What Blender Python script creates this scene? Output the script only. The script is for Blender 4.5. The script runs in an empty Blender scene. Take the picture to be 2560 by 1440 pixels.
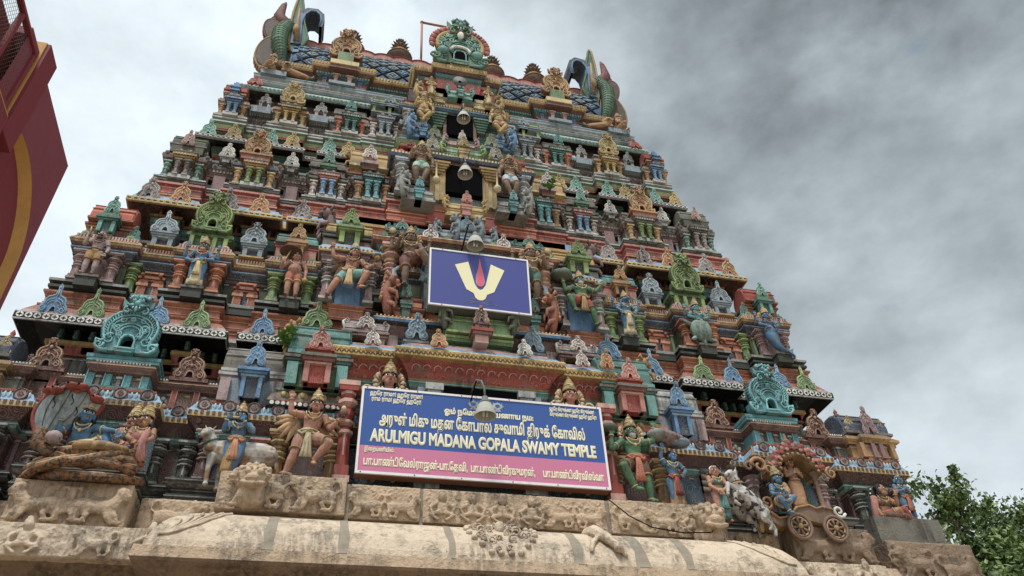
import bpy, bmesh, math, random
from math import sin, cos, pi, radians, sqrt, atan2
from mathutils import Vector, Matrix, Euler, noise as mnoise
sc = bpy.context.scene
# ---------------------------------------------------------------- camera, sky, sun, exposure
cam = bpy.data.cameras.new('camera'); camo = bpy.data.objects.new('camera', cam)
sc.collection.objects.link(camo); sc.camera = camo
cam.sensor_width = 36; cam.lens = 27.497; cam.clip_end = 2000
camo.location = (-3.1, 0, 1.6)
YAW, PITCH, ROLL = radians(15.701), radians(39.351), radians(3.170)
_f = Vector((sin(YAW)*cos(PITCH), cos(YAW)*cos(PITCH), sin(PITCH)))
_r = Vector((cos(YAW), -sin(YAW), 0)); _d = -_r.cross(_f)
_r2 = _r*cos(ROLL) + _d*sin(ROLL); _d2 = -_r*sin(ROLL) + _d*cos(ROLL)
camo.rotation_euler = Matrix((_r2, -_d2, -_f)).transposed().to_euler()
sc.view_settings.view_transform = 'Standard'; sc.view_settings.look = 'None'
sc.view_settings.exposure = 0.42; sc.view_settings.gamma = 1

SUN_EL, SUN_AZ = radians(66), radians(208)      # azimuth measured clockwise from +y: behind the camera, to the left
wd = bpy.data.worlds.new('World'); sc.world = wd; wd.use_nodes = True
nt = wd.node_tree; N = nt.nodes; L = nt.links
bg = N['Background']; bg.inputs['Strength'].default_value = 0.1
sky = N.new('ShaderNodeTexSky'); sky.sky_type = 'NISHITA'; sky.sun_disc = False
sky.sun_elevation = SUN_EL; sky.sun_rotation = SUN_AZ
tc = N.new('ShaderNodeTexCoord')
def wnode(t, **kw):
    n = N.new(t)
    for k, v in kw.items(): setattr(n, k, v)
    return n
def wmath(op, a, b=None, c=None, clamp=False):
    n = wnode('ShaderNodeMath', operation=op, use_clamp=clamp)
    for i, v in enumerate((a, b, c)):
        if v is None: continue
        if isinstance(v, (int, float)): n.inputs[i].default_value = v
        else: L.new(v, n.inputs[i])
    return n.outputs[0]
def wnoise(scale, detail, rough, off, stretch=(1, 1, 1.7)):
    mp = wnode('ShaderNodeMapping'); mp.inputs['Scale'].default_value = stretch; mp.inputs['Location'].default_value = off
    L.new(tc.outputs['Generated'], mp.inputs['Vector'])
    n = wnode('ShaderNodeTexNoise'); n.inputs['Scale'].default_value = scale; n.inputs['Detail'].default_value = detail; n.inputs['Roughness'].default_value = rough
    L.new(mp.outputs[0], n.inputs['Vector']); return n
n_big = wnoise(2.6, 9, .55, (3.1, 1.2, .3)); n_mid = wnoise(6.5, 8, .55, (.4, 7.7, 2.1)); n_fine = wnoise(15, 6, .6, (2.4, 5.7, 1.1)); n_blue = wnoise(5.5, 7, .6, (9.1, 2.2, 5.0))
warp = wnode('ShaderNodeVectorMath', operation='MULTIPLY_ADD'); L.new(n_big.outputs['Color'], warp.inputs[0])
warp.inputs[1].default_value = (.5, .5, .5); L.new(tc.outputs['Generated'], warp.inputs[2])
wsub = wnode('ShaderNodeVectorMath', operation='SUBTRACT'); L.new(warp.outputs[0], wsub.inputs[0]); wsub.inputs[1].default_value = (.25, .25, .25)
def blob(d, lo, hi):      # a soft bank of cloud around one compass direction
    dn = wnode('ShaderNodeVectorMath', operation='DOT_PRODUCT'); L.new(wsub.outputs[0], dn.inputs[0]); dn.inputs[1].default_value = Vector(d).normalized()
    mr = wnode('ShaderNodeMapRange', interpolation_type='SMOOTHSTEP'); L.new(dn.outputs['Value'], mr.inputs[0])
    mr.inputs[1].default_value = lo; mr.inputs[2].default_value = hi; return mr.outputs[0]
CLOUDS = [((.46, .38, .64), .82, 1.04, -2.2), ((.66, .33, .72), .78, 1.0, -1.3), ((.66, .60, .42), .88, 1.02, 2.6), ((-.20, .60, .76), .80, 1.02, 2.4), ((.18, .55, .85), .86, 1.02, 1.0),
          ((-.3, -.75, .6), .1, .95, 3.0), ((-.1, -.1, 1), .88, 1.0, 3.0)]  # last two: bright banks added out of view to light the tower
v = wmath('MULTIPLY_ADD', n_mid.outputs['Fac'], 3.8, 2.9)
v = wmath('MULTIPLY_ADD', n_fine.outputs['Fac'], 1.4, wmath('SUBTRACT', v, .7))
for d, lo, hi, amt in CLOUDS: v = wmath('MULTIPLY_ADD', blob(d, lo, hi), amt, v)
v = wmath('MAXIMUM', v, .9)
tint = wnode('ShaderNodeMix', data_type='RGBA'); vv = wmath('DIVIDE', v, 8.5, clamp=True)
L.new(vv, tint.inputs['Factor']); tint.inputs['A'].default_value = (.80, .95, 1.04, 1); tint.inputs['B'].default_value = (.90, .99, 1.05, 1)
cl = wnode('ShaderNodeVectorMath', operation='SCALE'); L.new(tint.outputs['Result'], cl.inputs[0]); L.new(v, cl.inputs['Scale'])
thin = wnode('ShaderNodeMapRange', interpolation_type='SMOOTHSTEP'); L.new(wmath('ADD', n_blue.outputs['Fac'], wmath('MULTIPLY', wmath('ADD', blob((-.15,.58,.80), .955, 1.0), blob((.67,.50,.55), .97, 1.0)), .12)), thin.inputs[0])
thin.inputs[1].default_value = .68; thin.inputs[2].default_value = .86; thin.inputs[3].default_value = 1; thin.inputs[4].default_value = .5
mx = wnode('ShaderNodeMix', data_type='RGBA'); L.new(thin.outputs[0], mx.inputs['Factor']); L.new(sky.outputs[0], mx.inputs['A']); L.new(cl.outputs[0], mx.inputs['B'])
L.new(mx.outputs['Result'], bg.inputs['Color'])
sun = bpy.data.lights.new('sun', 'SUN'); sun.energy = 2.5; sun.angle = radians(11); sun.color = (1, .965, .91)
suno = bpy.data.objects.new('sun', sun); sc.collection.objects.link(suno)
suno.rotation_euler = Vector((-sin(SUN_AZ)*cos(SUN_EL), -cos(SUN_AZ)*cos(SUN_EL), -sin(SUN_EL))).to_track_quat('-Z', 'Y').to_euler()
suno.location = (-20, -30, 50)

# ---------------------------------------------------------------- materials
def lin(c): return tuple(((x/255)/12.92 if x/255 <= .04045 else ((x/255+.055)/1.055)**2.4) for x in c)
def make_weather():
    g = bpy.data.node_groups.new('weathered', 'ShaderNodeTree')
    g.interface.new_socket('Color', in_out='INPUT', socket_type='NodeSocketColor')
    for nm, dv in (('Wear', .5), ('Peel', .5), ('Bump', .25), ('Ornament', 0)):
        s = g.interface.new_socket(nm, in_out='INPUT', socket_type='NodeSocketFloat'); s.default_value = dv
    g.interface.new_socket('Color', in_out='OUTPUT', socket_type='NodeSocketColor')
    g.interface.new_socket('Normal', in_out='OUTPUT', socket_type='NodeSocketVector')
    n = g.nodes; l = g.links; gi = n.new('NodeGroupInput'); go = n.new('NodeGroupOutput'); geo = n.new('ShaderNodeNewGeometry')
    def noise(scale, det, rough, st=None):
        t = n.new('ShaderNodeTexNoise'); t.inputs['Scale'].default_value = scale; t.inputs['Detail'].default_value = det; t.inputs['Roughness'].default_value = rough
        if st:
            m = n.new('ShaderNodeMapping'); m.inputs['Scale'].default_value = st; m.inputs['Location'].default_value = (scale, 3.3, 7.1); l.new(geo.outputs['Position'], m.inputs[0]); l.new(m.outputs[0], t.inputs['Vector'])
        else: l.new(geo.outputs['Position'], t.inputs['Vector'])
        return t.outputs['Fac']
    def mr(x, a, b, c=0, d=1):
        m = n.new('ShaderNodeMapRange'); l.new(x, m.inputs[0])
        for i, q in enumerate((a, b, c, d)): m.inputs[i+1].default_value = q
        return m.outputs[0]
    def mul(a, b):
        m = n.new('ShaderNodeMath'); m.operation = 'MULTIPLY'; l.new(a, m.inputs[0])
        if isinstance(b, (int, float)): m.inputs[1].default_value = b
        else: l.new(b, m.inputs[1])
        return m.outputs[0]
    def mix(f, a, b):
        m = n.new('ShaderNodeMix'); m.data_type = 'RGBA'; l.new(f, m.inputs['Factor'])
        for s, q in (('A', a), ('B', b)):
            if isinstance(q, tuple): m.inputs[s].default_value = q + (1,)
            else: l.new(q, m.inputs[s])
        return m.outputs['Result']
    big = noise(1.0, 8, .66); fine = noise(19, 4, .6); streak = noise(2.6, 7, .68, (3.6, 3.6, .35)); pe = noise(3.1, 7, .68, (1, 1, 1.3))
    vo = n.new('ShaderNodeTexVoronoi'); vo.inputs['Scale'].default_value = 5.5; l.new(geo.outputs['Position'], vo.inputs['Vector'])
    sn = n.new('ShaderNodeMath'); sn.operation = 'SINE'; l.new(mul(vo.outputs['Distance'], 38.0), sn.inputs[0])
    c0 = mix(mul(mr(sn.outputs[0], .35, .75), gi.outputs['Ornament']), gi.outputs['Color'], (.62, .58, .46))   # brushed scroll lines
    c = mix(mul(mr(fine, .3, .72, 0, .30), gi.outputs['Wear']), c0, (.26, .235, .195))          # dust and sun-bleaching
    pm = mul(mr(pe, .57, .62), gi.outputs['Peel']); c = mix(pm, c, (.20, .175, .14))  # flaked paint, cement below
    sp = mul(mr(fine, .64, .70), gi.outputs['Wear']); c = mix(sp, c, (.022, .02, .018))
    so = mul(mul(mr(big, .42, .58), mr(streak, .40, .56)), gi.outputs['Wear']); c = mix(so, c, (.028, .025, .021))
    l.new(c, go.inputs['Color'])
    b = n.new('ShaderNodeBump'); b.inputs['Distance'].default_value = .03; l.new(gi.outputs['Bump'], b.inputs['Strength'])
    ad = n.new('ShaderNodeMath'); ad.operation = 'SUBTRACT'; l.new(fine, ad.inputs[0]); l.new(pm, ad.inputs[1]); l.new(ad.outputs[0], b.inputs['Height']); l.new(b.outputs[0], go.inputs['Normal'])
    return g
WEATHER = make_weather()
COL = {}
for row in '''white 226 224 214|hoodpale 176 196 200|cream 224 206 160|bead 214 214 204|black 26 27 28|soffit 24 26 30|dark 12 12 14|dkgreen 38 58 50|grnblack 46 56 52|green 72 126 88|green2 110 146 88|lime 146 176 96
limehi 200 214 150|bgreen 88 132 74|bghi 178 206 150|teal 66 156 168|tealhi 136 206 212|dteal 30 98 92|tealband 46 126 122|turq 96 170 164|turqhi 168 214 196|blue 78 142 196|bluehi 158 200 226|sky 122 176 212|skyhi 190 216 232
dblue 34 62 98|navy 26 40 66|niche 22 66 92|grey 148 152 150|greyhi 196 198 194|bgrey 134 156 172|bgreyhi 188 204 212|stonegrey 122 118 108|wallgrey 112 110 98|olive 104 108 84|dolive 78 86 66
brown 112 56 44|brownhi 206 164 136|maroon 92 40 42|dmaroon 64 32 36|red 176 54 44|dred 128 36 34|orange 198 98 62|orange2 162 78 50|orangehi 222 150 110|vermil 206 84 56|tan 190 138 86|tanhi 218 182 130|skin 192 140 104|skinpink 208 146 120
ochre 176 132 62|gold 196 158 84|goldhi 226 204 146|yellow 206 170 84|pink 206 128 118|pinkhi 232 182 168|mauve 142 104 108|mauvehi 186 160 160|purple 112 72 84|plum 84 48 58|skblue 80 134 174|skgreen 86 142 98|dkskin 142 112 90
stone 204 184 158|stone2 188 162 132|stone3 156 130 104|mortar 164 152 132|hair 30 26 26|redcloth 176 70 58|wood 104 70 48|brownlobe 92 76 66|segment 84 128 100|kalasa 112 78 64|flame 122 46 48
signblue 42 82 152|signnavy 62 70 140|signpink 196 112 146|lettering 226 220 188|namam 226 220 176|tilak 214 88 118|frame 224 222 224|tin 150 96 72|greymetal 120 124 122|lampglass 168 168 158|pipe 176 112 88|bird 38 36 38
wallred 122 38 50|wallmauve 128 56 70|wallyel 190 142 68|mesh 92 84 76'''.replace('\n', '|').split('|'):
    k, r, g_, b_ = row.split(); COL[k] = (int(r), int(g_), int(b_))
MATS = {}
ORN = {k: .2 for k in 'green green2 bgreen dkgreen teal dteal tealband turq blue sky dblue navy niche bgrey grey wallgrey brown maroon red dred orange orange2 vermil tan ochre gold yellow pink mauve purple plum lime'.split()}
CLEAN = ('signblue','signnavy','signpink','lettering','namam','tilak','frame','white','stone','stone2','lampglass','wallred','wallmauve','wallyel')
WEAR = dict(stone=(.55, .35, .9), stone2=(.6, .4, .9), stone3=(.6, .4, 1), mortar=(.3, .1, .5), stonegrey=(.75, .5, .5), wallgrey=(.6, .6, .5), black=(0, .2, .2), dark=(0, 0, 0), hair=(0, .2, .2), frame=(.12, 0, 0), signblue=(0, 0, 0),
  signnavy=(0, 0, 0), signpink=(0, 0, 0), lettering=(.1, 0, 0), namam=(.0, 0, 0), tilak=(0, 0, 0), tin=(.4, .1, .05), wallred=(.12, 0, .08), wallmauve=(.1, 0, .1), wallyel=(.15, 0, .08), lampglass=(.1, 0, 0), greymetal=(.3, 0, .05), bird=(0, 0, .1),
  brownlobe=(.4, .2, .5), mauvehi=(.9, .6, .4), greyhi=(.8, .4, .3), white=(.5, .4, .2), pipe=(.2, 0, .05), segment=(.6, .3, .3))
def mat(k):
    if k in MATS: return MATS[k]
    m = bpy.data.materials.new(k); m.use_nodes = True; t = m.node_tree; p = t.nodes['Principled BSDF']
    if k == 'dark': p.inputs['Base Color'].default_value = (.006, .006, .007, 1); p.inputs['Roughness'].default_value = 1; p.inputs['Specular IOR Level'].default_value = 0; MATS[k] = m; return m  # flat black without sheen; stands in for shade inside doorways and openings
    if k == 'cowhide' or k == 'scales': base = COL['white' if k == 'cowhide' else 'tan']
    else: base = COL[k]
    g = t.nodes.new('ShaderNodeGroup'); g.node_tree = WEATHER
    w, pe, bu = WEAR.get(k, (.55, .42, .3))
    g.inputs['Ornament'].default_value = ORN.get(k, 0); g.inputs['Wear'].default_value = w; g.inputs['Peel'].default_value = pe; g.inputs['Bump'].default_value = bu
    sc_ = .95 if k in CLEAN else .69
    L_ = lin(base); gy = sum(L_)/3; g.inputs['Color'].default_value = tuple((q*.90+gy*.10)*sc_ for q in L_) + (1,)
    t.links.new(g.outputs['Color'], p.inputs['Base Color'])
    if bu > 0: t.links.new(g.outputs['Normal'], p.inputs['Normal'])
    p.inputs['Roughness'].default_value = .72; p.inputs['Specular IOR Level'].default_value = .3
    if k in ('signblue', 'signnavy', 'signpink', 'lettering', 'namam', 'tilak', 'frame'): p.inputs['Roughness'].default_value = .4
    MATS[k] = m; return m
def spotted(k, base, spot, scale, lo, hi):
    m = mat(k) if k in COL else None
    COL[k] = base; m = mat(k); t = m.node_tree; g = [n for n in t.nodes if n.type == 'GROUP'][0]
    no = t.nodes.new('ShaderNodeTexNoise'); no.inputs['Scale'].default_value = scale; no.inputs['Detail'].default_value = 2
    ge = t.nodes.new('ShaderNodeNewGeometry'); t.links.new(ge.outputs['Position'], no.inputs['Vector'])
    mr = t.nodes.new('ShaderNodeMapRange'); t.links.new(no.outputs['Fac'], mr.inputs[0]); mr.inputs[1].default_value = lo; mr.inputs[2].default_value = hi
    mxx = t.nodes.new('ShaderNodeMix'); mxx.data_type = 'RGBA'; t.links.new(mr.outputs[0], mxx.inputs['Factor'])
    mxx.inputs['A'].default_value = tuple(q*.75 for q in lin(base))+(1,); mxx.inputs['B'].default_value = lin(spot)+(1,); t.links.new(mxx.outputs['Result'], g.inputs['Color'])
    return k
spotted('piebald', (208, 204, 200), (44, 40, 40), 8.5, .55, .6)
spotted('cowhair', (206, 200, 190), (150, 118, 86), 4.5, .52, .6)
spotted('snakeskin', (150, 104, 62), (40, 28, 22), 19, .5, .56)
spotted('shellgreen', (142, 168, 156), (96, 116, 108), 14, .57, .6)

# ---------------------------------------------------------------- mesh builder
SPLIT = {'carved_crest','niche_panel','mortar_joint','carved_scroll','side_curls','hem','wall_niche','pedestal','ledge','rosette','sash_ends','bracket','curl','jewellery','stucco_relief'}
class MB:
    def __init__(s): s.v = []; s.f = []; s.m = []; s.s = []; s.mk = []; s.xf = None
    def mi(s, k):
        if k not in s.mk: s.mk.append(k)
        return s.mk.index(k)
    def add(s, vs, fs, k, smooth=False):
        b = len(s.v); i = s.mi(k)
        if s.xf is not None: vs = [s.xf @ Vector(q) for q in vs]
        s.v += [tuple(q) for q in vs]
        for f in fs: s.f.append(tuple(b+j for j in f)); s.m.append(i); s.s.append(smooth)
    def merge(s, o, M=None, remap=None):
        b = len(s.v); s.v += [tuple(M @ Vector(q)) for q in o.v] if M is not None else list(o.v)
        for f, mi_, sm in zip(o.f, o.m, o.s):
            k = o.mk[mi_]; k = remap.get(k, k) if remap else k
            s.f.append(tuple(b+j for j in f)); s.m.append(s.mi(k)); s.s.append(sm)
    def box(s, x0, x1, y0, y1, z0, z1, k):
        s.add([(x0,y0,z0),(x1,y0,z0),(x1,y1,z0),(x0,y1,z0),(x0,y0,z1),(x1,y0,z1),(x1,y1,z1),(x0,y1,z1)],
              [(0,3,2,1),(4,5,6,7),(0,1,5,4),(1,2,6,5),(2,3,7,6),(3,0,4,7)], k)
    def cbox(s, x, y, z0, w, d, h, k, taper=1.0):
        a, b = w/2, d/2; c, e = a*taper, b*taper
        s.add([(x-a,y-b,z0),(x+a,y-b,z0),(x+a,y+b,z0),(x-a,y+b,z0),(x-c,y-e,z0+h),(x+c,y-e,z0+h),(x+c,y+e,z0+h),(x-c,y+e,z0+h)],
              [(0,3,2,1),(4,5,6,7),(0,1,5,4),(1,2,6,5),(2,3,7,6),(3,0,4,7)], k)
    def prism(s, poly, y0, y1, k, kb=None):      # polygon in x,z pushed along y (front at y0)
        n = len(poly)
        s.add([(x,y0,z) for x,z in poly]+[(x,y1,z) for x,z in poly], [tuple(range(n)), tuple(range(2*n-1,n-1,-1))], k)
        s.add([(x,y0,z) for x,z in poly]+[(x,y1,z) for x,z in poly], [(i,i+n,(i+1)%n+n,(i+1)%n) for i in range(n)], kb or k)
    def lathe(s, prof, k, c=(0,0,0), n=12, smooth=True, sx=1, sy=1, rot=0):
        vs = []; fs = []
        for r, z in prof:
            for i in range(n): a = 2*pi*(i+rot)/n; vs.append((c[0]+r*cos(a)*sx, c[1]+r*sin(a)*sy, c[2]+z))
        for j in range(len(prof)-1):
            for i in range(n): fs.append((j*n+i, j*n+(i+1)%n, (j+1)*n+(i+1)%n, (j+1)*n+i))
        fs.append(tuple(range(n-1,-1,-1))); fs.append(tuple((len(prof)-1)*n+i for i in range(n)))
        s.add(vs, fs, k, smooth)
    def lathe2(s, prof, c=(0,0,0), n=12, smooth=True, rot=0):   # profile entries carry their own colour
        for (a, b) in zip(prof, prof[1:]):
            vs = []
            for r, z in ((a[0],a[1]),(b[0],b[1])):
                for i in range(n): t = 2*pi*(i+rot)/n; vs.append((c[0]+r*cos(t), c[1]+r*sin(t), c[2]+z))
            s.add(vs, [(i,(i+1)%n,n+(i+1)%n,n+i) for i in range(n)], b[2], smooth)
        r, z = prof[-1][:2]; s.add([(c[0]+r*cos(2*pi*(i+rot)/n), c[1]+r*sin(2*pi*(i+rot)/n), c[2]+z) for i in range(n)], [tuple(range(n))], prof[-1][2])
    def ball(s, c, r, k, n=8, m=5, R=None):
        if isinstance(r, (int, float)): r = (r, r, r)
        vs = []; fs = []
        pts = [(0,0,1)]
        for j in range(1, m):
            p = pi*j/m
            for i in range(n): a = 2*pi*i/n; pts.append((sin(p)*cos(a), sin(p)*sin(a), cos(p)))
        pts.append((0,0,-1))
        for q in pts:
            w = Vector((q[0]*r[0], q[1]*r[1], q[2]*r[2]))
            if R is not None: w = R @ w
            vs.append((c[0]+w.x, c[1]+w.y, c[2]+w.z))
        for i in range(n): fs.append((0, 1+i, 1+(i+1)%n))
        for j in range(m-2):
            for i in range(n): a = 1+j*n; fs.append((a+i, a+n+i, a+n+(i+1)%n, a+(i+1)%n))
        a = 1+(m-2)*n; e = len(pts)-1
        for i in range(n): fs.append((a+(i+1)%n, a+i, e))
        s.add(vs, fs, k, True)
    def tube(s, path, rad, k, n=6, round_=False, flat=1.0, closed=False, up=None):
        P = [Vector(p) for p in path]; m = len(P)
        R = [rad]*m if isinstance(rad, (int, float)) else list(rad)
        if round_ and not closed:
            d0 = (P[0]-P[1]).normalized(); d1 = (P[-1]-P[-2]).normalized(); r0, r1 = R[0], R[-1]
            P = [P[0]+d0*r0*.97, P[0]+d0*r0*.7] + P + [P[-1]+d1*r1*.7, P[-1]+d1*r1*.97]
            R = [r0*.25, r0*.71] + R + [r1*.71, r1*.25]; m = len(P)
        vs = []; nrm = None
        for i in range(m):
            if closed: t = (P[(i+1)%m]-P[i-1])
            else: t = P[min(i+1,m-1)]-P[max(i-1,0)]
            if t.length < 1e-9: t = Vector((0,0,1))
            t.normalize()
            if up is not None: a = Vector(up)
            elif nrm is None: a = Vector((0,1,0)) if abs(t.y) < .9 else Vector((1,0,0))
            else: a = nrm
            a = a - t*a.dot(t)
            if a.length < 1e-6: a = t.orthogonal()
            a.normalize(); nrm = a; b = t.cross(a)
            for j in range(n):
                q = 2*pi*j/n; vs.append(P[i] + a*(R[i]*flat*cos(q)) + b*(R[i]*sin(q)))
        fs = []
        for i in range(m if closed else m-1):
            i2 = (i+1) % m
            for j in range(n): fs.append((i*n+j, i*n+(j+1)%n, i2*n+(j+1)%n, i2*n+j))
        if not closed: fs.append(tuple(range(n-1,-1,-1))); fs.append(tuple((m-1)*n+j for j in range(n)))
        s.add(vs, fs, k, True)
    def ring(s, c, r, t, k, axis=(0,0,1), n=14, sn=5, sx=1.0):
        q = Vector(axis).to_track_quat('Z', 'Y').to_matrix()
        s.tube([Vector(c)+q @ Vector((r*cos(2*pi*i/n)*sx, r*sin(2*pi*i/n), 0)) for i in range(n)], t, k, n=sn, closed=True)
    def mesh(s, name):
        me = bpy.data.meshes.new(name); me.from_pydata(s.v, [], s.f)
        for k in s.mk: me.materials.append(mat(k))
        me.polygons.foreach_set('material_index', s.m); me.polygons.foreach_set('use_smooth', s.s)
        bm = bmesh.new(); bm.from_mesh(me); bmesh.ops.recalc_face_normals(bm, faces=bm.faces); bm.to_mesh(me); bm.free(); me.update(); return me
    def build(s, name, parent=None, loc=None):
        if name in SPLIT:
            ps = s.pieces()
            if len(ps) > 1: return [link(name, p.mesh(name), parent, loc) for p in ps][0]
        return link(name, s.mesh(name), parent, loc)
    def pieces(s, gap=.03):      # groups of faces that touch or nearly touch
        par = list(range(len(s.v)))
        def fd(i):
            while par[i] != i: par[i] = par[par[i]]; i = par[i]
            return i
        for f in s.f:
            for j in f[1:]: par[fd(j)] = fd(f[0])
        isl = {}
        for i, f in enumerate(s.f): isl.setdefault(fd(f[0]), []).append(i)
        B = []
        for fs in isl.values():
            P = [s.v[j] for i in fs for j in s.f[i]]; B.append([fs, [min(p[a] for p in P)-gap for a in range(3)], [max(p[a] for p in P)+gap for a in range(3)]])
        ch = True
        while ch:
            ch = False; out = []
            for b in B:
                for o in out:
                    if all(b[1][a] <= o[2][a] and o[1][a] <= b[2][a] for a in range(3)):
                        o[0] += b[0]; o[1] = [min(x, y) for x, y in zip(o[1], b[1])]; o[2] = [max(x, y) for x, y in zip(o[2], b[2])]; ch = True; break
                else: out.append(b)
            B = out
        res = []
        for fs, _, _ in B:
            m = MB(); ix = {}
            for i in fs:
                for j in s.f[i]:
                    if j not in ix: ix[j] = len(m.v); m.v.append(s.v[j])
                m.f.append(tuple(ix[j] for j in s.f[i])); m.m.append(m.mi(s.mk[s.m[i]])); m.s.append(s.s[i])
            res.append(m)
        return res
def link(name, me, parent=None, loc=None, rotz=0, scale=None):
    o = bpy.data.objects.new(name, me); sc.collection.objects.link(o)
    if parent is not None: o.parent = parent
    if loc is not None: o.location = loc
    o.rotation_euler = (0, 0, rotz)
    if scale is not None: o.scale = scale
    return o
def thing(name, label, cat, loc=(0,0,0), rotz=0, group=None, scale=1):
    o = link(name, None, None, loc, rotz, (scale,)*3); return tag(o, label, cat, group)
def tag(o, label, cat, group=None):
    o['label'] = label; o['category'] = cat
    if group: o['group'] = group
    return o
def struct(o): o['kind'] = 'structure'; return o
TEX = {}
def remesh(mb, vox, smooth=2, name='m', mats=None):
    """fuse overlapping solids into one continuous surface"""
    me = bpy.data.meshes.new(name); me.from_pydata(mb.v, [], mb.f); bm = bmesh.new(); bm.from_mesh(me); bmesh.ops.recalc_face_normals(bm, faces=bm.faces); bm.to_mesh(me); bm.free()
    o = bpy.data.objects.new('fusing', me); sc.collection.objects.link(o)
    r = o.modifiers.new('r', 'REMESH'); r.mode = 'VOXEL'; r.voxel_size = vox; r.use_smooth_shade = True
    if smooth: q = o.modifiers.new('s', 'SMOOTH'); q.iterations = smooth; q.factor = .5
    if name.startswith(('carved', 'frieze')):                          # weathered stone is never smooth
        for sz, st in ((.16, .016), (.045, .014)):
            if ('clouds', sz) not in TEX: tx_ = bpy.data.textures.new('clouds', 'CLOUDS'); tx_.noise_scale = sz; tx_.noise_depth = 3; TEX['clouds', sz] = tx_
            d = o.modifiers.new('d', 'DISPLACE'); d.texture = TEX['clouds', sz]; d.strength = st; d.mid_level = .5
    dg = bpy.context.evaluated_depsgraph_get(); out = bpy.data.meshes.new_from_object(o.evaluated_get(dg))
    sc.collection.objects.unlink(o); bpy.data.objects.remove(o); bpy.data.meshes.remove(me)
    out.name = name; out.materials.clear(); out.materials.append(mat(mats or mb.mk[0])); return out
# rectilinear plan with bays, and mouldings swept round it with mitred corners
def plan(bays, yb):
    w = bays[-1][0]; R = []
    for i, (x, y) in enumerate(bays):
        R.append((x, y))
        if i+1 < len(bays) and abs(bays[i+1][1]-y) > 1e-4: R.append((x, bays[i+1][1]))
        elif i+1 < len(bays): R.pop()
    R.append((w, yb)); return [(-x, y) for x, y in reversed(R)] + R
def offset(pl, off):
    n = len(pl); out = []
    for i in range(n):
        a, b, c = pl[i-1], pl[i], pl[(i+1) % n]
        def nr(p, q): dx, dy = q[0]-p[0], q[1]-p[1]; l_ = math.hypot(dx, dy) or 1; return (dy/l_, -dx/l_)
        n1, n2 = nr(a, b), nr(b, c)
        if n1[0]*n2[0]+n1[1]*n2[1] > .9: out.append((b[0]+off*n1[0], b[1]+off*n1[1]))
        else: out.append((b[0]+off*(n1[0]+n2[0]), b[1]+off*(n1[1]+n2[1])))
    return out
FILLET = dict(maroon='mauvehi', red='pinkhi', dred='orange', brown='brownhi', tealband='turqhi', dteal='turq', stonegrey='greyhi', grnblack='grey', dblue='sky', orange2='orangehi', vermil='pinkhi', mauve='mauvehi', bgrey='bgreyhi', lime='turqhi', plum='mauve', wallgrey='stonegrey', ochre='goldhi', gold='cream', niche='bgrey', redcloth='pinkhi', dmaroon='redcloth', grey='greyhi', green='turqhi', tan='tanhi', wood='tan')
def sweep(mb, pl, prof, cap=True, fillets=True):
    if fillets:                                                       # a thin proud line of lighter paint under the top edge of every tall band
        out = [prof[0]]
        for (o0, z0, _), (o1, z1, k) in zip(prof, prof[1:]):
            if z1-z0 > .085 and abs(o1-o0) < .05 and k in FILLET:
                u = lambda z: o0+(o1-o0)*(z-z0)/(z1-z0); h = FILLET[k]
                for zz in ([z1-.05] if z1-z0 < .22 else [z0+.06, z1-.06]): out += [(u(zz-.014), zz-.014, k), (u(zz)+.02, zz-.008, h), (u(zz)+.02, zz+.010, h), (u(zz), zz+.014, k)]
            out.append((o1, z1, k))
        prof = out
    n = len(pl); rings = [offset(pl, p[0]) for p in prof]
    for j in range(len(prof)-1):
        vs = [(x, y, prof[j][1]) for x, y in rings[j]] + [(x, y, prof[j+1][1]) for x, y in rings[j+1]]
        mb.add(vs, [(i, (i+1) % n, n+(i+1) % n, n+i) for i in range(n)], prof[j+1][2])
    if cap: mb.add([(x, y, prof[-1][1]) for x, y in rings[-1]], [tuple(range(n))], prof[-1][2])
def fronts(pl, off):
    r = offset(pl, off); o = []
    for i in range(len(r)-1):
        if abs(r[i][1]-r[i+1][1]) < 1e-5 and r[i+1][0] > r[i][0]+.05: o.append((r[i][0], r[i+1][0], r[i][1]))
    return o
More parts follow.
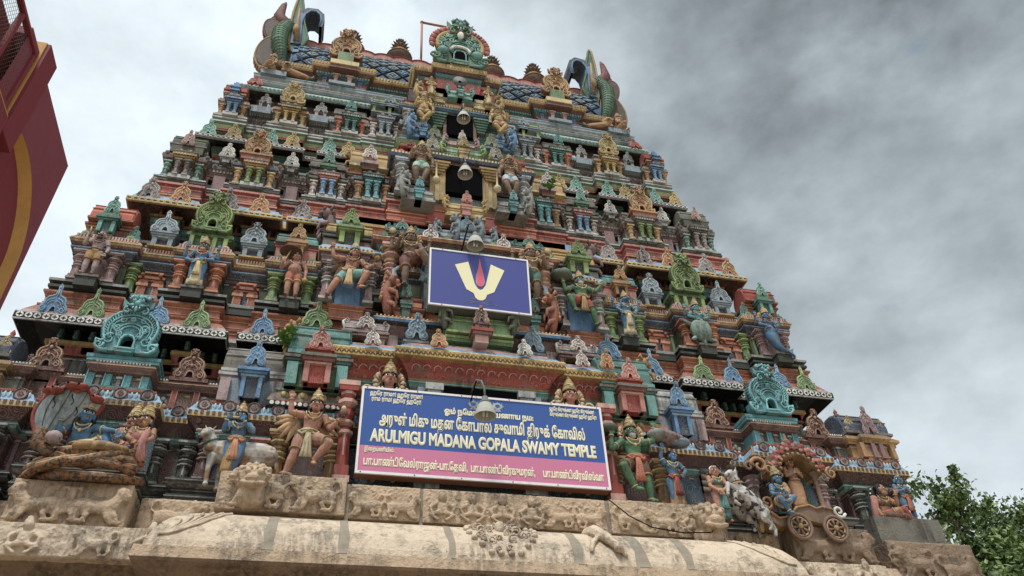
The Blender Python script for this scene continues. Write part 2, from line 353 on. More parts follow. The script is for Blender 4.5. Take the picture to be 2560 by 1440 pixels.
# ---------------------------------------------------------------- stucco ornament library (unit-sized templates)
_cache = {}; _jit = random.Random(5)
def arc(cx, cz, r, a0, a1, n, rz=None): return [(cx+r*cos(radians(a0+(a1-a0)*i/n)), cz+(rz or r)*sin(radians(a0+(a1-a0)*i/n))) for i in range(n+1)]
def spiral(mb, cx, cz, r, a0, turns, y, t, k, sgn=1, n=14):
    pts = []
    for i in range(n+1):
        u = i/n; a = radians(a0)+sgn*turns*2*pi*u; q = r*(1-.8*u); pts.append((cx+q*cos(a), y, cz+q*sin(a)))
    mb.tube(pts, [t*(1-.4*i/n) for i in range(n+1)], k, n=5)
def fiend(mb, cx, cz, s, y, a, b, eye='white', lip='white'):
    """grinning face with horns, bulging eyes and leaf ears that crowns the larger arches"""
    mb.ball((cx, y, cz), (.36*s, .20*s, .30*s), a)
    mb.ball((cx, y-.16*s, cz-.06*s), (.13*s, .12*s, .11*s), b)
    for q in (-1, 1):
        mb.ball((cx+q*.17*s, y-.15*s, cz+.10*s), .095*s, b); mb.ball((cx+q*.17*s, y-.22*s, cz+.10*s), .05*s, eye); mb.ball((cx+q*.17*s, y-.262*s, cz+.095*s), .024*s, 'dark')
        mb.tube([(cx+q*.06*s, y-.14*s, cz+.20*s), (cx+q*.2*s, y-.2*s, cz+.27*s), (cx+q*.36*s, y-.12*s, cz+.2*s), (cx+q*.46*s, y-.05*s, cz+.3*s)], [.05*s, .06*s, .05*s, .02*s], b, n=5)
        mb.ball((cx+q*.2*s, y-.12*s, cz-.13*s), (.13*s, .1*s, .09*s), b)
        mb.tube([(cx+q*.08*s, y-.2*s, cz-.18*s), (cx+q*.24*s, y-.2*s, cz-.2*s), (cx+q*.4*s, y-.1*s, cz-.05*s), (cx+q*.5*s, y, cz-.12*s)], [.035*s, .045*s, .05*s, .03*s], a, n=5)
        mb.tube([(cx+q*.13*s, y-.19*s, cz-.22*s), (cx+q*.14*s, y-.22*s, cz-.34*s)], [.035*s, .008*s], lip, n=5)
        mb.prism([(cx+q*.34*s, cz-.02*s), (cx+q*.66*s, cz+.26*s), (cx+q*.62*s, cz-.1*s), (cx+q*.4*s, cz-.22*s)][::q], y-.04*s, y+.08*s, a)
        spiral(mb, cx+q*.36*s, cz-.34*s, .17*s, 90, 1.1, y-.1*s, .045*s, b, sgn=-q)
    for i in range(5):
        u = (i-2)*.17*s; mb.ball((cx+u, y-.02*s, cz+(.36-.03*abs(i-2))*s), (.1*s, .1*s, .15*s), a if i % 2 else b)
    mb.ball((cx, y-.18*s, cz-.3*s), (.07*s, .06*s, .15*s), b)
def kudu_mb(style, a, b, c='dark'):
    """a horseshoe-arch ornament, 1 wide and 1 high, back against y=0, front towards -y; a body, b ridges, c hollow"""
    mb = MB(); T = -.13
    if style == 'small':
        half = [(0,1.0),(.045,.98),(.07,.92),(.048,.86),(.06,.8),(.07,.72),(.085,.65),(.16,.61),(.28,.57),(.36,.49),(.38,.41),(.38,.34),(.45,.27),(.5,.18),(.48,.07),(.38,.0),(.25,-.01),(.13,.02),(.105,.12),(.08,.2),(.04,.24),(0,.25)]
    elif style == 'leaf':
        half = [(0,.84),(.08,.83),(.12,.79),(.11,.73),(.2,.68),(.32,.61),(.38,.5),(.37,.4),(.34,.33),(.42,.27),(.5,.16),(.46,.04),(.3,-.01),(.17,.02),(.12,.1),(.1,.2),(.05,.25),(0,.26)]
    else:
        half = [(0,.76),(.12,.745),(.26,.69),(.37,.60),(.435,.48),(.44,.37),(.41,.26),(.36,.18),(.42,.14),(.50,.17),(.49,.06),(.40,-.01),(.27,-.01),(.16,.0),(.115,.03),(.115,.20),(.075,.27),(0,.29)]
    ol = half + [(-x, z) for x, z in half[::-1] if x > 1e-6]
    mb.prism(ol, T, 0, a)
    mb.box(-.15, .15, -.02, 0, 0, .30, 'dark' if style == 'big' else c)
    n = len(half); out = half if style != 'big' else half
    k_end = {'small': 16, 'leaf': 13, 'big': 13}[style]
    for q in (-1, 1):
        mb.tube([(q*x*.97, T-.005, z*.985+.003) for x, z in half[:k_end]], .028, b, n=5)                           # outer bead
        mb.tube([(q*x, T-.005, z) for x, z in half[k_end:]], .022, b, n=5)
        if style == 'small':
            for sc_, t in ((.78, .022), (.58, .02)):
                mb.tube([(q*x*sc_, T-.012, .2+(z-.2)*sc_*.92) for x, z in half[6:12]], t, b, n=5)
            mb.ball((q*.345, T, .13), (.14, .05, .12), a, 10, 6); spiral(mb, q*.345, .13, .12, 90, 1.4, T-.05, .022, b, sgn=-q)
            pts = half[7:16]
        elif style == 'leaf':
            for sc_, t in ((.74, .02), (.5, .02)):
                mb.tube([(q*x*sc_, T-.012, .2+(z-.2)*sc_) for x, z in half[3:9]], t, b, n=5)
            mb.ball((q*.33, T, .12), (.14, .05, .11), a, 10, 6); spiral(mb, q*.33, .12, .11, 100, 1.3, T-.05, .022, b, sgn=-q); spiral(mb, q*.2, .52, .08, 0, 1.2, T-.01, .018, b, sgn=q); pts = half[4:13]
        else:
            for sc_, t in ((.80, .016), (.70, .012), (.48, .014), (.38, .012)):
                mb.tube([(q*x*sc_, T-.014, .26+(z-.26)*sc_) for x, z in half[0:8]], t, b, n=5)
            spiral(mb, q*.29, .19, .10, 60, 1.3, T-.01, .02, b, sgn=-q); spiral(mb, q*.21, .40, .08, 0, 1.3, T-.012, .018, b, sgn=q); spiral(mb, q*.17, .56, .06, 40, 1.2, T-.012, .015, b, sgn=q)
            spiral(mb, q*.42, .08, .08, 20, 1.3, T-.01, .025, b, sgn=q); pts = half[1:10]
        P = [];
        for (x0, z0), (x1, z1) in zip(pts, pts[1:]):
            for u in (0, .5): P.append((x0+(x1-x0)*u, z0+(z1-z0)*u, z0-z1, x1-x0))
        for x, z, nx, nz in P:                                                                                      # flame petals round the rim
            l_ = math.hypot(nx, nz) or 1; nx, nz = nx/l_, nz/l_
            mb.ball((q*(x+nx*.012), T+.03, z+nz*.012), (.034, .05, .026), b if style != 'big' else a, n=6, m=4)
    if style == 'big':
        mb.box(-.14, .14, T-.02, 0, -.02, .05, a); mb.box(-.16, .16, T-.03, 0, .035, .06, b)
        fiend(mb, 0, .84, .40, T-.02, a, b); mb.ball((0, T-.03, .55), (.05, .04, .05), b); mb.ball((0, T-.055, .55), .025, a)
        for q in (-1, 1):
            for i in range(16): aa = radians(-18+i*7.4); mb.tube([(q*.335*cos(aa), T-.005, .36+.30*sin(aa)), (q*.405*cos(aa+.12), T-.02, .37+.35*sin(aa+.12))], [.008, .013], b, n=4)
            for j in range(6): spiral(mb, q*(.13+.032*j), .24+.055*j*(1-.06*j), .045, 70*j, 1.2, T-.014, .012, b, sgn=q, n=9)
    elif style == 'small':
        mb.ball((0, T-.02, .905), (.045, .04, .045), b); mb.tube([(0, T-.02, .84), (0, T-.03, .7), (0, T-.035, .58)], [.02, .035, .012], b, n=5); mb.ball((0, T-.02, 1.0), (.03, .03, .04), b)
    else:
        fiend(mb, 0, .87, .24, T-.02, a, b, eye=b, lip=b); mb.ball((0, T-.03, .66), (.06, .05, .06), b); mb.ball((0, T-.03, .42), (.05, .04, .06), b)
    return mb
def kudu(parent, style, cols, x, y, z, w, h, name='arch_ornament', d=1.0, tilt=0):
    key = ('k', style, cols)
    if key not in _cache: _cache[key] = kudu_mb(style, *cols).mesh(name)
    j = lambda a: 1+_jit.uniform(-a, a)
    o = link(name, _cache[key], parent, (x+_jit.uniform(-.02,.02)*w, y, z), 0, (w*j(.05), w*d, h*j(.05))); o.rotation_euler = (tilt+_jit.uniform(-.03,.03), _jit.uniform(-.035,.035), _jit.uniform(-.05,.05)); return o
def pillar_mb(a, b, kind='round'):
    """engaged column one unit high: footing, shaft, rings, pot, lotus disc, abacus"""
    mb = MB()
    mb.cbox(0, 0, 0, .40, .40, .06, b); mb.cbox(0, 0, .06, .34, .34, .10, a)
    if kind == 'round':
        mb.lathe2([(.165,.16,a),(.15,.46,a),(.205,.47,b),(.205,.50,b),(.135,.51,a),(.135,.55,a),(.20,.575,b),(.20,.60,b),(.125,.61,a),(.19,.655,a),(.19,.70,a),(.12,.74,a),(.25,.775,b),(.25,.81,b),(.14,.82,a),(.20,.87,a),(.20,.90,b)], n=8, smooth=False, rot=.5)
        mb.box(-.022, .022, -.148, -.138, .17, .47, b)
    else:
        mb.cbox(0, 0, .16, .26, .26, .5, a); mb.box(-.10, -.07, -.135, -.12, .17, .64, b); mb.box(.07, .10, -.135, -.12, .17, .64, b)
        mb.cbox(0, 0, .66, .34, .34, .05, b); mb.cbox(0, 0, .71, .26, .26, .1, a); mb.cbox(0, 0, .81, .36, .36, .04, b); mb.cbox(0, 0, .85, .28, .28, .05, a)
    mb.cbox(0, 0, .90, .46, .44, .05, a, 1.05); mb.cbox(0, 0, .95, .52, .48, .05, b)
    return mb
def pillar(parent, cols, x, y, z, h, w=None, kind='round'):
    key = ('p', cols, kind)
    if key not in _cache: _cache[key] = pillar_mb(*cols, kind).mesh('pillar')
    w = w or h*.85; return link('pillar', _cache[key], parent, (x, y, z), 0, (w, w, h))
def steps(mb, x, y, z, w, d, rows):
    """stacked slabs centred on x, growing forward from the wall plane y; rows of (grow, height, colour)"""
    for g, h, k in rows: mb.box(x-w/2-g, x+w/2+g, y-d-g, y, z, z+h, k); z += h
    return z
def barrel(mb, x, y, z, w, d, h, a, b, ribs=True, n=9):
    """wagon-vault roof along x with bulging ends"""
    pts = arc(0, 0, 1, -12, 192, n)
    xs = [(-w/2, .86), (-w/2+.04*w, 1), (w/2-.04*w, 1), (w/2, .86)]
    vs = [(x+px, y+q[0]*d/2*s_, z+(q[1]*.8+.2)*h*(.5+.5*s_)) for px, s_ in xs for q in pts]; m = len(pts)
    fs = [(i*m+j, i*m+j+1, (i+1)*m+j+1, (i+1)*m+j) for i in range(3) for j in range(m-1)] + [tuple(range(m)), tuple(range(3*m, 4*m))]
    mb.add(vs, fs, a)
    if ribs:
        for u in (.3, .62): mb.tube([(x-w/2*.97, y-d/2*cos(u*1.4)*1.0, z+(.2+.8*sin(u*1.4))*h), (x+w/2*.97, y-d/2*cos(u*1.4)*1.0, z+(.2+.8*sin(u*1.4))*h)], .025*h+.006, b, n=4)
        mb.box(x-w/2*1.02, x+w/2*1.02, y-d/2*1.08, y+d/2*.2, z-.02*h, z+.07*h, b)
def pavilion(parent, x, y, z, w, h, c, d=None, ends=True, kstyle='small', name='pavilion'):
    """small roofed shrine on two posts; c: base, post, beam, roof, roof line, arch body, arch ridge"""
    key = ('v', c, round(w/h, 2), ends, kstyle)
    if key not in _cache:
        W = w/h; D = .34; mb = MB(); ba, po, be, ro, rl, ka, kb = c
        mb.box(-W/2, W/2, -D, 0, 0, .06, ba); mb.box(-W/2+.03, W/2-.03, -D+.03, 0, .06, .1, be)
        npost = max(2, int(W/.36)); mb.box(-W/2+.06, W/2-.06, -D*.4, 0, .1, .4, 'dark' if npost < 3 else po)
        for i in range(npost):
            px = -W/2+.09+(W-.18)*i/(npost-1); mb.box(px-.05, px+.05, -D+.05, -D*.3, .1, .36, po); mb.box(px-.065, px+.065, -D+.035, -D*.3, .36, .4, po)
        z1 = .4
        for g, hh, k in ((.02, .04, be), (-.02, .035, rl), (.05, .05, be), (.02, .035, rl), (-.04, .05, be)): mb.box(-W/2-g, W/2+g, -D-g, 0, z1, z1+hh, k); z1 += hh
        barrel(mb, 0, -D*.45, z1, W*.96, D*1.1, 1-z1-.12, ro, rl)
        q = kudu_mb(kstyle, ka, kb, be); kw = min(.42, W*.5); mb.merge(q, Matrix.Translation((0, -D-.01, z1-.02)) @ Matrix.Diagonal((kw, .4, .44, 1)))
        mb.box(-kw*.4, kw*.4, -D-.03, -D*.5, .40, z1-.01, be); 
        if ends:
            for s_ in (-1, 1): mb.tube([(s_*W*.46, -D*.5, z1), (s_*W*.5, -D*.7, z1+.22), (s_*W*.47, -D*.55, 1-.12), (s_*W*.43, -D*.5, 1-.04)], [.05, .075, .06, .02], kb, n=6); spiral(mb, s_*W*.47, z1+.2, .07, 90, 1.1, -D*.9, .025, ka, sgn=s_)
        _cache[key] = mb.mesh(name)
    return link(name, _cache[key], parent, (x, y, z), 0, (h, h*(d or 1), h))
def disc(mb, x, y, z, r, k, k2=None, t=.02, n=10):
    mb.prism([(x+r*cos(2*pi*i/n), z+r*sin(2*pi*i/n)) for i in range(n)], y-t, y+.01, k)
    if k2: mb.prism([(x+r*.5*cos(2*pi*i/6), z+r*.5*sin(2*pi*i/6)) for i in range(6)], y-t-.012, y, k2)
def star(mb, x, y, z, r, k, t=.005):
    mb.prism([(x+(r if i % 2 == 0 else r*.38)*cos(pi*i/4+pi/2), z+(r if i % 2 == 0 else r*.38)*sin(pi*i/4+pi/2)) for i in range(8)], y-t, y, k)
def along(pl, off, step, fn, margin=.1, xlim=None):
    for x0, x1, y in fronts(pl, off):
        if xlim: x0, x1 = max(x0, xlim[0]), min(x1, xlim[1])
        n = int((x1-x0-2*margin)/step+.5)
        if x1-x0 < margin*2+.02: continue
        for i in range(n+1 if n else 1): fn(x0+margin+(x1-x0-2*margin)*((i/n) if n else .5), y)
def yali(parent, x, y, z, h, k, k2, flip=1, name='lion_ornament'):
    """rearing lion-dragon in stucco"""
    key = ('y', k, k2)
    if key not in _cache:
        mb = MB()
        mb.tube([(0,0,0),(.05,-.02,.3),(.12,-.05,.55),(.04,-.08,.78)], [.16,.19,.17,.13], k, n=8, round_=True)
        mb.ball((-.06,-.1,.86), (.2,.17,.16), k); mb.ball((-.22,-.12,.82), (.12,.12,.08), k2)
        mb.tube([(-.2,-.12,.74),(-.3,-.12,.72),(-.34,-.12,.78)], [.05,.05,.03], k2, n=5)
        for q in (-1, 1):
            mb.ball((-.14,-.1+q*.13,.93), .06, k2); mb.tube([(.04,-.08+q*.12,.92),(.14,-.08+q*.16,1.04),(.22,-.08+q*.14,.98)], [.05,.06,.02], k2, n=5)
            mb.tube([(.0,-.05+q*.14,.5),(-.22,-.1+q*.14,.42),(-.26,-.12+q*.14,.25)], [.08,.06,.05], k, n=6, round_=True)
            mb.tube([(.02,q*.12,.15),(-.16,-.04+q*.14,.1),(-.2,-.06+q*.14,0)], [.09,.07,.06], k, n=6, round_=True)
        for i in range(6): mb.ball((.16+.02*i,-.05,.92-.12*i), (.08,.12,.07), k2, n=6, m=4)
        _cache[key] = mb.mesh(name)
    return link(name, _cache[key], parent, (x, y, z), 0, (h*flip*.72, h*.85, h))
# ---------------------------------------------------------------- the ground
YC = 19.3; YB = YC + 4.2
gb = MB(); gb.add([(-300,-200,0),(300,-200,0),(300,400,0),(-300,400,0)], [(0,1,2,3)], 'stone'); struct(gb.build('ground'))
# ---------------------------------------------------------------- the tower: storeys are its parts, their pillars, pavilions and arches sub-parts
tower = thing('temple_tower', 'tall tapering temple gateway tower crowded with painted stucco storeys on a carved stone base', 'temple tower', (0, YC, 0))
TI = Matrix.Translation((0, -YC, 0))
def part(mb, name):
    o = mb.build(name, tower); o.matrix_parent_inverse = TI; return o
rnd = random.Random(4)
def both(f):
    for s in (-1, 1): f(s)
# ---- first storey
A1 = plan([(2.8,14.4),(4.1,14.6),(5.4,14.4),(6.5,14.75),(7.85,14.25),(8.75,14.85),(10.05,14.58)], YB)
B1 = plan([(3.85,15.95),(4.9,15.6),(5.9,16.0),(6.85,15.6),(7.95,16.0),(9.43,15.6)], YB-.3)
mb = MB()
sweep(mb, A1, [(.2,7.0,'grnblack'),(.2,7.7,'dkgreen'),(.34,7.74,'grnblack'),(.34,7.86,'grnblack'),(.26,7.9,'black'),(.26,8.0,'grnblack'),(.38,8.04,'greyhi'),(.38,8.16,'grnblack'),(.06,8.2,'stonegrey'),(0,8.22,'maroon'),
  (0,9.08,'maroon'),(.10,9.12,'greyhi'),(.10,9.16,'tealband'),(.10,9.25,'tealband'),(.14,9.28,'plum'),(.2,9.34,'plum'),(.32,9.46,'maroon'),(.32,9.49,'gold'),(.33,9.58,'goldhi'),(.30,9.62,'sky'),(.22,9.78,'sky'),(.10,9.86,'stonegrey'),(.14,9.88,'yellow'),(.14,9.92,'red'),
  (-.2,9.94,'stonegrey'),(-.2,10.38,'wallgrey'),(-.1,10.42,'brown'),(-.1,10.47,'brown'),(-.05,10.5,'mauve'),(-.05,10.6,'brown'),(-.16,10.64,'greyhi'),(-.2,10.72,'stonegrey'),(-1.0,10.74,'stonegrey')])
def t1dots(x, y): mb.box(x-.03, x+.03, y-.006, y+.02, 9.50, 9.575, 'plum')
along(A1, .33, .11, t1dots, .06)
def t1rose(x, y):
    disc(mb, x, y-.03, 9.72, .115, 'mauvehi', 'maroon', .03); mb.ring((x, y-.06, 9.72), .115, .018, 'plum', (0,1,0), 12, 4)
along(A1, .26, .52, t1rose, .22)
def t1leaf(x, y): mb.ball((x, y-.02, 9.70), (.03, .03, .09), 'skyhi', 6, 4)
along(A1, .26, .085, t1leaf, .08)
def t1flower(x, y):
    for i in range(5):
        a = 2*pi*i/5+.3; mb.ball((x+.09*cos(a), y, 10.17+.09*sin(a)), (.055, .02, .055), 'white', 6, 4)
    mb.ball((x, y-.01, 10.17), (.03, .03, .03), 'brownhi', 6, 4)
for xx, yy in ((5.15,14.6),(6.4,14.94),(8.2,15.04),(5.55,14.94)): both(lambda s: t1flower(s*xx, yy))
along(A1, -.14, .06, lambda x, y: mb.ball((x, y-.01, 10.67), (.022, .02, .025), 'white', 5, 3), .05)
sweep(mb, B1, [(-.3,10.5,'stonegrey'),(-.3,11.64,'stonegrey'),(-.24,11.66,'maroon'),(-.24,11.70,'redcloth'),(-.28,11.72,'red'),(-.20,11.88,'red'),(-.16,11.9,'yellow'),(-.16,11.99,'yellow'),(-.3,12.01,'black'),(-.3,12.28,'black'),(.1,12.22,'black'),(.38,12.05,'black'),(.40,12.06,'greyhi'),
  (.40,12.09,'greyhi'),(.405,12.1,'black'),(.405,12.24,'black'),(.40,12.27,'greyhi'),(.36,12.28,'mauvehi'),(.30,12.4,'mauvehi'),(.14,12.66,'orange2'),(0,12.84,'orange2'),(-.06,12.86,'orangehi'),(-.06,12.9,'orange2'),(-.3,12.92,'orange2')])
def t1ring(x, y):
    disc(mb, x, y, 12.17, .074, 'white', None, .006, 10); star(mb, x, y-.008, 12.17, .062, 'black', .004)
along(B1, .405, .17, t1ring, .12)
def t1brk(x, y):
    mb.prism([(x-.05, 12.03), (x+.05, 12.03), (x+.05, 12.26), (x-.05, 12.26)], y-.18, y, 'tealband'); mb.ball((x, y-.19, 12.06), (.05, .05, .05), 'teal', 6, 4); mb.box(x-.012, x+.012, y-.2, y, 12.12, 12.22, 'greyhi')
along(B1, -.3, .26, t1brk, .12)
for u in (.55, .75, .95): 
    along(B1, -.24, u*.9, lambda x, y: mb.box(x-.12, x+.12, y-.035, y, 11.73, 11.88, 'red'), .2)
def pilasters(pl, off, z0, z1, ks, step=.3):
    i = [0]
    def f(x, y):
        k, h = ks[i[0] % len(ks)]; i[0] += 1
        mb.box(x-.035, x+.035, y-.035, y, z0, z1, k); mb.box(x-.055, x+.055, y-.055, y, z1-.07, z1-.03, h); mb.box(x-.05, x+.05, y-.05, y, z0, z0+.05, h)
    along(pl, off, step, f, .1)
pilasters(A1, 0, 8.22, 9.08, [('plum','mauve'),('dkgreen','grey'),('mauve','mauvehi')], .27); pilasters(A1, -.2, 9.95, 10.38, [('mauve','greyhi'),('brown','brownhi'),('stonegrey','greyhi')], .3)
pilasters(B1, -.3, 10.75, 11.62, [('stonegrey','grey'),('brown','brownhi')], .32)
s1 = part(mb, 'storey')
for s in (-1, 1):
    for x, y, st in ((9.18, 15.34, 0), (8.4, 15.34, 1), (6.98, 15.34, 0) if 0 else (7.05, 15.36, 0), (6.2, 15.34, 1), (4.78, 15.34, 0)):
        k = st if s < 0 else 1-st if x > 8 else st
        kudu(s1, 'small', ('blue','bluehi','blue') if k == 0 else ('bgreen','bghi','bgreen'), s*x, y, 12.31, .53, .76)
    kudu(s1, 'small', ('bgreen','bghi','bgreen') if s < 0 else ('blue','bluehi','blue'), s*3.62, 15.3, 12.66, .66, .78)
    # teal shrine over the reclining god, brown arches beside it
    pv = MB(); X = s*7.2
    pv.box(X-.66, X+.66, 14.2, 15.0, 9.9, 10.02, 'tealband'); pv.box(X-.58, X+.58, 14.5, 15.2, 10.0, 10.62, 'teal')
    for px in (-.5, -.18, .18, .5): pv.box(X+px-.07, X+px+.07, 14.4, 14.6, 10.0, 10.6, 'teal'); pv.box(X+px-.075, X+px-.055, 14.385, 14.5, 10.02, 10.58, 'tealhi')
    pv.box(X-.12, X+.12, 14.44, 14.52, 10.02, 10.6, 'dteal')
    steps(pv, X, 15.0, 10.6, 1.15, .5, [(.06,.05,'tealhi'),(.0,.05,'teal'),(.1,.06,'tealhi'),(.12,.08,'teal'),(.04,.05,'dteal')]); pv.build('pavilion', s1)
    kudu(s1, 'big', ('teal','tealhi','dteal'), X, 14.5, 10.88, 1.14, 1.30, d=1.5)
    for xx, yy in ((8.72, 15.0), (5.98, 14.95)):
        q = MB(); x = s*xx
        q.box(x-.3, x+.3, yy-.05, yy+.3, 9.94, 10.5, 'brown'); q.box(x-.26, x-.17, yy-.09, yy, 9.95, 10.5, 'redcloth'); q.box(x+.17, x+.26, yy-.09, yy, 9.95, 10.5, 'redcloth')
        for e in (-.27, -.17, .16, .26): q.box(x+e, x+e+.014, yy-.1, yy, 9.95, 10.5, 'brownhi')
        steps(q, x, yy+.3, 10.5, .56, .38, [(.0,.05,'brownhi'),(.06,.07,'brown'),(.1,.09,'brown')]); q.build('panel', s1)
        kudu(s1, 'leaf', ('brown','brownhi','dmaroon'), x, yy-.06, 10.68, .62, .78, d=1.2)
    # grey vaulted shrine with its blue niche, over the flute player
    q = MB(); x = s*4.66
    q.box(x-.62, x+.62, 14.3, 15, 9.92, 10.5, 'bgrey')
    for e in (-.52, .52): q.box(x+e-.1, x+e+.1, 14.2, 14.4, 9.92, 10.45, 'mauvehi')
    steps(q, x, 15.0, 10.45, 1.24, .62, [(0,.06,'brown'),(.05,.07,'mauve'),(.08,.08,'greyhi'),(.0,.05,'stonegrey')]); barrel(q, x, 14.72, 10.68, 1.3, .8, .78, 'stonegrey' if s < 0 else 'greyhi', 'greyhi')
    q.box(x-.17, x+.17, 14.1, 14.4, 9.95, 10.45, 'dblue'); q.box(x-.2, x-.12, 14.05, 14.2, 9.95, 10.45, 'blue'); q.box(x+.12, x+.2, 14.05, 14.2, 9.95, 10.45, 'blue')
    steps(q, x, 14.5, 10.42, .42, .44, [(.02,.05,'bluehi'),(.06,.06,'blue'),(.1,.07,'blue'),(0,.12,'dblue')]); q.build('pavilion', s1); kudu(s1, 'leaf', ('blue','bluehi','dblue'), x, 14.1, 10.7, .4, .62)
    # green vaulted shrine beside the gate, with brown arch and ochre lion
    q = MB(); x = s*3.42; z = 10.28
    q.box(x-.62, x+.62, 14.05, 15, z, 10.86, 'green')
    for e in (-.5, .5): q.box(x+e-.11, x+e+.11, 13.93, 14.2, z, 10.8, 'turq')
    steps(q, x, 15, 10.8, 1.22, 1.0, [(0,.05,'turqhi'),(.05,.06,'tealband'),(.09,.07,'stonegrey'),(.0,.05,'green')]); barrel(q, x, 14.4, 11.03, 1.26, .9, .95, 'tealband', 'turq')
    q.box(x-.24, x+.24, 13.86, 14.2, z, 10.72, 'red'); q.box(x-.27, x-.16, 13.8, 14, z, 10.7, 'pink'); q.box(x+.16, x+.27, 13.8, 14, z, 10.7, 'pink')
    steps(q, x, 14.3, 10.7, .5, .5, [(.02,.05,'pinkhi'),(.07,.09,'dred'),(.11,.07,'stonegrey'),(0,.12,'redcloth'),(.05,.07,'redcloth')]); q.build('pavilion', s1)
    kudu(s1, 'leaf', ('pink','pinkhi','dred'), x, 13.8, 11.06, .44, .6); yali(s1, s*4.02, 14.3, 11.15, .85, 'ochre', 'gold', flip=-s)
    # the bay over the winged figure / the monkey god, with a higher little cornice
    q = MB(); x = s*3.45
    G = plan([(.62, 14.3)], 15.0); G = [(a+x, b) for a, b in G]
    sweep(q, G, [(0,8.1,'plum'),(0,9.3,'plum'),(.05,9.32,'dred'),(.05,9.5,'red'),(.10,9.55,'tealband'),(.16,9.66,'green'),(.20,9.76,'tealhi'),(.2,9.8,'black'),(.24,9.82,'black'),(.24,9.93,'black'),(.24,9.96,'orange'),(.18,10.12,'orange' if s > 0 else 'stonegrey'),(.06,10.22,'orange'),(.12,10.25,'green'),(.12,10.3,'turq'),(-.2,10.31,'stonegrey')])
    along(G, .24, .11, lambda a, b: disc(q, a, b, 9.875, .045, 'white', None, .012, 8), .1)
    along(G, .16, .4, lambda a, b: (disc(q, a, b-.02, 10.08, .1, 'gold', 'ochre', .03), q.ball((a, b-.06, 10.1), (.05,.04,.06), 'goldhi')), .22); q.build('bay', s1)
    for e in (-.5, .52): pillar(s1, ('tan','goldhi'), x+e, 14.25, 8.2, 1.1, .8)
    # columns of the first storey
    for xx, yy, cc in ((5.62,14.62,('dkgreen','greyhi')),(6.16,14.62,('dkgreen','greyhi')),(6.62,14.15,('maroon','mauvehi')),(7.75,14.15,('mauve','mauvehi')),(8.3,14.72,('dkgreen','mauvehi')),(8.92,14.46,('dkgreen','grey')),(9.95,14.46,('mauve','mauvehi')),(4.3,14.3,('redcloth','pinkhi')),(5.25,14.3,('maroon','mauvehi'))):
        pillar(s1, cc, s*xx, yy, 8.2, .92, .72)
    q = MB(); q.box(s*7.2-.5, s*7.2+.5, 14.20, 14.3, 8.22, 9.05, 'niche'); q.box(s*4.8-.42, s*4.8+.42, 14.36, 14.5, 7.8, 9.08, 'niche'); q.box(s*9.45-.42, s*9.45+.42, 14.53, 14.7, 8.2, 9.05, 'niche'); q.build('niche_panel', s1)
    if s > 0:                                                         # stacked roll mouldings beside the horses
        q = MB()
        for i in range(5): q.tube([(4.95, 14.3, 8.75+.15*i), (5.85, 14.3, 8.75+.15*i)], .075, 'stonegrey' if i % 2 else 'stone3', n=8)
        q.box(4.95, 5.85, 14.28, 14.8, 8.3, 9.3, 'maroon'); q.build('moulding', s1)
    # corner turret
    q = MB(); q.box(s*9.1-.5, s*9.1+.5, 15.3, 17.0, 9.9, 11.1, 'stonegrey'); q.build('wall_block', s1)
    q = MB(); x = s*9.93
    K = [(a+x, b) for a, b in plan([(.3,14.5),(.62,14.62)], 15.9)]
    sweep(q, K, [(0,9.6,'maroon'),(0,9.98,'ochre'),(0,10.36,'tan'),(.05,10.38,'plum'),(.05,10.43,'tan'),(.13,10.48,'gold'),(.13,10.54,'tan'),(.05,10.62,'stonegrey'),(-.06,10.64,'dblue'),(-.06,10.7,'dblue')])
    for e in (-.42, -.11, .11, .42): q.box(x+e-.055, x+e+.055, 14.42, 14.7, 9.98, 10.36, 'mauve' if abs(e) < .2 else 'tan')
    barrel(q, x, 15.1, 10.68, 1.28, 1.1, .72, 'dblue', 'stonegrey'); q.lathe([(.12,0),(.13,.04),(.06,.08),(.08,.14),(.035,.18),(.055,.22),(.01,.32)], 'redcloth', (x-s*.3, 15.1, 11.36), 8)
    q.build('corner_turret', s1); kudu(s1, 'leaf', ('mauve','mauvehi','plum'), x, 14.5, 10.62, .4, .8)
    kudu(s1, 'leaf', ('gold','goldhi','ochre'), x-s*.45, 14.62, 10.76, .3, .44); kudu(s1, 'leaf', ('gold','goldhi','ochre'), x+s*.48, 14.64, 10.74, .28, .42); kudu(s1, 'leaf', ('mauve','mauvehi','plum'), x-s*.8, 15.2, 10.5, .38, .66)
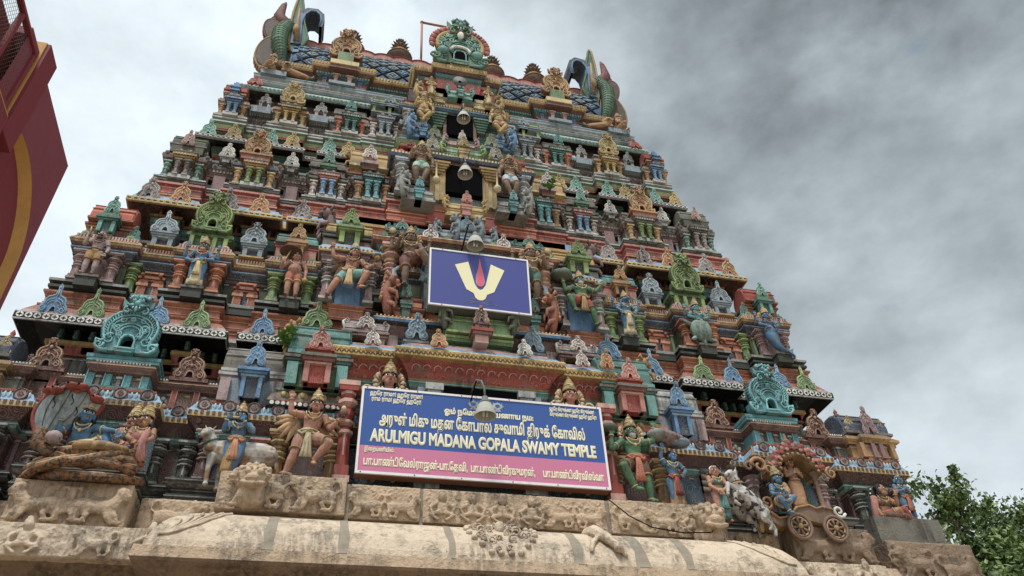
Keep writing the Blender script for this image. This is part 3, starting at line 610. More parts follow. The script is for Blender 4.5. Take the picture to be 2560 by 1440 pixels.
# ---- second storey
A2 = plan([(2.3,15.45),(3.6,15.55),(3.85,15.7),(4.85,15.7),(6.0,15.98),(7.0,15.65),(8.15,15.98),(9.3,15.7)], YB-.6)
B2 = plan([(3.6,16.6),(4.35,16.3),(5.35,16.65),(6.05,16.3),(7.4,16.65),(8.35,16.3)], YB-.9)
mb = MB()
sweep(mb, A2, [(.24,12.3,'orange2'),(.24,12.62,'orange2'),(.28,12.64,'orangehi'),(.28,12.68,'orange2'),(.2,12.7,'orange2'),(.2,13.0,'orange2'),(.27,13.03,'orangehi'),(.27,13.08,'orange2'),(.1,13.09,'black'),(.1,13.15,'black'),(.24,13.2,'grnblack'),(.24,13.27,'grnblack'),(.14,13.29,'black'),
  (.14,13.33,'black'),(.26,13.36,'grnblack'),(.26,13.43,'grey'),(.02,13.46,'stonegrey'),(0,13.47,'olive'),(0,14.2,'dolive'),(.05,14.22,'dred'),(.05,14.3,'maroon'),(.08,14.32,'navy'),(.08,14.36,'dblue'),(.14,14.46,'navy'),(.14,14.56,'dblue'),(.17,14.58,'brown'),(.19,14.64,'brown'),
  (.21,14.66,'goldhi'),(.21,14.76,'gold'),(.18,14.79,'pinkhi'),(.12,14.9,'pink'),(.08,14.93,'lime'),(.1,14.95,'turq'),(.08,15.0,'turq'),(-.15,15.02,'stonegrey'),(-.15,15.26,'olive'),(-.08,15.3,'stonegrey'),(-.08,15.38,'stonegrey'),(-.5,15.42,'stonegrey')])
along(A2, .21, .1, lambda x, y: disc(mb, x, y, 14.71, .03, 'brown', None, .006, 6), .05)
along(A2, .13, .07, lambda x, y: mb.box(x-.02, x+.02, y-.06, y, 14.79, 14.9, 'pinkhi'), .04)
along(A2, .14, .21, lambda x, y: mb.box(x-.06, x+.06, y-.006, y, 14.49, 14.53, 'bgreyhi'), .1)
along(A2, .1, .2, lambda x, y: mb.box(x-.035, x+.035, y-.06, y, 13.08, 13.16, 'grey'), .1)
def t2rose(x, y): disc(mb, x, y-.02, 14.93, .1, 'lime' if abs(x) > 7.5 or abs(x) < 5 else 'pinkhi', 'green' if abs(x) > 7.5 or abs(x) < 5 else 'mauve', .04)
for (lo, hi) in ((8.1, 9.6), (5.9, 7.15), (3.8, 4.9)):
    along(A2, .1, .45, t2rose, .15, (lo, hi)); along(A2, .1, .45, t2rose, .15, (-hi, -lo))
sweep(mb, B2, [(-.25,15.2,'stonegrey'),(-.25,16.0,'stonegrey'),(-.2,16.02,'stonegrey'),(-.2,16.22,'black'),(-.18,16.3,'tealband'),(-.12,16.36,'tealband'),(-.12,16.52,'turq'),(-.08,16.53,'wood'),(-.06,16.6,'ochre'),(-.22,16.62,'navy'),(-.22,16.9,'navy'),(.1,16.78,'brown'),(.40,16.5,'brown'),(.44,16.51,'ochre'),
  (.45,16.53,'gold'),(.45,16.66,'goldhi'),(.42,16.7,'gold'),(.38,16.72,'sky'),(.3,16.9,'sky'),(.12,17.08,'skyhi'),(0,17.18,'sky'),(-.02,17.2,'red'),(-.02,17.26,'vermil'),(-.3,17.28,'stonegrey')])
def t2brk(x, y): mb.prism([(x-.04, 16.62), (x+.04, 16.62), (x+.04, 16.88), (x-.04, 16.88)], y-.12, y, 'mauve'); mb.ball((x, y-.12, 16.7), (.042,.06,.09), 'pink', 6, 4)
along(B2, -.22, .2, t2brk, .1)
def t2lat(x, y): mb.box(x-.045, x+.045, y-.005, y+.01, 16.57, 16.615, 'black'); mb.box(x+.06, x+.085, y-.004, y+.01, 16.6, 16.63, 'ochre'); mb.box(x+.06, x+.085, y-.004, y+.01, 16.55, 16.575, 'ochre')
along(B2, .45, .15, t2lat, .08)
along(B2, .16, .35, lambda x, y: mb.box(x-.006, x+.006, y-.02, y+.1, 16.72, 17.05, 'blue'), .1)
pilasters(A2, 0, 13.47, 14.2, [('dolive','bgrey'),('mauve','mauvehi'),('green2','lime')], .3); pilasters(A2, -.15, 15.02, 15.26, [('stonegrey','greyhi')], .2); pilasters(B2, -.25, 15.45, 16.0, [('stonegrey','greyhi'),('bgrey','bgreyhi')], .26)
s2 = part(mb, 'storey')
for s in (-1, 1):
    for x, cc in ((8.33, 0), (7.55, 1), (6.36, 0), (5.54, 1), (4.42, 0)):
        kudu(s2, 'leaf', ('mauvehi','greyhi','mauve') if (cc == 0) == (s < 0 or x < 5) else ('orange','goldhi','vermil'), s*x, 16.02, 16.72, .52, .80)
    q = MB(); x = s*6.5
    for px in (-.4, -.14, .14, .4): q.box(x+px-.05, x+px+.05, 15.55, 15.7, 14.98, 15.32, 'lime')
    q.box(x-.45, x+.45, 15.66, 16.1, 14.98, 15.34, 'bgreen'); steps(q, x, 16.1, 15.32, .98, .42, [(.02,.05,'green2'),(.07,.09,'bgreen'),(.03,.07,'green2')]); q.build('pavilion', s2)
    kudu(s2, 'big', ('bgreen','lime','dkgreen'), x, 15.68, 15.5, 1.02, 1.3, d=1.4)
    for xx in (7.6, 5.45):
        pavq = MB(); x = s*xx
        pavq.box(x-.24, x-.13, 15.75, 15.95, 14.98, 15.3, 'bgrey'); pavq.box(x+.13, x+.24, 15.75, 15.95, 14.98, 15.3, 'bgrey'); pavq.box(x-.14, x+.14, 15.86, 16, 14.98, 15.3, 'dblue')
        steps(pavq, x, 16.2, 15.28, .52, .45, [(0,.05,'bgreyhi'),(.04,.06,'bgrey'),(.07,.06,'bgrey')]); pavq.box(x-.3, x+.3, 15.7, 16, 14.94, 14.99, 'gold'); pavq.build('pavilion', s2)
        kudu(s2, 'leaf' if xx < 6 else 'small', ('bgrey','bgreyhi','dblue'), x, 15.78, 15.42, .62, .76)
    q = MB(); x = s*8.85                                              # corner roof
    q.box(x-.5, x+.5, 15.75, 16.4, 14.98, 15.3, 'orange2'); steps(q, x, 16.4, 15.28, .95, .6, [(0,.06,'tan'),(.06,.06,'tan'),(.1,.06,'orange2'),(.03,.05,'wood')]); barrel(q, x, 15.95, 15.5, 1.02, .72, .66, 'vermil' if s < 0 else 'redcloth', 'orange2')
    q.box(x-.16, x+.16, 15.5, 15.8, 15.0, 15.36, 'dteal'); q.box(x-.19, x-.1, 15.44, 15.6, 15, 15.36, 'turq'); q.box(x+.1, x+.19, 15.44, 15.6, 15, 15.36, 'turq'); steps(q, x, 15.9, 15.34, .4, .45, [(.03,.06,'tealband'),(.07,.07,'tealband'),(.0,.14,'green')]); q.build('corner_turret', s2)
    kudu(s2, 'leaf', ('tealband','turqhi','dteal'), x, 15.5, 15.62, .36, .56); kudu(s2, 'leaf', ('tealband','turq','dteal'), s*8.24, 15.72, 15.0, .3, .5)
    # pink-fronted barrel shrine (over the umbrella figure)
    q = MB(); x = s*4.38
    q.box(x-.5, x+.5, 15.6, 16.2, 14.98, 15.3, 'pink'); steps(q, x, 16.2, 15.28, 1.0, .55, [(0,.05,'pinkhi'),(.05,.06,'pink'),(.08,.06,'redcloth')]); barrel(q, x, 15.85, 15.45, 1.06, .6, .46, 'turq', 'tealband')
    q.box(x-.14, x+.14, 15.45, 15.7, 14.98, 15.26, 'dmaroon'); q.box(x-.18, x-.1, 15.4, 15.6, 14.98, 15.26, 'tan'); q.box(x+.1, x+.18, 15.4, 15.6, 14.98, 15.26, 'tan'); steps(q, x, 15.8, 15.26, .4, .4, [(.03,.05,'tanhi'),(.08,.06,'tan'),(.03,.1,'ochre')]); q.build('pavilion', s2)
    kudu(s2, 'leaf', ('tan','tanhi','brown'), x, 15.42, 15.5, .38, .5)
    # green-posted shrine over the second winged figure, striped lion beside it
    q = MB(); x = s*3.1
    q.box(x-.66, x+.66, 15.45, 16.2, 15.32, 15.72, 'stonegrey'); steps(q, x, 16.2, 15.7, 1.3, .75, [(0,.06,'black'),(.05,.07,'grey'),(.08,.06,'black')]); barrel(q, x, 15.85, 15.88, 1.25, .8, .62, 'gold', 'ochre')
    q.box(x-.2, x+.2, 15.2, 15.5, 15.34, 15.74, 'dkgreen'); q.box(x-.26, x-.13, 15.12, 15.4, 15.34, 15.74, 'lime'); q.box(x+.13, x+.26, 15.12, 15.4, 15.34, 15.74, 'lime'); steps(q, x, 15.6, 15.74, .56, .5, [(.03,.05,'lime'),(.08,.08,'green2'),(.02,.12,'green2')]); q.build('pavilion', s2)
    kudu(s2, 'leaf', ('green2','lime','dkgreen'), x, 15.1, 15.94, .44, .56); yali(s2, s*3.72, 15.75, 15.75, 1.15, 'mauve', 'stonegrey', flip=-s)
    q = MB(); G = [(a+s*2.98, b) for a, b in plan([(.3,15.28),(.62,15.36)], 16)]       # its bay
    sweep(q, G, [(.1,12.9,'orange2'),(.1,13.26,'orange2'),(.15,13.28,'orangehi'),(.15,13.34,'orange2'),(0,13.36,'niche'),(0,14.6,'blue'),(.03,14.62,'tealband'),(.03,14.72,'mauve'),(.1,14.8,'plum'),(.14,14.95,'mauve'),(.2,15.0,'brown'),(.22,15.03,'goldhi'),(.22,15.12,'cream'),(.2,15.15,'sky'),(.12,15.28,'sky'),(.1,15.31,'redcloth'),(-.2,15.33,'stonegrey')])
    along(G, .22, .1, lambda a, b: disc(q, a, b, 15.08, .03, 'brown', None, .006, 6), .05); q.build('bay', s2)
    for e in (-.52, .52): pillar(s2, ('mauve','greyhi'), s*2.98+e, 15.2, 13.4, 1.2, .8)
    for xx, yy, cc in ((9.1,15.55,('mauve','mauvehi')),(8.4,15.55,('mauve','mauvehi')),(8.02,15.84,('bgreen','lime')),(6.9,15.5,('orange2','orangehi')),(6.1,15.5,('orange2','orangehi')),(4.75,15.58,('green2','lime')),(3.95,15.58,('green2','lime'))):
        pillar(s2, cc, s*xx, yy, 13.45, .86, .75)
    for xx in (7.56, 5.4):                                            # little orange niches
        q = MB(); x = s*xx; y = 15.9
        q.box(x-.34, x+.34, y-.22, y, 13.1, 13.36, 'grnblack'); q.box(x-.3, x+.3, y-.24, y, 13.3, 13.36, 'grey'); q.box(x-.06, x+.06, y-.06, y+.06, 13.36, 13.95, 'dblue')
        for e in (-.17, .17): q.box(x+e-.1, x+e+.1, y-.12, y+.05, 13.36, 13.72, 'orange2'); q.box(x+e-.085, x+e-.07, y-.13, y, 13.38, 13.7, 'tanhi'); q.box(x+e-.13, x+e+.13, y-.15, y, 13.72, 13.8, 'orangehi'); q.box(x+e-.11, x+e+.11, y-.12, y, 13.8, 13.9, 'orange2')
        steps(q, x, y+.05, 13.9, .5, .15, [(0,.04,'orangehi'),(.05,.07,'orange2'),(-.02,.06,'brown'),(-.1,.1,'orange2'),(-.04,.05,'orangehi')])
        for e in (-.2, .2): q.ball((x+e, y-.2, 14.0), .05, 'orange2')
        q.build('niche', s2)
    q = MB()
    for xx in (8.75, 6.5): q.box(s*xx-.33, s*xx+.33, 15.62, 15.75, 13.46, 14.25, 'mauve'); 
    for xx in (8.75, 6.5, 4.3): q.box(s*xx-.22, s*xx+.22, 15.2, 15.6, 13.12, 13.37, 'grnblack'); q.box(s*xx-.25, s*xx+.25, 15.17, 15.6, 13.37, 13.43, 'stonegrey')
    q.build('niche_panel', s2)
# ---- third and fourth storeys: clusters of columns under coloured blocks
def cluster(st, x, y, z0, zc, w, outer, inner, blk, oblk, zt):
    q = MB(); hw = w/2; q.box(x-hw-.02, x+hw+.02, y+.1, y+.2, z0-.1, zc+.3, oblk)
    q.box(x-hw-.04, x+hw+.04, y-.1, y+.2, z0-.1, z0, 'grey'); q.box(x-hw*.55, x+hw*.55, y-.2, y+.2, z0-.12, z0+.012, 'greyhi')
    for e in (-1, 1):
        zz = zc
        for g, hh, k in ((-.02,.05,oblk),(.02,.06,oblk),(.06,.09,oblk),(.03,.08,'stonegrey')): q.box(x+e*hw*.78-hw*.24-g, x+e*hw*.78+hw*.24+g, y-.06-g, y+.2, zz, zz+hh, k); zz += hh
    zz = zc-.02
    for g, hh, k in ((0,.05,blk),(-.03,.04,blk),(.03,.07,blk),(.08,.1,blk),(.1,.03,'stonegrey'),(.04,.07,blk)): q.box(x-hw*.46-g, x+hw*.46+g, y-.2-g, y+.15, zz, zz+hh, k); zz += hh
    for e in (-.24, .24): disc(q, x+e*hw, y-.24, zz-.02, .06, oblk, blk, .03, 8)
    for i in range(7): q.box(x-hw*.44+hw*.88*i/6-.014, x-hw*.44+hw*.88*i/6+.014, y-.285, y-.2, zz-.2, zz-.12, 'greyhi')
    q.build('bracket_block', st)
    for e in (-.8, .8): pillar(st, outer, x+e*hw, y-.02, z0, zc-z0, (zc-z0)*.75)
    for e in (-.24, .24): pillar(st, inner, x+e*hw, y-.16, z0, zc-z0, (zc-z0)*.62)
A3 = plan([(2.0,16.0),(2.1,16.45),(3.1,16.45),(3.35,16.7),(4.4,16.55),(5.35,16.82),(6.5,16.5),(7.35,16.82),(8.35,16.55)], YB-1.2)
B3 = plan([(3.5,17.4),(4.0,17.08),(5.15,17.4),(5.85,17.08),(6.85,17.4),(7.54,17.08)], YB-1.5)
mb = MB()
sweep(mb, A3, [(.16,17.0,'vermil'),(.16,17.3,'vermil'),(.2,17.32,'red'),(.2,17.38,'orangehi'),(.14,17.4,'vermil'),(.14,17.72,'vermil'),(.22,17.75,'red'),(.22,17.82,'pink'),(.08,17.83,'stonegrey'),(.08,17.88,'stonegrey'),(.18,17.92,'stonegrey'),(.18,17.98,'grnblack'),(.1,18.0,'stonegrey'),(.18,18.03,'stonegrey'),
  (.18,18.08,'greyhi'),(0,18.1,'wallgrey'),(0,18.66,'wallgrey'),(.05,18.68,'brown'),(.05,18.74,'mauve'),(.08,18.78,'stonegrey'),(.12,18.88,'mauve'),(.16,18.94,'stonegrey'),(.16,19.02,'stonegrey'),(.06,19.14,'stonegrey'),(-.1,19.16,'stonegrey'),(-.1,19.34,'stonegrey'),(-.03,19.38,'grey'),(-.03,19.46,'grey'),(-.4,19.5,'stonegrey')])
along(A3, .09, .09, lambda x, y: mb.box(x-.025, x+.025, y-.05, y, 18.8, 18.88, 'mauvehi'), .05)
along(A3, .14, .3, lambda x, y: disc(mb, x, y, 19.04, .06, 'stonegrey', 'brown', .04, 8), .1)
along(A3, .1, .17, lambda x, y: mb.box(x-.03, x+.03, y-.05, y, 17.84, 17.9, 'greyhi'), .1)
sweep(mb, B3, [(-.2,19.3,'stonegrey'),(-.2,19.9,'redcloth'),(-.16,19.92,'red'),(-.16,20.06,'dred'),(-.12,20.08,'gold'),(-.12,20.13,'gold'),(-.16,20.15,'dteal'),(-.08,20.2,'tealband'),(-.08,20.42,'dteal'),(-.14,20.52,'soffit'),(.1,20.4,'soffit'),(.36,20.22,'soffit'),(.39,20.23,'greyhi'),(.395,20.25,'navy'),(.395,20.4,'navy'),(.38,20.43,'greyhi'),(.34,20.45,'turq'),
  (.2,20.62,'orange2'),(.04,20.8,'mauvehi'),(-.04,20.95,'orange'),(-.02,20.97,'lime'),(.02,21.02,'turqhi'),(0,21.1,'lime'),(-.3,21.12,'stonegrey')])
def t3lat(x, y): mb.ring((x, y, 20.325), .055, .012, 'white', (0,1,0), 8, 4); mb.box(x+.05, x+.1, y-.008, y, 20.31, 20.34, 'white')
along(B3, .395, .145, t3lat, .08)
pilasters(A3, 0, 18.1, 18.66, [('stonegrey','greyhi'),('mauve','mauvehi'),('bgrey','greyhi')], .24); pilasters(A3, -.1, 19.16, 19.34, [('stonegrey','grey')], .16); pilasters(B3, -.2, 19.5, 19.9, [('redcloth','pinkhi'),('stonegrey','greyhi')], .24)
along(A3, .14, .42, lambda x, y: mb.box(x-.12, x+.12, y-.012, y, 17.45, 17.68, 'dred'), .15)
s3 = part(mb, 'storey')
for s in (-1, 1):
    for x, cc in ((7.62,0),(6.88,1),(5.8,0),(5.15,1),(4.05,0),(3.45,1)):
        kudu(s3, 'leaf', ('turq','turqhi','tealband') if (cc == 0) == (s < 0 or x < 4.5) else ('gold','goldhi','ochre'), s*x, 16.86, 20.45, .48, .72)
    kudu(s3, 'big', ('orange2','tanhi','vermil'), s*6.0, 16.4, 19.28, .86, 1.12, d=1.3)
    q = MB(); q.box(s*6-.4, s*6+.4, 16.2, 16.7, 19.05, 19.3, 'orange2'); q.box(s*6-.46, s*6+.46, 16.16, 16.7, 19.24, 19.31, 'tan'); q.build('pedestal', s3)
    for x in (6.85, 5.02):
        kudu(s3, 'leaf', ('greyhi','white','grey'), s*x, 16.62, 19.4, .42, .58); q = MB(); q.box(s*x-.1, s*x+.1, 16.55, 16.8, 19.14, 19.3, 'grey'); steps(q, s*x, 16.8, 19.28, .36, .25, [(0,.05,'greyhi'),(.04,.07,'grey')]); q.build('pedestal', s3)
    cluster(s3, s*7.88, 16.5, 18.12, 18.72, 1.05, ('dteal','turqhi'), ('mauve','greyhi'), 'gold' if s < 0 else 'stonegrey', 'maroon' if s < 0 else 'stonegrey', 19)
    cluster(s3, s*5.95, 16.42, 18.12, 18.72, 1.12, ('tan','goldhi'), ('bgreen','lime'), 'tan' if s < 0 else 'stonegrey', 'dblue' if s < 0 else 'stonegrey', 19)
    cluster(s3, s*3.9, 16.48, 18.12, 18.72, 1.0, ('mauvehi','white'), ('blue','bluehi'), 'pink', 'olive', 19)
    cluster(s3, s*2.62, 16.36, 18.12, 18.8, 1.0, ('tan','tanhi'), ('teal','tealhi'), 'tealband', 'dblue', 19)
    q = MB()
    for xx in (6.92, 4.9): q.box(s*xx-.16, s*xx+.16, 16.72, 16.9, 18.1, 18.7, 'mauve'); 
    for xx in (7.16, 6.68, 5.2, 4.62): q.box(s*xx-.07, s*xx+.07, 16.79, 16.9, 18.4, 18.56, 'dark')
    q.build('wall_niche', s3)
    q = MB(); x = s*7.92; q.box(x-.44, x+.44, 16.4, 17, 19.12, 19.4, 'dolive'); steps(q, x, 17, 19.38, .9, .55, [(0,.06,'bgreen'),(.05,.06,'stonegrey')]); barrel(q, x, 16.75, 19.48, .95, .6, .56, 'dolive' if s < 0 else 'stonegrey', 'bgreen'); q.build('corner_turret', s3)
    kudu(s3, 'leaf', ('mauvehi','pinkhi','mauve'), x, 16.36, 19.4, .34, .62)
    q = MB(); x = s*3.95; q.box(x-.5, x+.5, 16.5, 17, 19.12, 19.4, 'stonegrey'); steps(q, x, 17, 19.36, 1.05, .5, [(0,.05,'mauve'),(.05,.06,'stonegrey')]); barrel(q, x, 16.75, 19.46, 1.1, .5, .5, 'stonegrey', 'grey')
    steps(q, x, 16.6, 19.12, .3, .22, [(0,.15,'green'),(.05,.06,'tealband'),(.1,.1,'green'),(.02,.12,'tealband')]); q.build('pavilion', s3); kudu(s3, 'leaf', ('tealband','turqhi','dteal'), x, 16.36, 19.5, .36, .56)
    q = MB(); x = s*2.78; barrel(q, x, 16.6, 19.5, 1.15, .7, .95, 'gold', 'goldhi'); steps(q, x, 17, 19.05, 1.1, .6, [(0,.08,'red'),(.06,.06,'tealband'),(.1,.06,'redcloth'),(0,.25,'ochre')]); steps(q, x, 16.5, 19.3, .4, .35, [(0,.2,'brown'),(.07,.12,'mauvehi'),(0,.1,'pinkhi')]); q.build('pavilion', s3)
    kudu(s3, 'leaf', ('mauvehi','white','pink'), x, 16.12, 19.7, .46, .6); yali(s3, s*3.32, 16.7, 19.5, .9, 'gold', 'ochre', flip=-s)
A4 = plan([(1.85,16.65),(2.95,16.95),(3.0,17.0),(4.1,17.0),(4.95,17.25),(5.9,17.0),(6.8,17.25),(7.5,17.0)], YB-1.6)
B4 = plan([(6.85,17.5)], YB-2.0)
mb = MB()
sweep(mb, A4, [(.08,20.9,'orange'),(.08,21.04,'orange2'),(.1,21.06,'turqhi'),(.12,21.14,'lime'),(.18,21.2,'stonegrey'),(.18,21.26,'turqhi'),(.14,21.3,'grey'),(.06,21.32,'grey'),(.06,21.36,'grey'),(.16,21.4,'grey'),(.16,21.46,'greyhi'),(.1,21.48,'grey'),(.16,21.52,'grey'),(.16,21.58,'greyhi'),(0,21.6,'stonegrey'),(0,22.0,'maroon'),(.05,22.02,'bgrey'),(.05,22.08,'dblue'),
  (.12,22.12,'stonegrey'),(.14,22.2,'bgrey'),(.10,22.24,'bgrey'),(.10,22.36,'bgreyhi'),(0,22.42,'stonegrey'),(-.12,22.44,'stonegrey'),(-.12,22.64,'stonegrey'),(-.02,22.68,'stonegrey'),(-.02,22.76,'grey'),(-.35,22.8,'stonegrey')])
along(A4, .1, .08, lambda x, y: mb.box(x-.02, x+.02, y-.04, y, 22.06, 22.12, 'grey'), .05)
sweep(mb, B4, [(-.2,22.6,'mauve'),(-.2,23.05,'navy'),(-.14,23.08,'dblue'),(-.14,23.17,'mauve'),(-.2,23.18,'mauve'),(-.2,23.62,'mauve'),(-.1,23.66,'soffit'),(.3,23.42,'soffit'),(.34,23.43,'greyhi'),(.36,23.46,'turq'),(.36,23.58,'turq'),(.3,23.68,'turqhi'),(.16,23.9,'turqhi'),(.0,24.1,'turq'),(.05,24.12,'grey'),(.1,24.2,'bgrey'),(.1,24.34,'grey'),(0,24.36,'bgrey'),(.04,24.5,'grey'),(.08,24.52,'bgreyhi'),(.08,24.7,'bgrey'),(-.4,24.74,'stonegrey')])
along(B4, .37, .13, lambda x, y: (mb.ball((x, y, 23.56), (.05,.03,.05), 'bead', 7, 4), mb.ball((x+.065, y, 23.5), (.018,.02,.03), 'greyhi', 5, 3)), .06)
pilasters(A4, 0, 21.6, 22.0, [('mauve','mauvehi'),('stonegrey','greyhi'),('brown','brownhi')], .22); pilasters(A4, -.12, 22.44, 22.64, [('stonegrey','grey')], .16); pilasters(B4, -.2, 22.82, 23.04, [('bgrey','bgreyhi')], .3)
s4 = part(mb, 'storey')
for s in (-1, 1):
    cluster(s4, s*7.16, 16.95, 21.62, 22.08, .82, ('tan','tanhi'), ('blue','bluehi'), 'blue', 'tan', 22)
    cluster(s4, s*5.4, 16.92, 21.6, 22.06, .98, ('gold','goldhi'), ('gold','goldhi'), 'gold', 'ochre', 22)
    cluster(s4, s*3.5, 16.92, 21.6, 22.1, .95, ('orange','orangehi'), ('tealband','turq'), 'tealband', 'orange', 22)
    cluster(s4, s*2.4, 16.86, 21.62, 22.2, .95, ('mauvehi','white'), ('bgrey','bgreyhi'), 'bgrey', 'mauve', 22)
    kudu(s4, 'big', ('gold','goldhi','brown'), s*5.4, 16.8, 22.5, .76, 1.0, d=1.3)
    q = MB(); q.box(s*5.4-.32, s*5.4+.32, 16.72, 17.1, 22.4, 22.56, 'ochre'); q.build('pedestal', s4)
    for x in (6.26, 4.5):
        kudu(s4, 'leaf', ('grey','greyhi','stonegrey'), s*x, 17.05, 22.6, .42, .52); q = MB()
        for e in (-.13, .13): q.box(s*x+e-.05, s*x+e+.05, 17, 17.2, 22.4, 22.62, 'greyhi')
        q.box(s*x-.38, s*x+.38, 16.98, 17.25, 22.12, 22.42, 'bgrey'); q.build('pedestal', s4)
    q = MB(); x = s*7.2; steps(q, x, 17.3, 22.4, .6, .45, [(0,.2,'redcloth'),(.05,.06,'tan'),(0,.08,'pink'),(.06,.06,'redcloth')]); barrel(q, x, 17.1, 22.78, .7, .5, .46, 'redcloth', 'pink'); steps(q, x, 16.9, 22.42, .22, .2, [(0,.2,'dblue'),(.04,.06,'blue'),(0,.1,'blue'),(.05,.06,'blue'),(-.02,.2,'blue'),(-.06,.1,'blue')]); q.build('corner_turret', s4)
    q = MB(); x = s*3.55; barrel(q, x, 17.1, 22.5, 1.05, .5, .42, 'stonegrey', 'grey'); steps(q, x, 16.92, 22.4, .28, .2, [(0,.15,'green'),(.05,.08,'tealband'),(.0,.12,'green')]); q.build('pavilion', s4); kudu(s4, 'leaf', ('tealband','turq','dteal'), x, 16.7, 22.64, .34, .52)
    pavilion(s4, s*2.3, 16.9, 22.6, 1.2, .9, ('bgrey','lime','bgrey','lime','green2','bgrey','bgreyhi'))
    kudu(s4, 'leaf', ('redcloth','pink','red'), s*6.75, 17.16, 23.62, .5, .62, tilt=radians(-12))
    q = MB()                                                          # weathered stucco plants on the bare wall
    for xx in (6.3, 4.5):
        for i in range(9): a = rnd.uniform(0, pi); q.tube([(s*xx, 17.22, 21.66), (s*xx+.2*cos(a), 17.2, 21.72+.12*sin(a)), (s*xx+.34*cos(a), 17.2, 21.76+.2*sin(a))], [.02,.03,.012], 'stonegrey' if i % 3 else 'mauvehi', n=5)
    q.build('stucco_relief', s4)
# ---- neck and wagon-vault roof
T5 = plan([(1.35,17.25),(3.2,17.95),(4.8,17.65),(6.15,17.95)], YC+1.5)
mb = MB()
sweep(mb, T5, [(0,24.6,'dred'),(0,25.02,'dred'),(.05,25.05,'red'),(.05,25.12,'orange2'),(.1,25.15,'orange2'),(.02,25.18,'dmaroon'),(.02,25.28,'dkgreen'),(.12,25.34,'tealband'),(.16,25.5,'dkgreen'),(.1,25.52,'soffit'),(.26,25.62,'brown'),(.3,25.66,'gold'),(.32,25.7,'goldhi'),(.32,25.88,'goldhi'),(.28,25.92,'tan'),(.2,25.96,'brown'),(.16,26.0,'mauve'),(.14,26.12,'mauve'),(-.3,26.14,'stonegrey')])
def dent(x, y): mb.box(x-.03, x+.03, y-.03, y, 25.72, 25.78, 'gold'); mb.box(x-.03, x+.03, y-.025, y, 25.81, 25.86, 'gold'); mb.box(x+.035, x+.055, y-.006, y, 25.7, 25.88, 'brown')
along(T5, .32, .11, dent, .04)
along(T5, .15, .1, lambda x, y: mb.ball((x, y, 25.42), (.045,.03,.06), 'turq', 6, 4), .05)
neck = part(mb, 'roof_neck')
for s in (-1, 1):
    for e, cc in ((-.62,('dblue','blue')),(.62,('dblue','blue')),(-.24,('mauvehi','pinkhi')),(.24,('mauvehi','pinkhi'))):
        pillar(neck, cc, s*4+e, 17.62 if abs(e) > .4 else 17.5, 24.86, .5, .48, 'square')
    q = MB(); q.box(s*4-.85, s*4+.85, 17.42, 17.7, 24.7, 24.8, 'dblue'); q.box(s*4-.45, s*4+.45, 17.32, 17.7, 24.72, 24.87, 'bgrey'); q.box(s*4-.4, s*4+.4, 17.56, 17.66, 24.86, 25.3, 'navy'); q.box(s*4-.28, s*4+.28, 17.3, 17.9, 26.0, 26.6, 'green2'); q.box(s*4-.5, s*4+.5, 17.2, 17.7, 25.72, 25.95, 'goldhi'); q.box(s*4-.52, s*4+.52, 17.25, 17.7, 25.55, 25.72, 'brown'); q.build('pedestal', neck)
    kudu(neck, 'big', ('orange2','tanhi','red'), s*4.02, 17.6, 26.5, 1.18, 1.55, d=1.3)
    q = MB(); q.box(s*6.3-.42, s*6.3+.42, 17.3, 18.3, 24.6, 24.84, 'bgrey'); q.box(s*6.3-.36, s*6.3+.36, 17.36, 18.3, 24.84, 24.92, 'bgreyhi'); q.build('pedestal', neck)
mb = MB(); RW = 5.95
HOR = [(1.42,26.1),(1.5,26.35),(1.5,26.65),(1.40,27.05),(1.2,27.5),(1.0,27.9),(.75,28.3),(.5,28.62),(.25,28.85),(0,28.95)]
hs = [0]
for (a, b), (c, d) in zip(HOR, HOR[1:]): hs.append(hs[-1]+math.hypot(c-a, d-b))
def roofpt(x, t, lift=0.0):
    t = max(0, min(hs[-1]-1e-6, t)); i = max(j for j in range(len(HOR)-1) if hs[j] <= t); u = (t-hs[i])/(hs[i+1]-hs[i])
    (a, b), (c, d) = HOR[i], HOR[i+1]; nx, nz = d-b, -(c-a); l_ = math.hypot(nx, nz)
    return (x, YC-(a+(c-a)*u)-lift*nx/l_, b+(d-b)*u+lift*nz/l_)
prof = [(YC-a, z) for a, z in HOR] + [(YC+a, z) for a, z in HOR[-2::-1]]; m = len(prof)
mb.add([(-RW, y, z) for y, z in prof]+[(RW, y, z) for y, z in prof], [(i, i+1, m+i+1, m+i) for i in range(m-1)] + [tuple(range(m)), tuple(range(2*m-1, m-1, -1))], 'blue', True)
vr = part(mb, 'vault_roof')
mb = MB(); cw, ch = .74, .56; nx_ = int(2*RW/cw)
for i in range(-8, nx_+8):
    for sg in (-1, 1):
        P = [];
        for j in range(19):
            t = hs[-1]*j/18; x = -RW+i*cw + sg*(t/ch)*cw
            if -RW <= x <= RW: P.append(roofpt(x, t, .012))
        if len(P) > 1: mb.tube(P, .045, 'black', n=4)
mb.build('lattice', vr)
mb = MB()
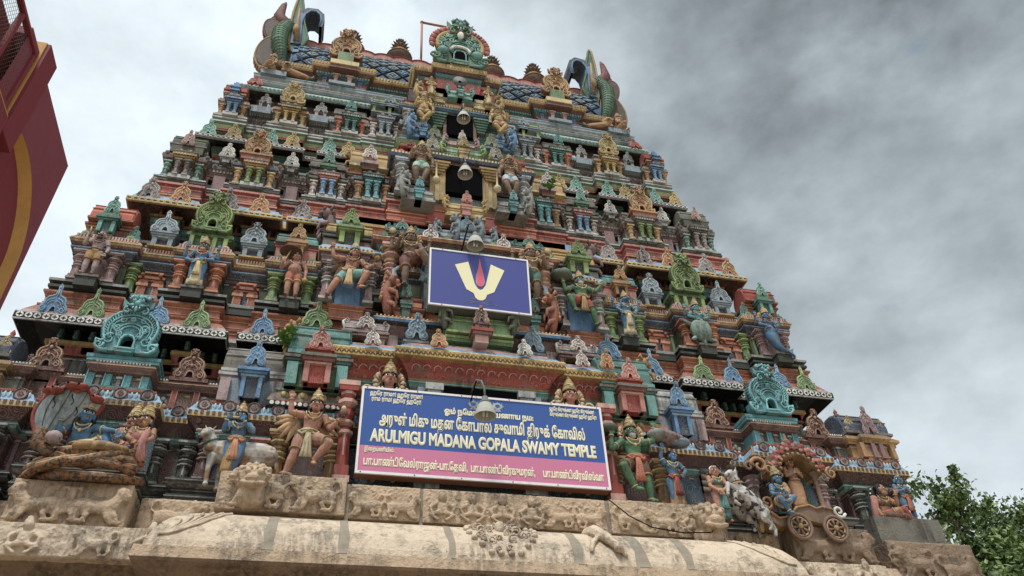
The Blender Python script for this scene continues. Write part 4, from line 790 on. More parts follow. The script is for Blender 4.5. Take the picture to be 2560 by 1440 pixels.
for row in range(0, 12):
    for i in range(-1, nx_+2):
        x = -RW+(i+(.5 if row % 2 == 0 else 0))*cw+(.0); t = (row+1)*ch/2
        if row % 2 == 0: x = -RW + i*cw
        else: x = -RW + (i+.5)*cw
        if t > hs[-1]-.25 or abs(x) > RW-.1: continue
        e = .26
        R = [roofpt(x+e*cos(a), t+.22*sin(a), .02) for a in (0, pi/4, pi/2, 3*pi/4, pi, 5*pi/4, 3*pi/2, 7*pi/4)]
        R = [roofpt(x+dx, t+dt, .018) for dx, dt in ((.19,0),(.095,.07),(0,.14),(-.095,.07),(-.19,0),(-.095,-.07),(0,-.14),(.095,-.07))]
        mb.tube(R, .026, 'sky' if row % 2 else 'bgreyhi', n=5, closed=True); mb.ball(roofpt(x, t, .02), (.05,.04,.05), 'bgreyhi' if row % 2 else 'sky', 8, 4)
mb.build('rosettes', vr)
mb = MB(); n = 16
pts = [(-RW+2*RW*i/(n*6), 29.12+.13*abs(sin(pi*i/6))**.7+.05) for i in range(n*6+1)]
mb.prism([(-RW, 28.8)]+pts+[(RW, 28.8)], YC-.35, YC-.2, 'pink'); mb.tube([(x, YC-.36, z) for x, z in pts], .035, 'redcloth', n=4); mb.build('ridge_crest', vr)
# central great arch under the roof
q = MB(); q.box(-1.2, 1.2, 16.55, 17.4, 24.72, 24.86, 'orange2'); q.box(-.95, .95, 16.6, 17.3, 24.0, 24.95, 'redcloth')
GA = [(a, b) for a, b in plan([(.75,16.55),(1.35,16.8)], 17.6)]
sweep(q, GA, [(0,24.4,'dmaroon'),(.05,24.8,'red'),(.05,25.0,'dkgreen'),(.1,25.1,'tealband'),(.1,25.22,'soffit'),(.2,25.3,'brown'),(.25,25.34,'goldhi'),(.25,25.5,'goldhi'),(.1,25.58,'tan'),(0,25.62,'redcloth'),(0,25.8,'orange2')])
along(GA, .25, .11, lambda x, y: (q.box(x-.03, x+.03, y-.02, y, 25.36, 25.41, 'gold'), q.box(x-.03, x+.03, y-.02, y, 25.43, 25.48, 'gold')), .05); q.box(-.35, .35, 16.3, 16.8, 25.55, 25.75, 'goldhi'); q.build('pedestal', neck)
q = kudu_mb('big', 'ochre', 'gold', 'dark'); ga = MB(); ga.merge(q, Matrix.Translation((0, 16.55, 25.62)) @ Matrix.Diagonal((1.9, 2.2, 2.62, 1)), {'ochre': 'green', 'gold': 'turq'})
for s in (-1, 1):
    for i in range(15):
        a = radians(-8+i*7.2); c = (s*(0.93*cos(a)), 16.3, 26.68+0.95*sin(a)); ga.tube([c, (c[0]+s*.15*cos(a), 16.27, c[2]+.15*sin(a)+.05), (c[0]+s*.2*cos(a), 16.3, c[2]+.2*sin(a)+.16)], [.1,.085,.02], 'redcloth' if i % 2 else 'pink', n=6)
    ga.tube([(s*.84*cos(radians(t)), 16.24, 26.66+.86*sin(radians(t))) for t in range(-20, 95, 10)], .085, 'gold', n=6)
    for j in range(5): spiral(ga, s*(.3+.12*j), 26.9+.32*sin(j*1.1), .13, 40*j, 1.3, 16.2, .03, 'turqhi', sgn=s)
    ga.ball((s*.62, 16.18, 26.15), (.22,.15,.2), 'turq'); spiral(ga, s*.92, 25.86, .22, 40, 1.2, 16.2, .055, 'green', sgn=s)
ga.box(-.3, .3, 16.22, 16.28, 25.72, 26.3, 'dark'); ga.tube(arcp := [(.36*cos(radians(t)), 16.2, 26.25+.3*sin(radians(t))) for t in range(0, 181, 15)], .06, 'white', n=5); ga.ball((0, 16.1, 27.15), (.13,.1,.2), 'white'); ga.ball((0, 16.12, 27.45), (.09,.08,.14), 'mauvehi')
ga.build('arch_ornament', neck)
# ---------------------------------------------------------------- the central gate bays
def throne(st, x, y, z, w, h, k, hi, kk, kb, lions=True):
    q = MB(); q.box(x-w/2, x+w/2, y, y+.5, z, z+h*.12, k); q.box(x-w/2+.05, x+w/2-.05, y+.05, y+.5, z+h*.12, z+h*.3, hi); q.tube([(x-w/2, y+.1, z+h*.38), (x+w/2, y+.1, z+h*.38)], h*.1, k, n=8); q.box(x-w/2+.08, x+w/2-.08, y+.02, y+.5, z+h*.46, z+h*.6, hi)
    q.tube([(x-w/2+.05, y+.12, z+h*.68), (x+w/2-.05, y+.12, z+h*.68)], h*.12, k, n=8)
    steps(q, x, y+.3, z, w*.2, .4, [(0,h*.3,kk),(.03,h*.1,kb),(.05,h*.12,kk),(0,h*.2,kk)]); o = q.build('throne', st)
    kudu(st, 'leaf', (kk, kb, k), x, y-.13, z+h*.62, w*.26, h*.62)
    if lions:
        for s in (-1, 1): yali(st, x+s*w*.5, y+.05, z+h*.45, h*.62, k, hi, flip=s, name='lion_ornament')
q = MB()
G1 = plan([(1.45,14.1),(2.75,14.3)], 15.6)
sweep(q, G1, [(.05,8.0,'maroon'),(.05,8.2,'greyhi'),(0,8.22,'niche'),(0,10.3,'niche'),(.03,10.32,'redcloth'),(.03,10.5,'maroon'),(.06,10.52,'greyhi'),(.08,10.56,'turq'),(.08,10.68,'tealband'),(.10,10.71,'ochre'),(.10,10.74,'dred'),(.16,10.86,'red'),(.25,10.98,'red'),(.34,11.04,'red'),(.40,11.06,'ochre'),(.42,11.07,'ochre'),(.43,11.08,'gold'),(.43,11.26,'yellow'),
  (.4,11.3,'goldhi'),(.36,11.31,'sky'),(.28,11.42,'sky'),(.16,11.52,'blue'),(.12,11.54,'red'),(.12,11.6,'pinkhi'),(-.3,11.62,'gold')])
along(G1, .43, .1, lambda x, y: (q.tube([(x-.04, y-.004, 11.12), (x, y-.004, 11.2), (x+.04, y-.004, 11.12)], .012, 'brown', n=4), q.tube([(x-.04, y-.004, 11.22), (x, y-.004, 11.15), (x+.03, y-.004, 11.24)], .01, 'ochre', n=4)), .05)
def crescent(x, y): q.tube([(x+.085*cos(radians(t)), y-.10-.1*(.5+.5*sin(radians(t))), 10.87+.085*sin(radians(t))) for t in range(20, 200, 22)], .012, 'pinkhi', n=4)
along(G1, .08, .23, crescent, .12)
q.box(-.86, .86, 13.98, 14.12, 8.4, 10.58, 'dark')
for s in (-1, 1):
    q.box(s*1.0-.14, s*1.0+.14, 13.9, 14.12, 8.2, 10.46, 'bgreyhi'); q.box(s*1.0-.19, s*1.0+.19, 13.86, 14.12, 10.4, 10.56, 'greyhi'); q.box(s*1.24-.1, s*1.24+.1, 13.98, 14.12, 8.2, 10.5, 'bgreyhi'); q.box(s*1.0-.2, s*1.0+.2, 13.84, 14.1, 10.1, 10.2, 'greyhi')
    for e in (1.62, 2.38): q.ball((s*e, 13.95, 10.28), (.14,.08,.14), 'tanhi'); spiral(q, s*e, 10.28, .12, 0, 1.4, 13.87, .03, 'cream', sgn=s)
    star(q, s*1.62, 14.26, 10.46, .12, 'pinkhi', .04)
q.build('gateway', s1)
for s in (-1, 1):
    o = pillar(s1, ('redcloth','pinkhi'), s*2.74, 13.92, 8.15, 2.2, .80)
    kudu(s1, 'leaf', ('mauvehi','white','pink'), s*2.35, 13.84, 11.32, .34, .5, tilt=radians(-10)); kudu(s1, 'leaf', ('orange','goldhi','vermil') if s < 0 else ('greyhi','white','grey'), s*.95, 13.66, 11.32, .36, .52, tilt=radians(-10))
kudu(s1, 'leaf', ('orange','goldhi','vermil'), 2.9, 13.8, 11.3, .34, .54)
q = MB()                                                              # upper stage of the first gate, with its slab
U = plan([(2.0,14.75)], 15.8)
sweep(q, U, [(0,11.5,'tealband'),(0,12.2,'dteal'),(.02,12.22,'plum'),(.1,12.32,'mauve'),(.2,12.44,'mauve'),(.3,12.46,'navy'),(.34,12.47,'dblue'),(.36,12.54,'blue'),(.34,12.57,'goldhi'),(.22,12.66,'gold'),(.2,12.7,'orange'),(-.1,12.72,'stonegrey')])
along(U, .32, .09, lambda x, y: q.ball((x, y, 12.6), (.03,.03,.04), 'cream', 5, 3), .04)
for s in (-1, 1): q.box(s*1.88-.12, s*1.88+.12, 14.6, 14.8, 11.6, 12.2, 'mauvehi')
q.build('gate_canopy', s1)
for s in (-1, 1):
    qq = MB(); steps(qq, s*1.37, 14.75, 11.6, .4, .3, [(0,.22,'bgrey'),(.05,.08,'bgreyhi'),(.09,.06,'bgrey'),(.02,.06,'stonegrey')]); qq.build('pedestal', s1); kudu(s1, 'leaf', ('bgrey','bluehi','dblue'), s*1.37, 14.42, 11.98, .5, .74, d=1.2)
    pavilion(s1, s*2.5, 14.75, 11.55, .95, 1.0, ('mauve','mauvehi','mauve','mauvehi','greyhi','mauvehi','white'), kstyle='leaf')
    for i in range(3):                                                # end piece of the lower eave beside the gate
        disc(q, 0, 30, 0, .01, 'white')
q = MB()                                                              # green shrine in the middle with a pair of lions
steps(q, 0, 14.8, 11.6, 1.3, .72, [(.06,.06,'greyhi'),(0,.1,'dolive'),(.12,.08,'bgreen'),(.14,.07,'lime'),(.03,.05,'dolive')]); barrel(q, 0, 14.25, 11.96, 1.5, .7, .66, 'bgreen', 'lime')
steps(q, 0, 14.1, 11.6, .3, .4, [(0,.2,'pinkhi'),(.06,.07,'mauve'),(.1,.08,'redcloth'),(0,.14,'mauvehi'),(.04,.05,'mauve')]); q.build('pavilion', s1); kudu(s1, 'leaf', ('mauvehi','pinkhi','mauve'), 0, 13.7, 12.12, .36, .5)
for s in (-1, 1): yali(s1, s*.78, 13.95, 12.15, .72, 'dolive', 'bgreen', flip=s)
# second gate
q = MB()
G2 = plan([(1.2,15.15),(2.2,15.35)], 16.4)
sweep(q, G2, [(.05,12.9,'orange2'),(.05,13.3,'orangehi'),(.1,13.34,'orange2'),(0,13.36,'olive'),(0,15.0,'olive'),(.04,15.02,'red'),(.06,15.1,'orange'),(.06,15.16,'dred'),(.1,15.2,'tealband'),(.2,15.44,'dteal'),(.22,15.46,'wood'),(.3,15.52,'brown'),(.32,15.56,'orangehi'),(.34,15.6,'ochre'),(.3,15.66,'pinkhi'),(.16,15.74,'vermil'),(.1,15.78,'orange'),(-.1,15.8,'stonegrey')])
along(G2, .16, .15, lambda x, y: q.tube([(x-.06, y-.02, 15.27), (x-.01, y-.04, 15.36), (x+.05, y-.035, 15.34), (x+.07, y-.03, 15.28)], [.012,.03,.022,.008], 'turqhi', n=5), .1)
q.box(-.85, .85, 15.05, 15.2, 13.3, 14.98, 'dark')
for s in (-1, 1):
    q.box(s*1.0-.16, s*1.0+.16, 14.95, 15.2, 13.35, 14.98, 'bgrey'); q.box(s*1.0-.22, s*1.0+.22, 14.9, 15.2, 14.7, 14.78, 'bluehi'); q.box(s*1.0-.2, s*1.0+.2, 14.92, 15.2, 14.85, 14.92, 'sky')
q.build('gateway', s2)
for s in (-1, 1):
    pillar(s2, ('tan','pinkhi'), s*2.02, 15.1, 13.7, 1.62, .95); qq = MB(); qq.box(s*2.02-.34, s*2.02+.34, 14.85, 15.3, 13.3, 13.7, 'black'); qq.box(s*2.02-.38, s*2.02+.38, 14.82, 15.3, 13.5, 13.56, 'grnblack'); qq.build('pedestal', s2)
    throne(s2, s*1.6, 14.85, 12.85, .95, .95, 'orange2', 'orangehi', 'dteal', 'tealband', False); yali(s2, s*2.02, 14.75, 13.0, 1.0, 'orange2', 'orangehi', flip=s)
    pavilion(s2, s*1.75, 15.7, 15.72, .8, .85, ('tealband','turq','dteal','tealband','turq','tealband','turqhi'), d=1.2); kudu(s2, 'leaf', ('mauvehi','white','mauve'), s*1.0, 15.3, 15.76, .5, .72)
    qq = MB(); disc(qq, s*2.25, 15.1, 15.72, .12, 'bgreen', 'lime', .05); disc(qq, s*.62, 14.9, 15.66, .12, 'bgreen', 'lime', .05); qq.build('rosette', s2)
q = MB()                                                              # tiled ledge, then the grey lion seat
V = plan([(1.95,15.9)], 16.6); sweep(q, V, [(0,15.7,'dteal'),(0,16.3,'dteal'),(.1,16.34,'pinkhi'),(.2,16.42,'orangehi'),(.12,16.62,'vermil'),(0,16.72,'orange'),(0,16.9,'sky'),(-.1,17.0,'sky')])
along(V, .18, .08, lambda x, y: q.tube([(x, y-.02, 16.4), (x, y+.06, 16.62)], .025, 'orangehi', n=4), .04); q.build('tiled_ledge', s2)
throne(s2, 0, 15.4, 15.9, 1.6, .85, 'bgrey', 'bgreyhi', 'bgrey', 'bluehi')
for e in (-.3, .35): yali(s2, e, 15.3, 16.2, .75, 'bgrey', 'grey', flip=1)
for s in (-1, 1): 
    qq = MB(); qq.box(s*2.5-.55, s*2.5+.55, 15.9, 16.6, 16.4, 17.1, 'vermil'); qq.box(s*2.55-.7, s*2.55+.7, 15.86, 16.5, 16.7, 16.8, 'gold'); qq.box(s*2.55-.68, s*2.55+.68, 15.9, 16.4, 16.8, 17.05, 'sky'); qq.build('ledge', s2)
# third gate
q = MB()
G3 = plan([(1.0,15.8),(1.9,15.95)], 17)
sweep(q, G3, [(.05,17.0,'vermil'),(.05,17.6,'red'),(.1,17.7,'orangehi'),(0,17.72,'bgrey'),(0,19.3,'bgrey'),(.03,19.32,'mauve'),(.05,19.44,'plum'),(.2,19.5,'mauve'),(.3,19.52,'navy'),(.34,19.53,'blue'),(.36,19.6,'dblue'),(.32,19.64,'gold'),(.16,19.78,'goldhi'),(.1,19.8,'orange'),(-.1,19.82,'stonegrey')])
along(G3, .3, .1, lambda x, y: q.box(x-.03, x+.03, y-.04, y+.1, 19.64, 19.72, 'cream'), .04)
q.box(-.54, .54, 15.6, 15.82, 18.25, 19.42, 'dark'); q.box(-.62, .62, 15.62, 15.83, 19.4, 19.46, 'gold')
for s in (-1, 1):
    for i, e in enumerate((.64, .78, .92)): q.box(s*e-.08, s*e+.08, 15.62+.04*i, 15.85, 17.9, 19.1, 'gold' if i % 2 == 0 else 'goldhi')
    for i in range(5): q.box(s*.8-.16-.05*i, s*.8+.16+.05*i, 15.58-.03*i, 15.9, 18.95+.09*i, 19.03+.09*i, 'gold' if i % 2 else 'ochre')
q.build('gateway', s3)
throne(s3, 0, 15.4, 17.1, 1.15, .72, 'gold', 'goldhi', 'pink', 'pinkhi')
for s in (-1, 1):
    pillar(s3, ('bgrey','greyhi'), s*1.85, 15.75, 18.0, 1.4, .85); throne(s3, s*1.36, 15.3, 17.42, .95, .64, 'grey', 'greyhi', 'teal', 'tealhi', False); yali(s3, s*1.8, 15.2, 17.5, .8, 'grey', 'greyhi', flip=s)
    pavilion(s3, s*1.6, 15.95, 19.8, .7, .6, ('grey','redcloth','redcloth','redcloth','orangehi','redcloth','pink')); qq = MB(); steps(qq, s*.98, 15.9, 19.8, .34, .3, [(0,.12,'dteal'),(.05,.06,'grey')]); qq.build('pedestal', s3); kudu(s3, 'leaf', ('bgrey','goldhi','dteal'), s*.98, 15.58, 19.96, .42, .6)
    qq = MB(); disc(qq, s*1.9, 15.7, 19.75, .1, 'vermil', 'red', .05); disc(qq, s*2.1, 15.7, 19.72, .1, 'vermil', 'red', .05); qq.build('rosette', s3)
q = MB(); W3 = plan([(1.95,16.2)], 17); sweep(q, W3, [(0,19.7,'lime'),(0,20.6,'bgrey'),(.1,20.7,'lime'),(.14,20.85,'bgreen'),(0,20.95,'turqhi'),(0,21.2,'bgrey'),(.08,21.25,'grey'),(0,21.35,'grey')]); q.build('tiled_ledge', s3)
throne(s3, 0, 15.75, 19.85, 1.3, .8, 'lime', 'turqhi', 'gold', 'cream')
# fourth gate
q = MB()
G4 = plan([(.9,16.45),(1.75,16.6)], 17.5)
sweep(q, G4, [(.05,21.0,'bgrey'),(.05,21.3,'grey'),(0,21.35,'tealband'),(0,22.55,'dteal'),(.04,22.58,'plum'),(.04,22.66,'dteal'),(.12,22.74,'tealband'),(.2,22.76,'navy'),(.26,22.78,'blue'),(.28,22.88,'dblue'),(.24,22.92,'cream'),(.14,23.02,'gold'),(.08,23.04,'turq'),(-.1,23.06,'stonegrey')])
along(G4, .24, .09, lambda x, y: q.ball((x, y, 22.97), (.03,.04,.035), 'cream', 5, 3), .04)
q.box(-.44, .44, 16.3, 16.47, 21.7, 22.68, 'dark')
for s in (-1, 1):
    q.box(s*.5-.05, s*.5+.05, 16.28, 16.5, 21.6, 22.68, 'brown')
    for i in range(6): q.box(s*.72-.13-.03*i, s*.72+.13+.03*i, 16.3-.03*i, 16.6, 22.0+.1*i, 22.08+.1*i, 'tealband' if i % 2 else 'green')
q.build('gateway', s4)
throne(s4, 0, 16.05, 20.6, 1.05, .7, 'mauvehi', 'pinkhi', 'mauvehi', 'white')
for s in (-1, 1):
    pillar(s4, ('mauvehi','greyhi'), s*1.72, 16.45, 21.6, 1.05, .7); throne(s4, s*1.25, 16.0, 20.95, .95, .6, 'blue', 'bluehi', 'blue', 'bluehi', False); yali(s4, s*1.66, 15.95, 21.05, .8, 'blue', 'bluehi', flip=s)
    kudu(s4, 'leaf', ('grey','lime','stonegrey'), s*.9, 15.75, 20.72, .4, .56)
q = MB(); X4 = plan([(.95,16.6),(1.7,16.8)], 17.5); sweep(q, X4, [(0,23.0,'dteal'),(0,23.35,'tealband'),(.1,23.4,'lime'),(.12,23.5,'cream'),(.16,23.55,'redcloth'),(0,23.6,'dmaroon'),(0,24.5,'dmaroon')]); q.build('gate_canopy', s4)
for s in (-1, 1):                                                     # yellow bull seats and the turquoise seat above the top gate
    throne(s4, s*.98, 16.35, 23.35, .95, .72, 'goldhi', 'cream', 'gold', 'cream', False)
    yali(s4, s*1.42, 16.4, 23.5, .72, 'gold', 'goldhi', flip=s)
throne(s4, 0, 16.2, 23.55, .85, .6, 'turq', 'turqhi', 'turq', 'turqhi')

# ---------------------------------------------------------------- carved stone under the tower
def relief(name, x0, x1, z0, z1, y, figs, k='stone2', vox=.0135, back=.5):
    m_ = MB(); m_.box(x0, x1, y, y+back, z0, z1, k)
    for f in figs:
        q = MB(); f(q); ys = y+.02
        q.v = [(a, ys+(b-ys)*.62, c) for a, b, c in q.v]; m_.merge(q)
    r = random.Random(int(x0*97)); 
    for i in range(int((x1-x0)*16)):                                   # scrolls, tails and fronds filling the ground of the carving
        cx, cz, rr = r.uniform(x0+.1, x1-.1), r.uniform(z0+.1, z1-.08), r.uniform(.035,.08); a0 = r.uniform(0,6.28); sg = r.choice((-1,1))
        m_.tube([(cx+rr*(1-.12*j)*cos(a0+sg*j*.7), y-.004, cz+rr*(1-.12*j)*sin(a0+sg*j*.7)) for j in range(8)], [.018-.0012*j for j in range(8)], k, n=6, round_=True)
    me = remesh(m_, vox, 2, name, k); o = link(name, me, tower); o.matrix_parent_inverse = TI; return o
def lion_relief(x, z, s, y, fl=1, fierce=True):
    def f(m):
        k = 'stone2'; T = lambda px, pz, py=0: (x+fl*px*s, y-.03+py*s, z+pz*s)
        m.tube([T(-.28,.42,-.05),T(0,.40,-.08),(T(.34,.44,-.08))], [.2*s,.17*s,.19*s], k, n=8, round_=True); m.ball(T(.36,.4,-.1), (.2*s,.14*s,.2*s), k, 10, 7)
        m.tube([T(-.3,.45,-.08),T(-.42,.62,-.1)], [.18*s,.15*s], k, n=8, round_=True); m.ball(T(-.48,.74,-.12), (.17*s,.16*s,.16*s), k, 10, 7)
        m.ball(T(-.6,.68,-.16), (.1*s,.1*s,.06*s), k); m.ball(T(-.57,.58,-.14), (.09*s,.08*s,.035*s), k); m.ball(T(-.52,.82,-.24), .04*s, k); m.ball(T(-.44,.8,-.26), .04*s, k)
        for i in range(5): m.ball(T(-.36-.04*i,.88-.02*abs(i-2),-.1), (.06*s,.08*s,.06*s), k, 6, 4)
        for a, b, c in (((-.3,.36),(-.42,.18),(-.5,.04)),((-.2,.34),(-.26,.16),(-.36,.04)),((.3,.32),(.18,.2),(.28,.04)),((.42,.36),(.5,.2),(.42,.05))):
            m.tube([T(*a,-.1),T(*b,-.16),T(*c,-.1)], [.1*s,.075*s,.06*s], k, n=7, round_=True); m.ball(T(c[0]-.06,c[1],-.14), (.08*s,.06*s,.045*s), k)
        m.tube([T(.5,.5,-.08),T(.66,.62,-.06),T(.62,.84,-.05),T(.46,.86,-.05),T(.44,.76,-.05)], [.05*s,.045*s,.05*s,.05*s,.03*s], k, n=6)
    return f
def dwarf_relief(x, z, s, y):
    def f(m):
        k = 'stone2'; T = lambda px, pz, py=0: (x+px*s, y-.02+py*s, z+pz*s)
        m.ball(T(0,.42,-.05), (.17*s,.1*s,.2*s), k, 10, 7); m.ball(T(0,.78,-.08), (.14*s,.1*s,.15*s), k, 10, 7); m.ball(T(0,.94,-.05), (.1*s,.07*s,.07*s), k); m.ball(T(0,.76,-.18), (.04*s,.03*s,.04*s), k)
        for q in (-1, 1):
            m.tube([T(q*.16,.58,-.05),T(q*.36,.44,-.06),T(q*.3,.24,-.1)], [.07*s,.06*s,.05*s], k, n=6, round_=True); m.tube([T(q*.1,.28,-.08),T(q*.36,.2,-.1),T(q*.14,.06,-.1)], [.09*s,.08*s,.06*s], k, n=6, round_=True); m.ball(T(q*.06,.84,-.16), .03*s, k)
    return f
F = [lion_relief(-3.95, 7.33, .62, 13.1), lion_relief(-3.2, 7.33, .55, 13.2, -1)]
relief('frieze_panel', -4.78, -2.62, 7.28, 7.97, 13.25, [lion_relief(-4.1, 7.3, .78, 13.22), lion_relief(-3.15, 7.3, .66, 13.24)])
relief('frieze_panel', -2.55, -1.30, 7.26, 7.9, 13.3, [lion_relief(-2.25, 7.28, .5, 13.3), lion_relief(-1.62, 7.28, .5, 13.3, -1)])
relief('frieze_panel', -1.25, 2.25, 7.26, 7.9, 13.3, [dwarf_relief(-.9+i*.56, 7.28, .6, 13.3) for i in range(4)] + [lion_relief(1.3, 7.28, .5, 13.3), lion_relief(1.9, 7.28, .5, 13.3, -1)])
relief('frieze_panel', 2.32, 4.72, 7.24, 7.92, 13.28, [lion_relief(2.75, 7.28, .55, 13.28, -1), lion_relief(3.35, 7.26, .52, 13.28), dwarf_relief(4.0, 7.28, .55, 13.28)])
q = MB()
for x in (-2.585, -1.275, 2.285): q.box(x-.035, x+.035, 13.33, 13.6, 7.2, 7.9, 'mortar')
q.box(-4.7, 4.7, 13.4, 14.4, 7.0, 7.86, 'stone3'); part(q, 'mortar_joint')
# a round lion head and carved block at the corners of the frieze
def lionhead(name, x, y, z, s, k):
    m = MB(); m.ball((x, y, z), (.3*s,.26*s,.28*s), k, 12, 8); m.ball((x-.02*s, y-.24*s, z-.08*s), (.16*s,.12*s,.1*s), k); m.tube([(x-.2*s, y-.22*s, z-.16*s), (x, y-.3*s, z-.22*s), (x+.2*s, y-.22*s, z-.16*s)], .05*s, k, n=6, round_=True)
    for e in (-1, 1):
        m.ball((x+e*.12*s, y-.22*s, z+.08*s), .07*s, k); m.ball((x+e*.26*s, y-.04*s, z+.2*s), .08*s, k); m.tube([(x+e*.06*s, y-.24*s, z+.17*s), (x+e*.22*s, y-.18*s, z+.17*s)], .03*s, k, n=5, round_=True)
    for i in range(7): a = pi*i/6; m.ball((x+.27*s*cos(a), y-.02, z+.1*s+.2*s*sin(a)), (.08*s,.1*s,.08*s), k, 6, 4)
    m.ball((x, y+.2*s, z-.3*s), (.34*s,.35*s,.3*s), k, 10, 7); o = link(name, remesh(m, .016, 2, name, k), tower); o.matrix_parent_inverse = TI
lionhead('carved_lion', -4.2, 13.05, 7.74, .85, 'stone2'); lionhead('carved_lion', 4.28, 13.1, 7.52, 1.0, 'stone2')
# the great rounded eave
K1 = plan([(4.55,13.3)], 15.5)
q = MB()
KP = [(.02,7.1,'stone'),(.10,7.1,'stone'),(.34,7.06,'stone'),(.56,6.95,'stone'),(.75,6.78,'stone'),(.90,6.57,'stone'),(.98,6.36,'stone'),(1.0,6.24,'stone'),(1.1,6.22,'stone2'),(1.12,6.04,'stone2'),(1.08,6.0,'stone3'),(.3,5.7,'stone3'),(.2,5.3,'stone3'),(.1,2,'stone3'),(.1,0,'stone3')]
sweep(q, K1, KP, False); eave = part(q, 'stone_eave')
q = MB()
def strip(x0, x1, k, lift=.006, wob=.03):
    P = KP[1:9]; n = len(P); vs = []
    for i, (o_, z, _) in enumerate(P):
        y = 13.3-o_-lift; a = rnd.uniform(-wob, wob); b = rnd.uniform(-wob, wob); vs += [(x0+a, y, z+(lift if i < 2 else 0)), (x1+b, y, z+(lift if i < 2 else 0))]
    q.add(vs, [(2*i, 2*i+1, 2*i+3, 2*i+2) for i in range(n-1)], k, True)
for x, w in ((-3.75,.17),(-2.62,.15),(-.9,.1),(1.28,.17),(2.42,.22),(3.28,.16)): strip(x-w/2+.0, x+w/2, 'mortar')
q.build('mortar_joint', eave)
def eavept(x, o_, l=0):      # a point on the eave's face, o_ = how far out
    for (a, za, _), (b, zb, _) in zip(KP[1:8], KP[2:9]):
        if a <= o_ <= b: u = (o_-a)/max(1e-6, b-a); return (x, 13.3-o_-l, za+(zb-za)*u)
    return (x, 13.3-o_-l, 6.3)
q = MB()                                                              # foliate crest in the middle
for i in range(46):
    a = rnd.uniform(0, 2*pi); r = rnd.uniform(.1, 1)**.6; x = .02+.52*r*cos(a); o_ = .60+.36*r*sin(a); p = eavept(x, max(.12, min(.97, o_)), .03); spiral(q, p[0], p[2], rnd.uniform(.05,.1), rnd.uniform(0,360), 1.2, p[1]-.01, .022, 'stone', sgn=rnd.choice((-1,1)), n=9)
for i in range(22): a = 2*pi*i/22; p = eavept(.02+.6*cos(a), max(.12, min(.97,.6+.4*sin(a))), .02); q.ball(p, (.06,.05,.05), 'stone', 7, 5)
q.ball(eavept(.02,.5,.05), (.1,.1,.14), 'stone'); q.build('carved_crest', eave)
q = MB(); m_ = MB()                                                   # a lizard climbing down the stone
P = [eavept(1.72,.2,.08), eavept(1.74,.45,.12), eavept(1.85,.7,.12), eavept(1.98,.86,.1)]; m_.tube(P, [.12,.13,.1,.07], 'stone', n=8, round_=True); m_.ball(eavept(2.0,.9,.1), (.1,.09,.08), 'stone')
m_.tube([eavept(1.74,.15,.06), eavept(2.0,.1,.05), eavept(2.3,.16,.04)], [.06,.06,.03], 'stone', n=6, round_=True); m_.tube([eavept(1.8,.6,.1), eavept(1.6,.8,.04), eavept(1.52,.92,.03)], [.05,.05,.04], 'stone', n=6, round_=True); m_.tube([eavept(1.9,.75,.1), eavept(2.12,.94,.03)], [.05,.04], 'stone', n=6, round_=True)
o = link('carved_lizard', remesh(m_, .016, 2, 'carved_lizard', 'stone'), eave)
q = MB()                                                              # scroll fans at both ends of the eave
for s in (-1, 1):
    for i in range(6):
        r = .95-.14*i; q.tube([eavept(s*(5.38-r*1.0*sin(radians(t))), max(.1, min(.97, .95-.75*r*(1-cos(radians(t))) )), .015) for t in range(0, 91, 9)], [.02+.012*j/10 for j in range(11)], 'stone', n=5)
q.build('carved_scroll', eave)
# the stone ledges either side
for s in (-1, 1):
    q = MB(); x0, x1 = (4.7, 8.1)
    a, b = (s*x0, s*x1) if s > 0 else (s*x1, s*x0)
    L2 = [(p_+ (a+b)/2, y_) for p_, y_ in plan([((b-a)/2, 13.75)], 15.6)]
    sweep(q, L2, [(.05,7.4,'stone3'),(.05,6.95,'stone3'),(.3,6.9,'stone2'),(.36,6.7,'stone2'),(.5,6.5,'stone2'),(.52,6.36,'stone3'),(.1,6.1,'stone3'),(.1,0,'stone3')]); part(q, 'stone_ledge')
    x = s*7.0
    relief('carved_pedestal', x-.9, x+.9, 6.85, 7.62, 13.3, [lion_relief(x-.45*1, 6.9, .7, 13.3, 1), lion_relief(x+.45, 6.9, .7, 13.3, -1), dwarf_relief(x, 6.92, .6, 13.28)], 'stone2' if s < 0 else 'stone3', .02, .8)
    relief('carved_ledge', min(s*5.1, s*7.9), max(s*5.1, s*7.9), 6.3, 6.82, 13.12, [dwarf_relief(s*xx, 6.3, .62, 13.1) for xx in (5.6, 7.4)]+[lion_relief(s*6.4, 6.3, .5, 13.1)], 'stone', .02, .5)
    relief('carved_block', min(s*4.75, s*6.0), max(s*4.75, s*6.0), 6.95, 7.55, 13.6, [lion_relief(s*5.4, 6.95, .62, 13.58, s), dwarf_relief(s*4.95, 7.0, .5, 13.6)], 'stone2', .02, .5)
    q = MB(); q.box(s*9.4-.82, s*9.4+.82, 13.8, 15, 7.62, 8.18, 'stonegrey'); q.box(s*9.4-.86, s*9.4+.86, 13.75, 15, 7.56, 7.66, 'stonegrey'); q.box(s*9.5-.9, s*9.5+.9, 14.0, 16, 0, 7.58, 'stone3'); part(q, 'corner_block')
    relief('carved_block', s*9.55-1.05, s*9.55+1.05, 6.4, 7.56, 13.6, [lion_relief(s*9.55-.5, 6.75, .72, 13.6), lion_relief(s*9.55+.5, 6.65, .72, 13.6, -1), dwarf_relief(s*9.55-.9, 6.95, .6, 13.6), dwarf_relief(s*9.55+.85, 6.6, .6, 13.6)], 'stone3', .02, .8); relief('carved_block', s*9.8-1.15, s*9.8+1.15, 5.4, 6.42, 13.35, [lion_relief(s*9.8-.4, 5.6, .8, 13.35), lion_relief(s*9.8+.6, 5.6, .7, 13.35, -1)], 'stone2', .02, .8)
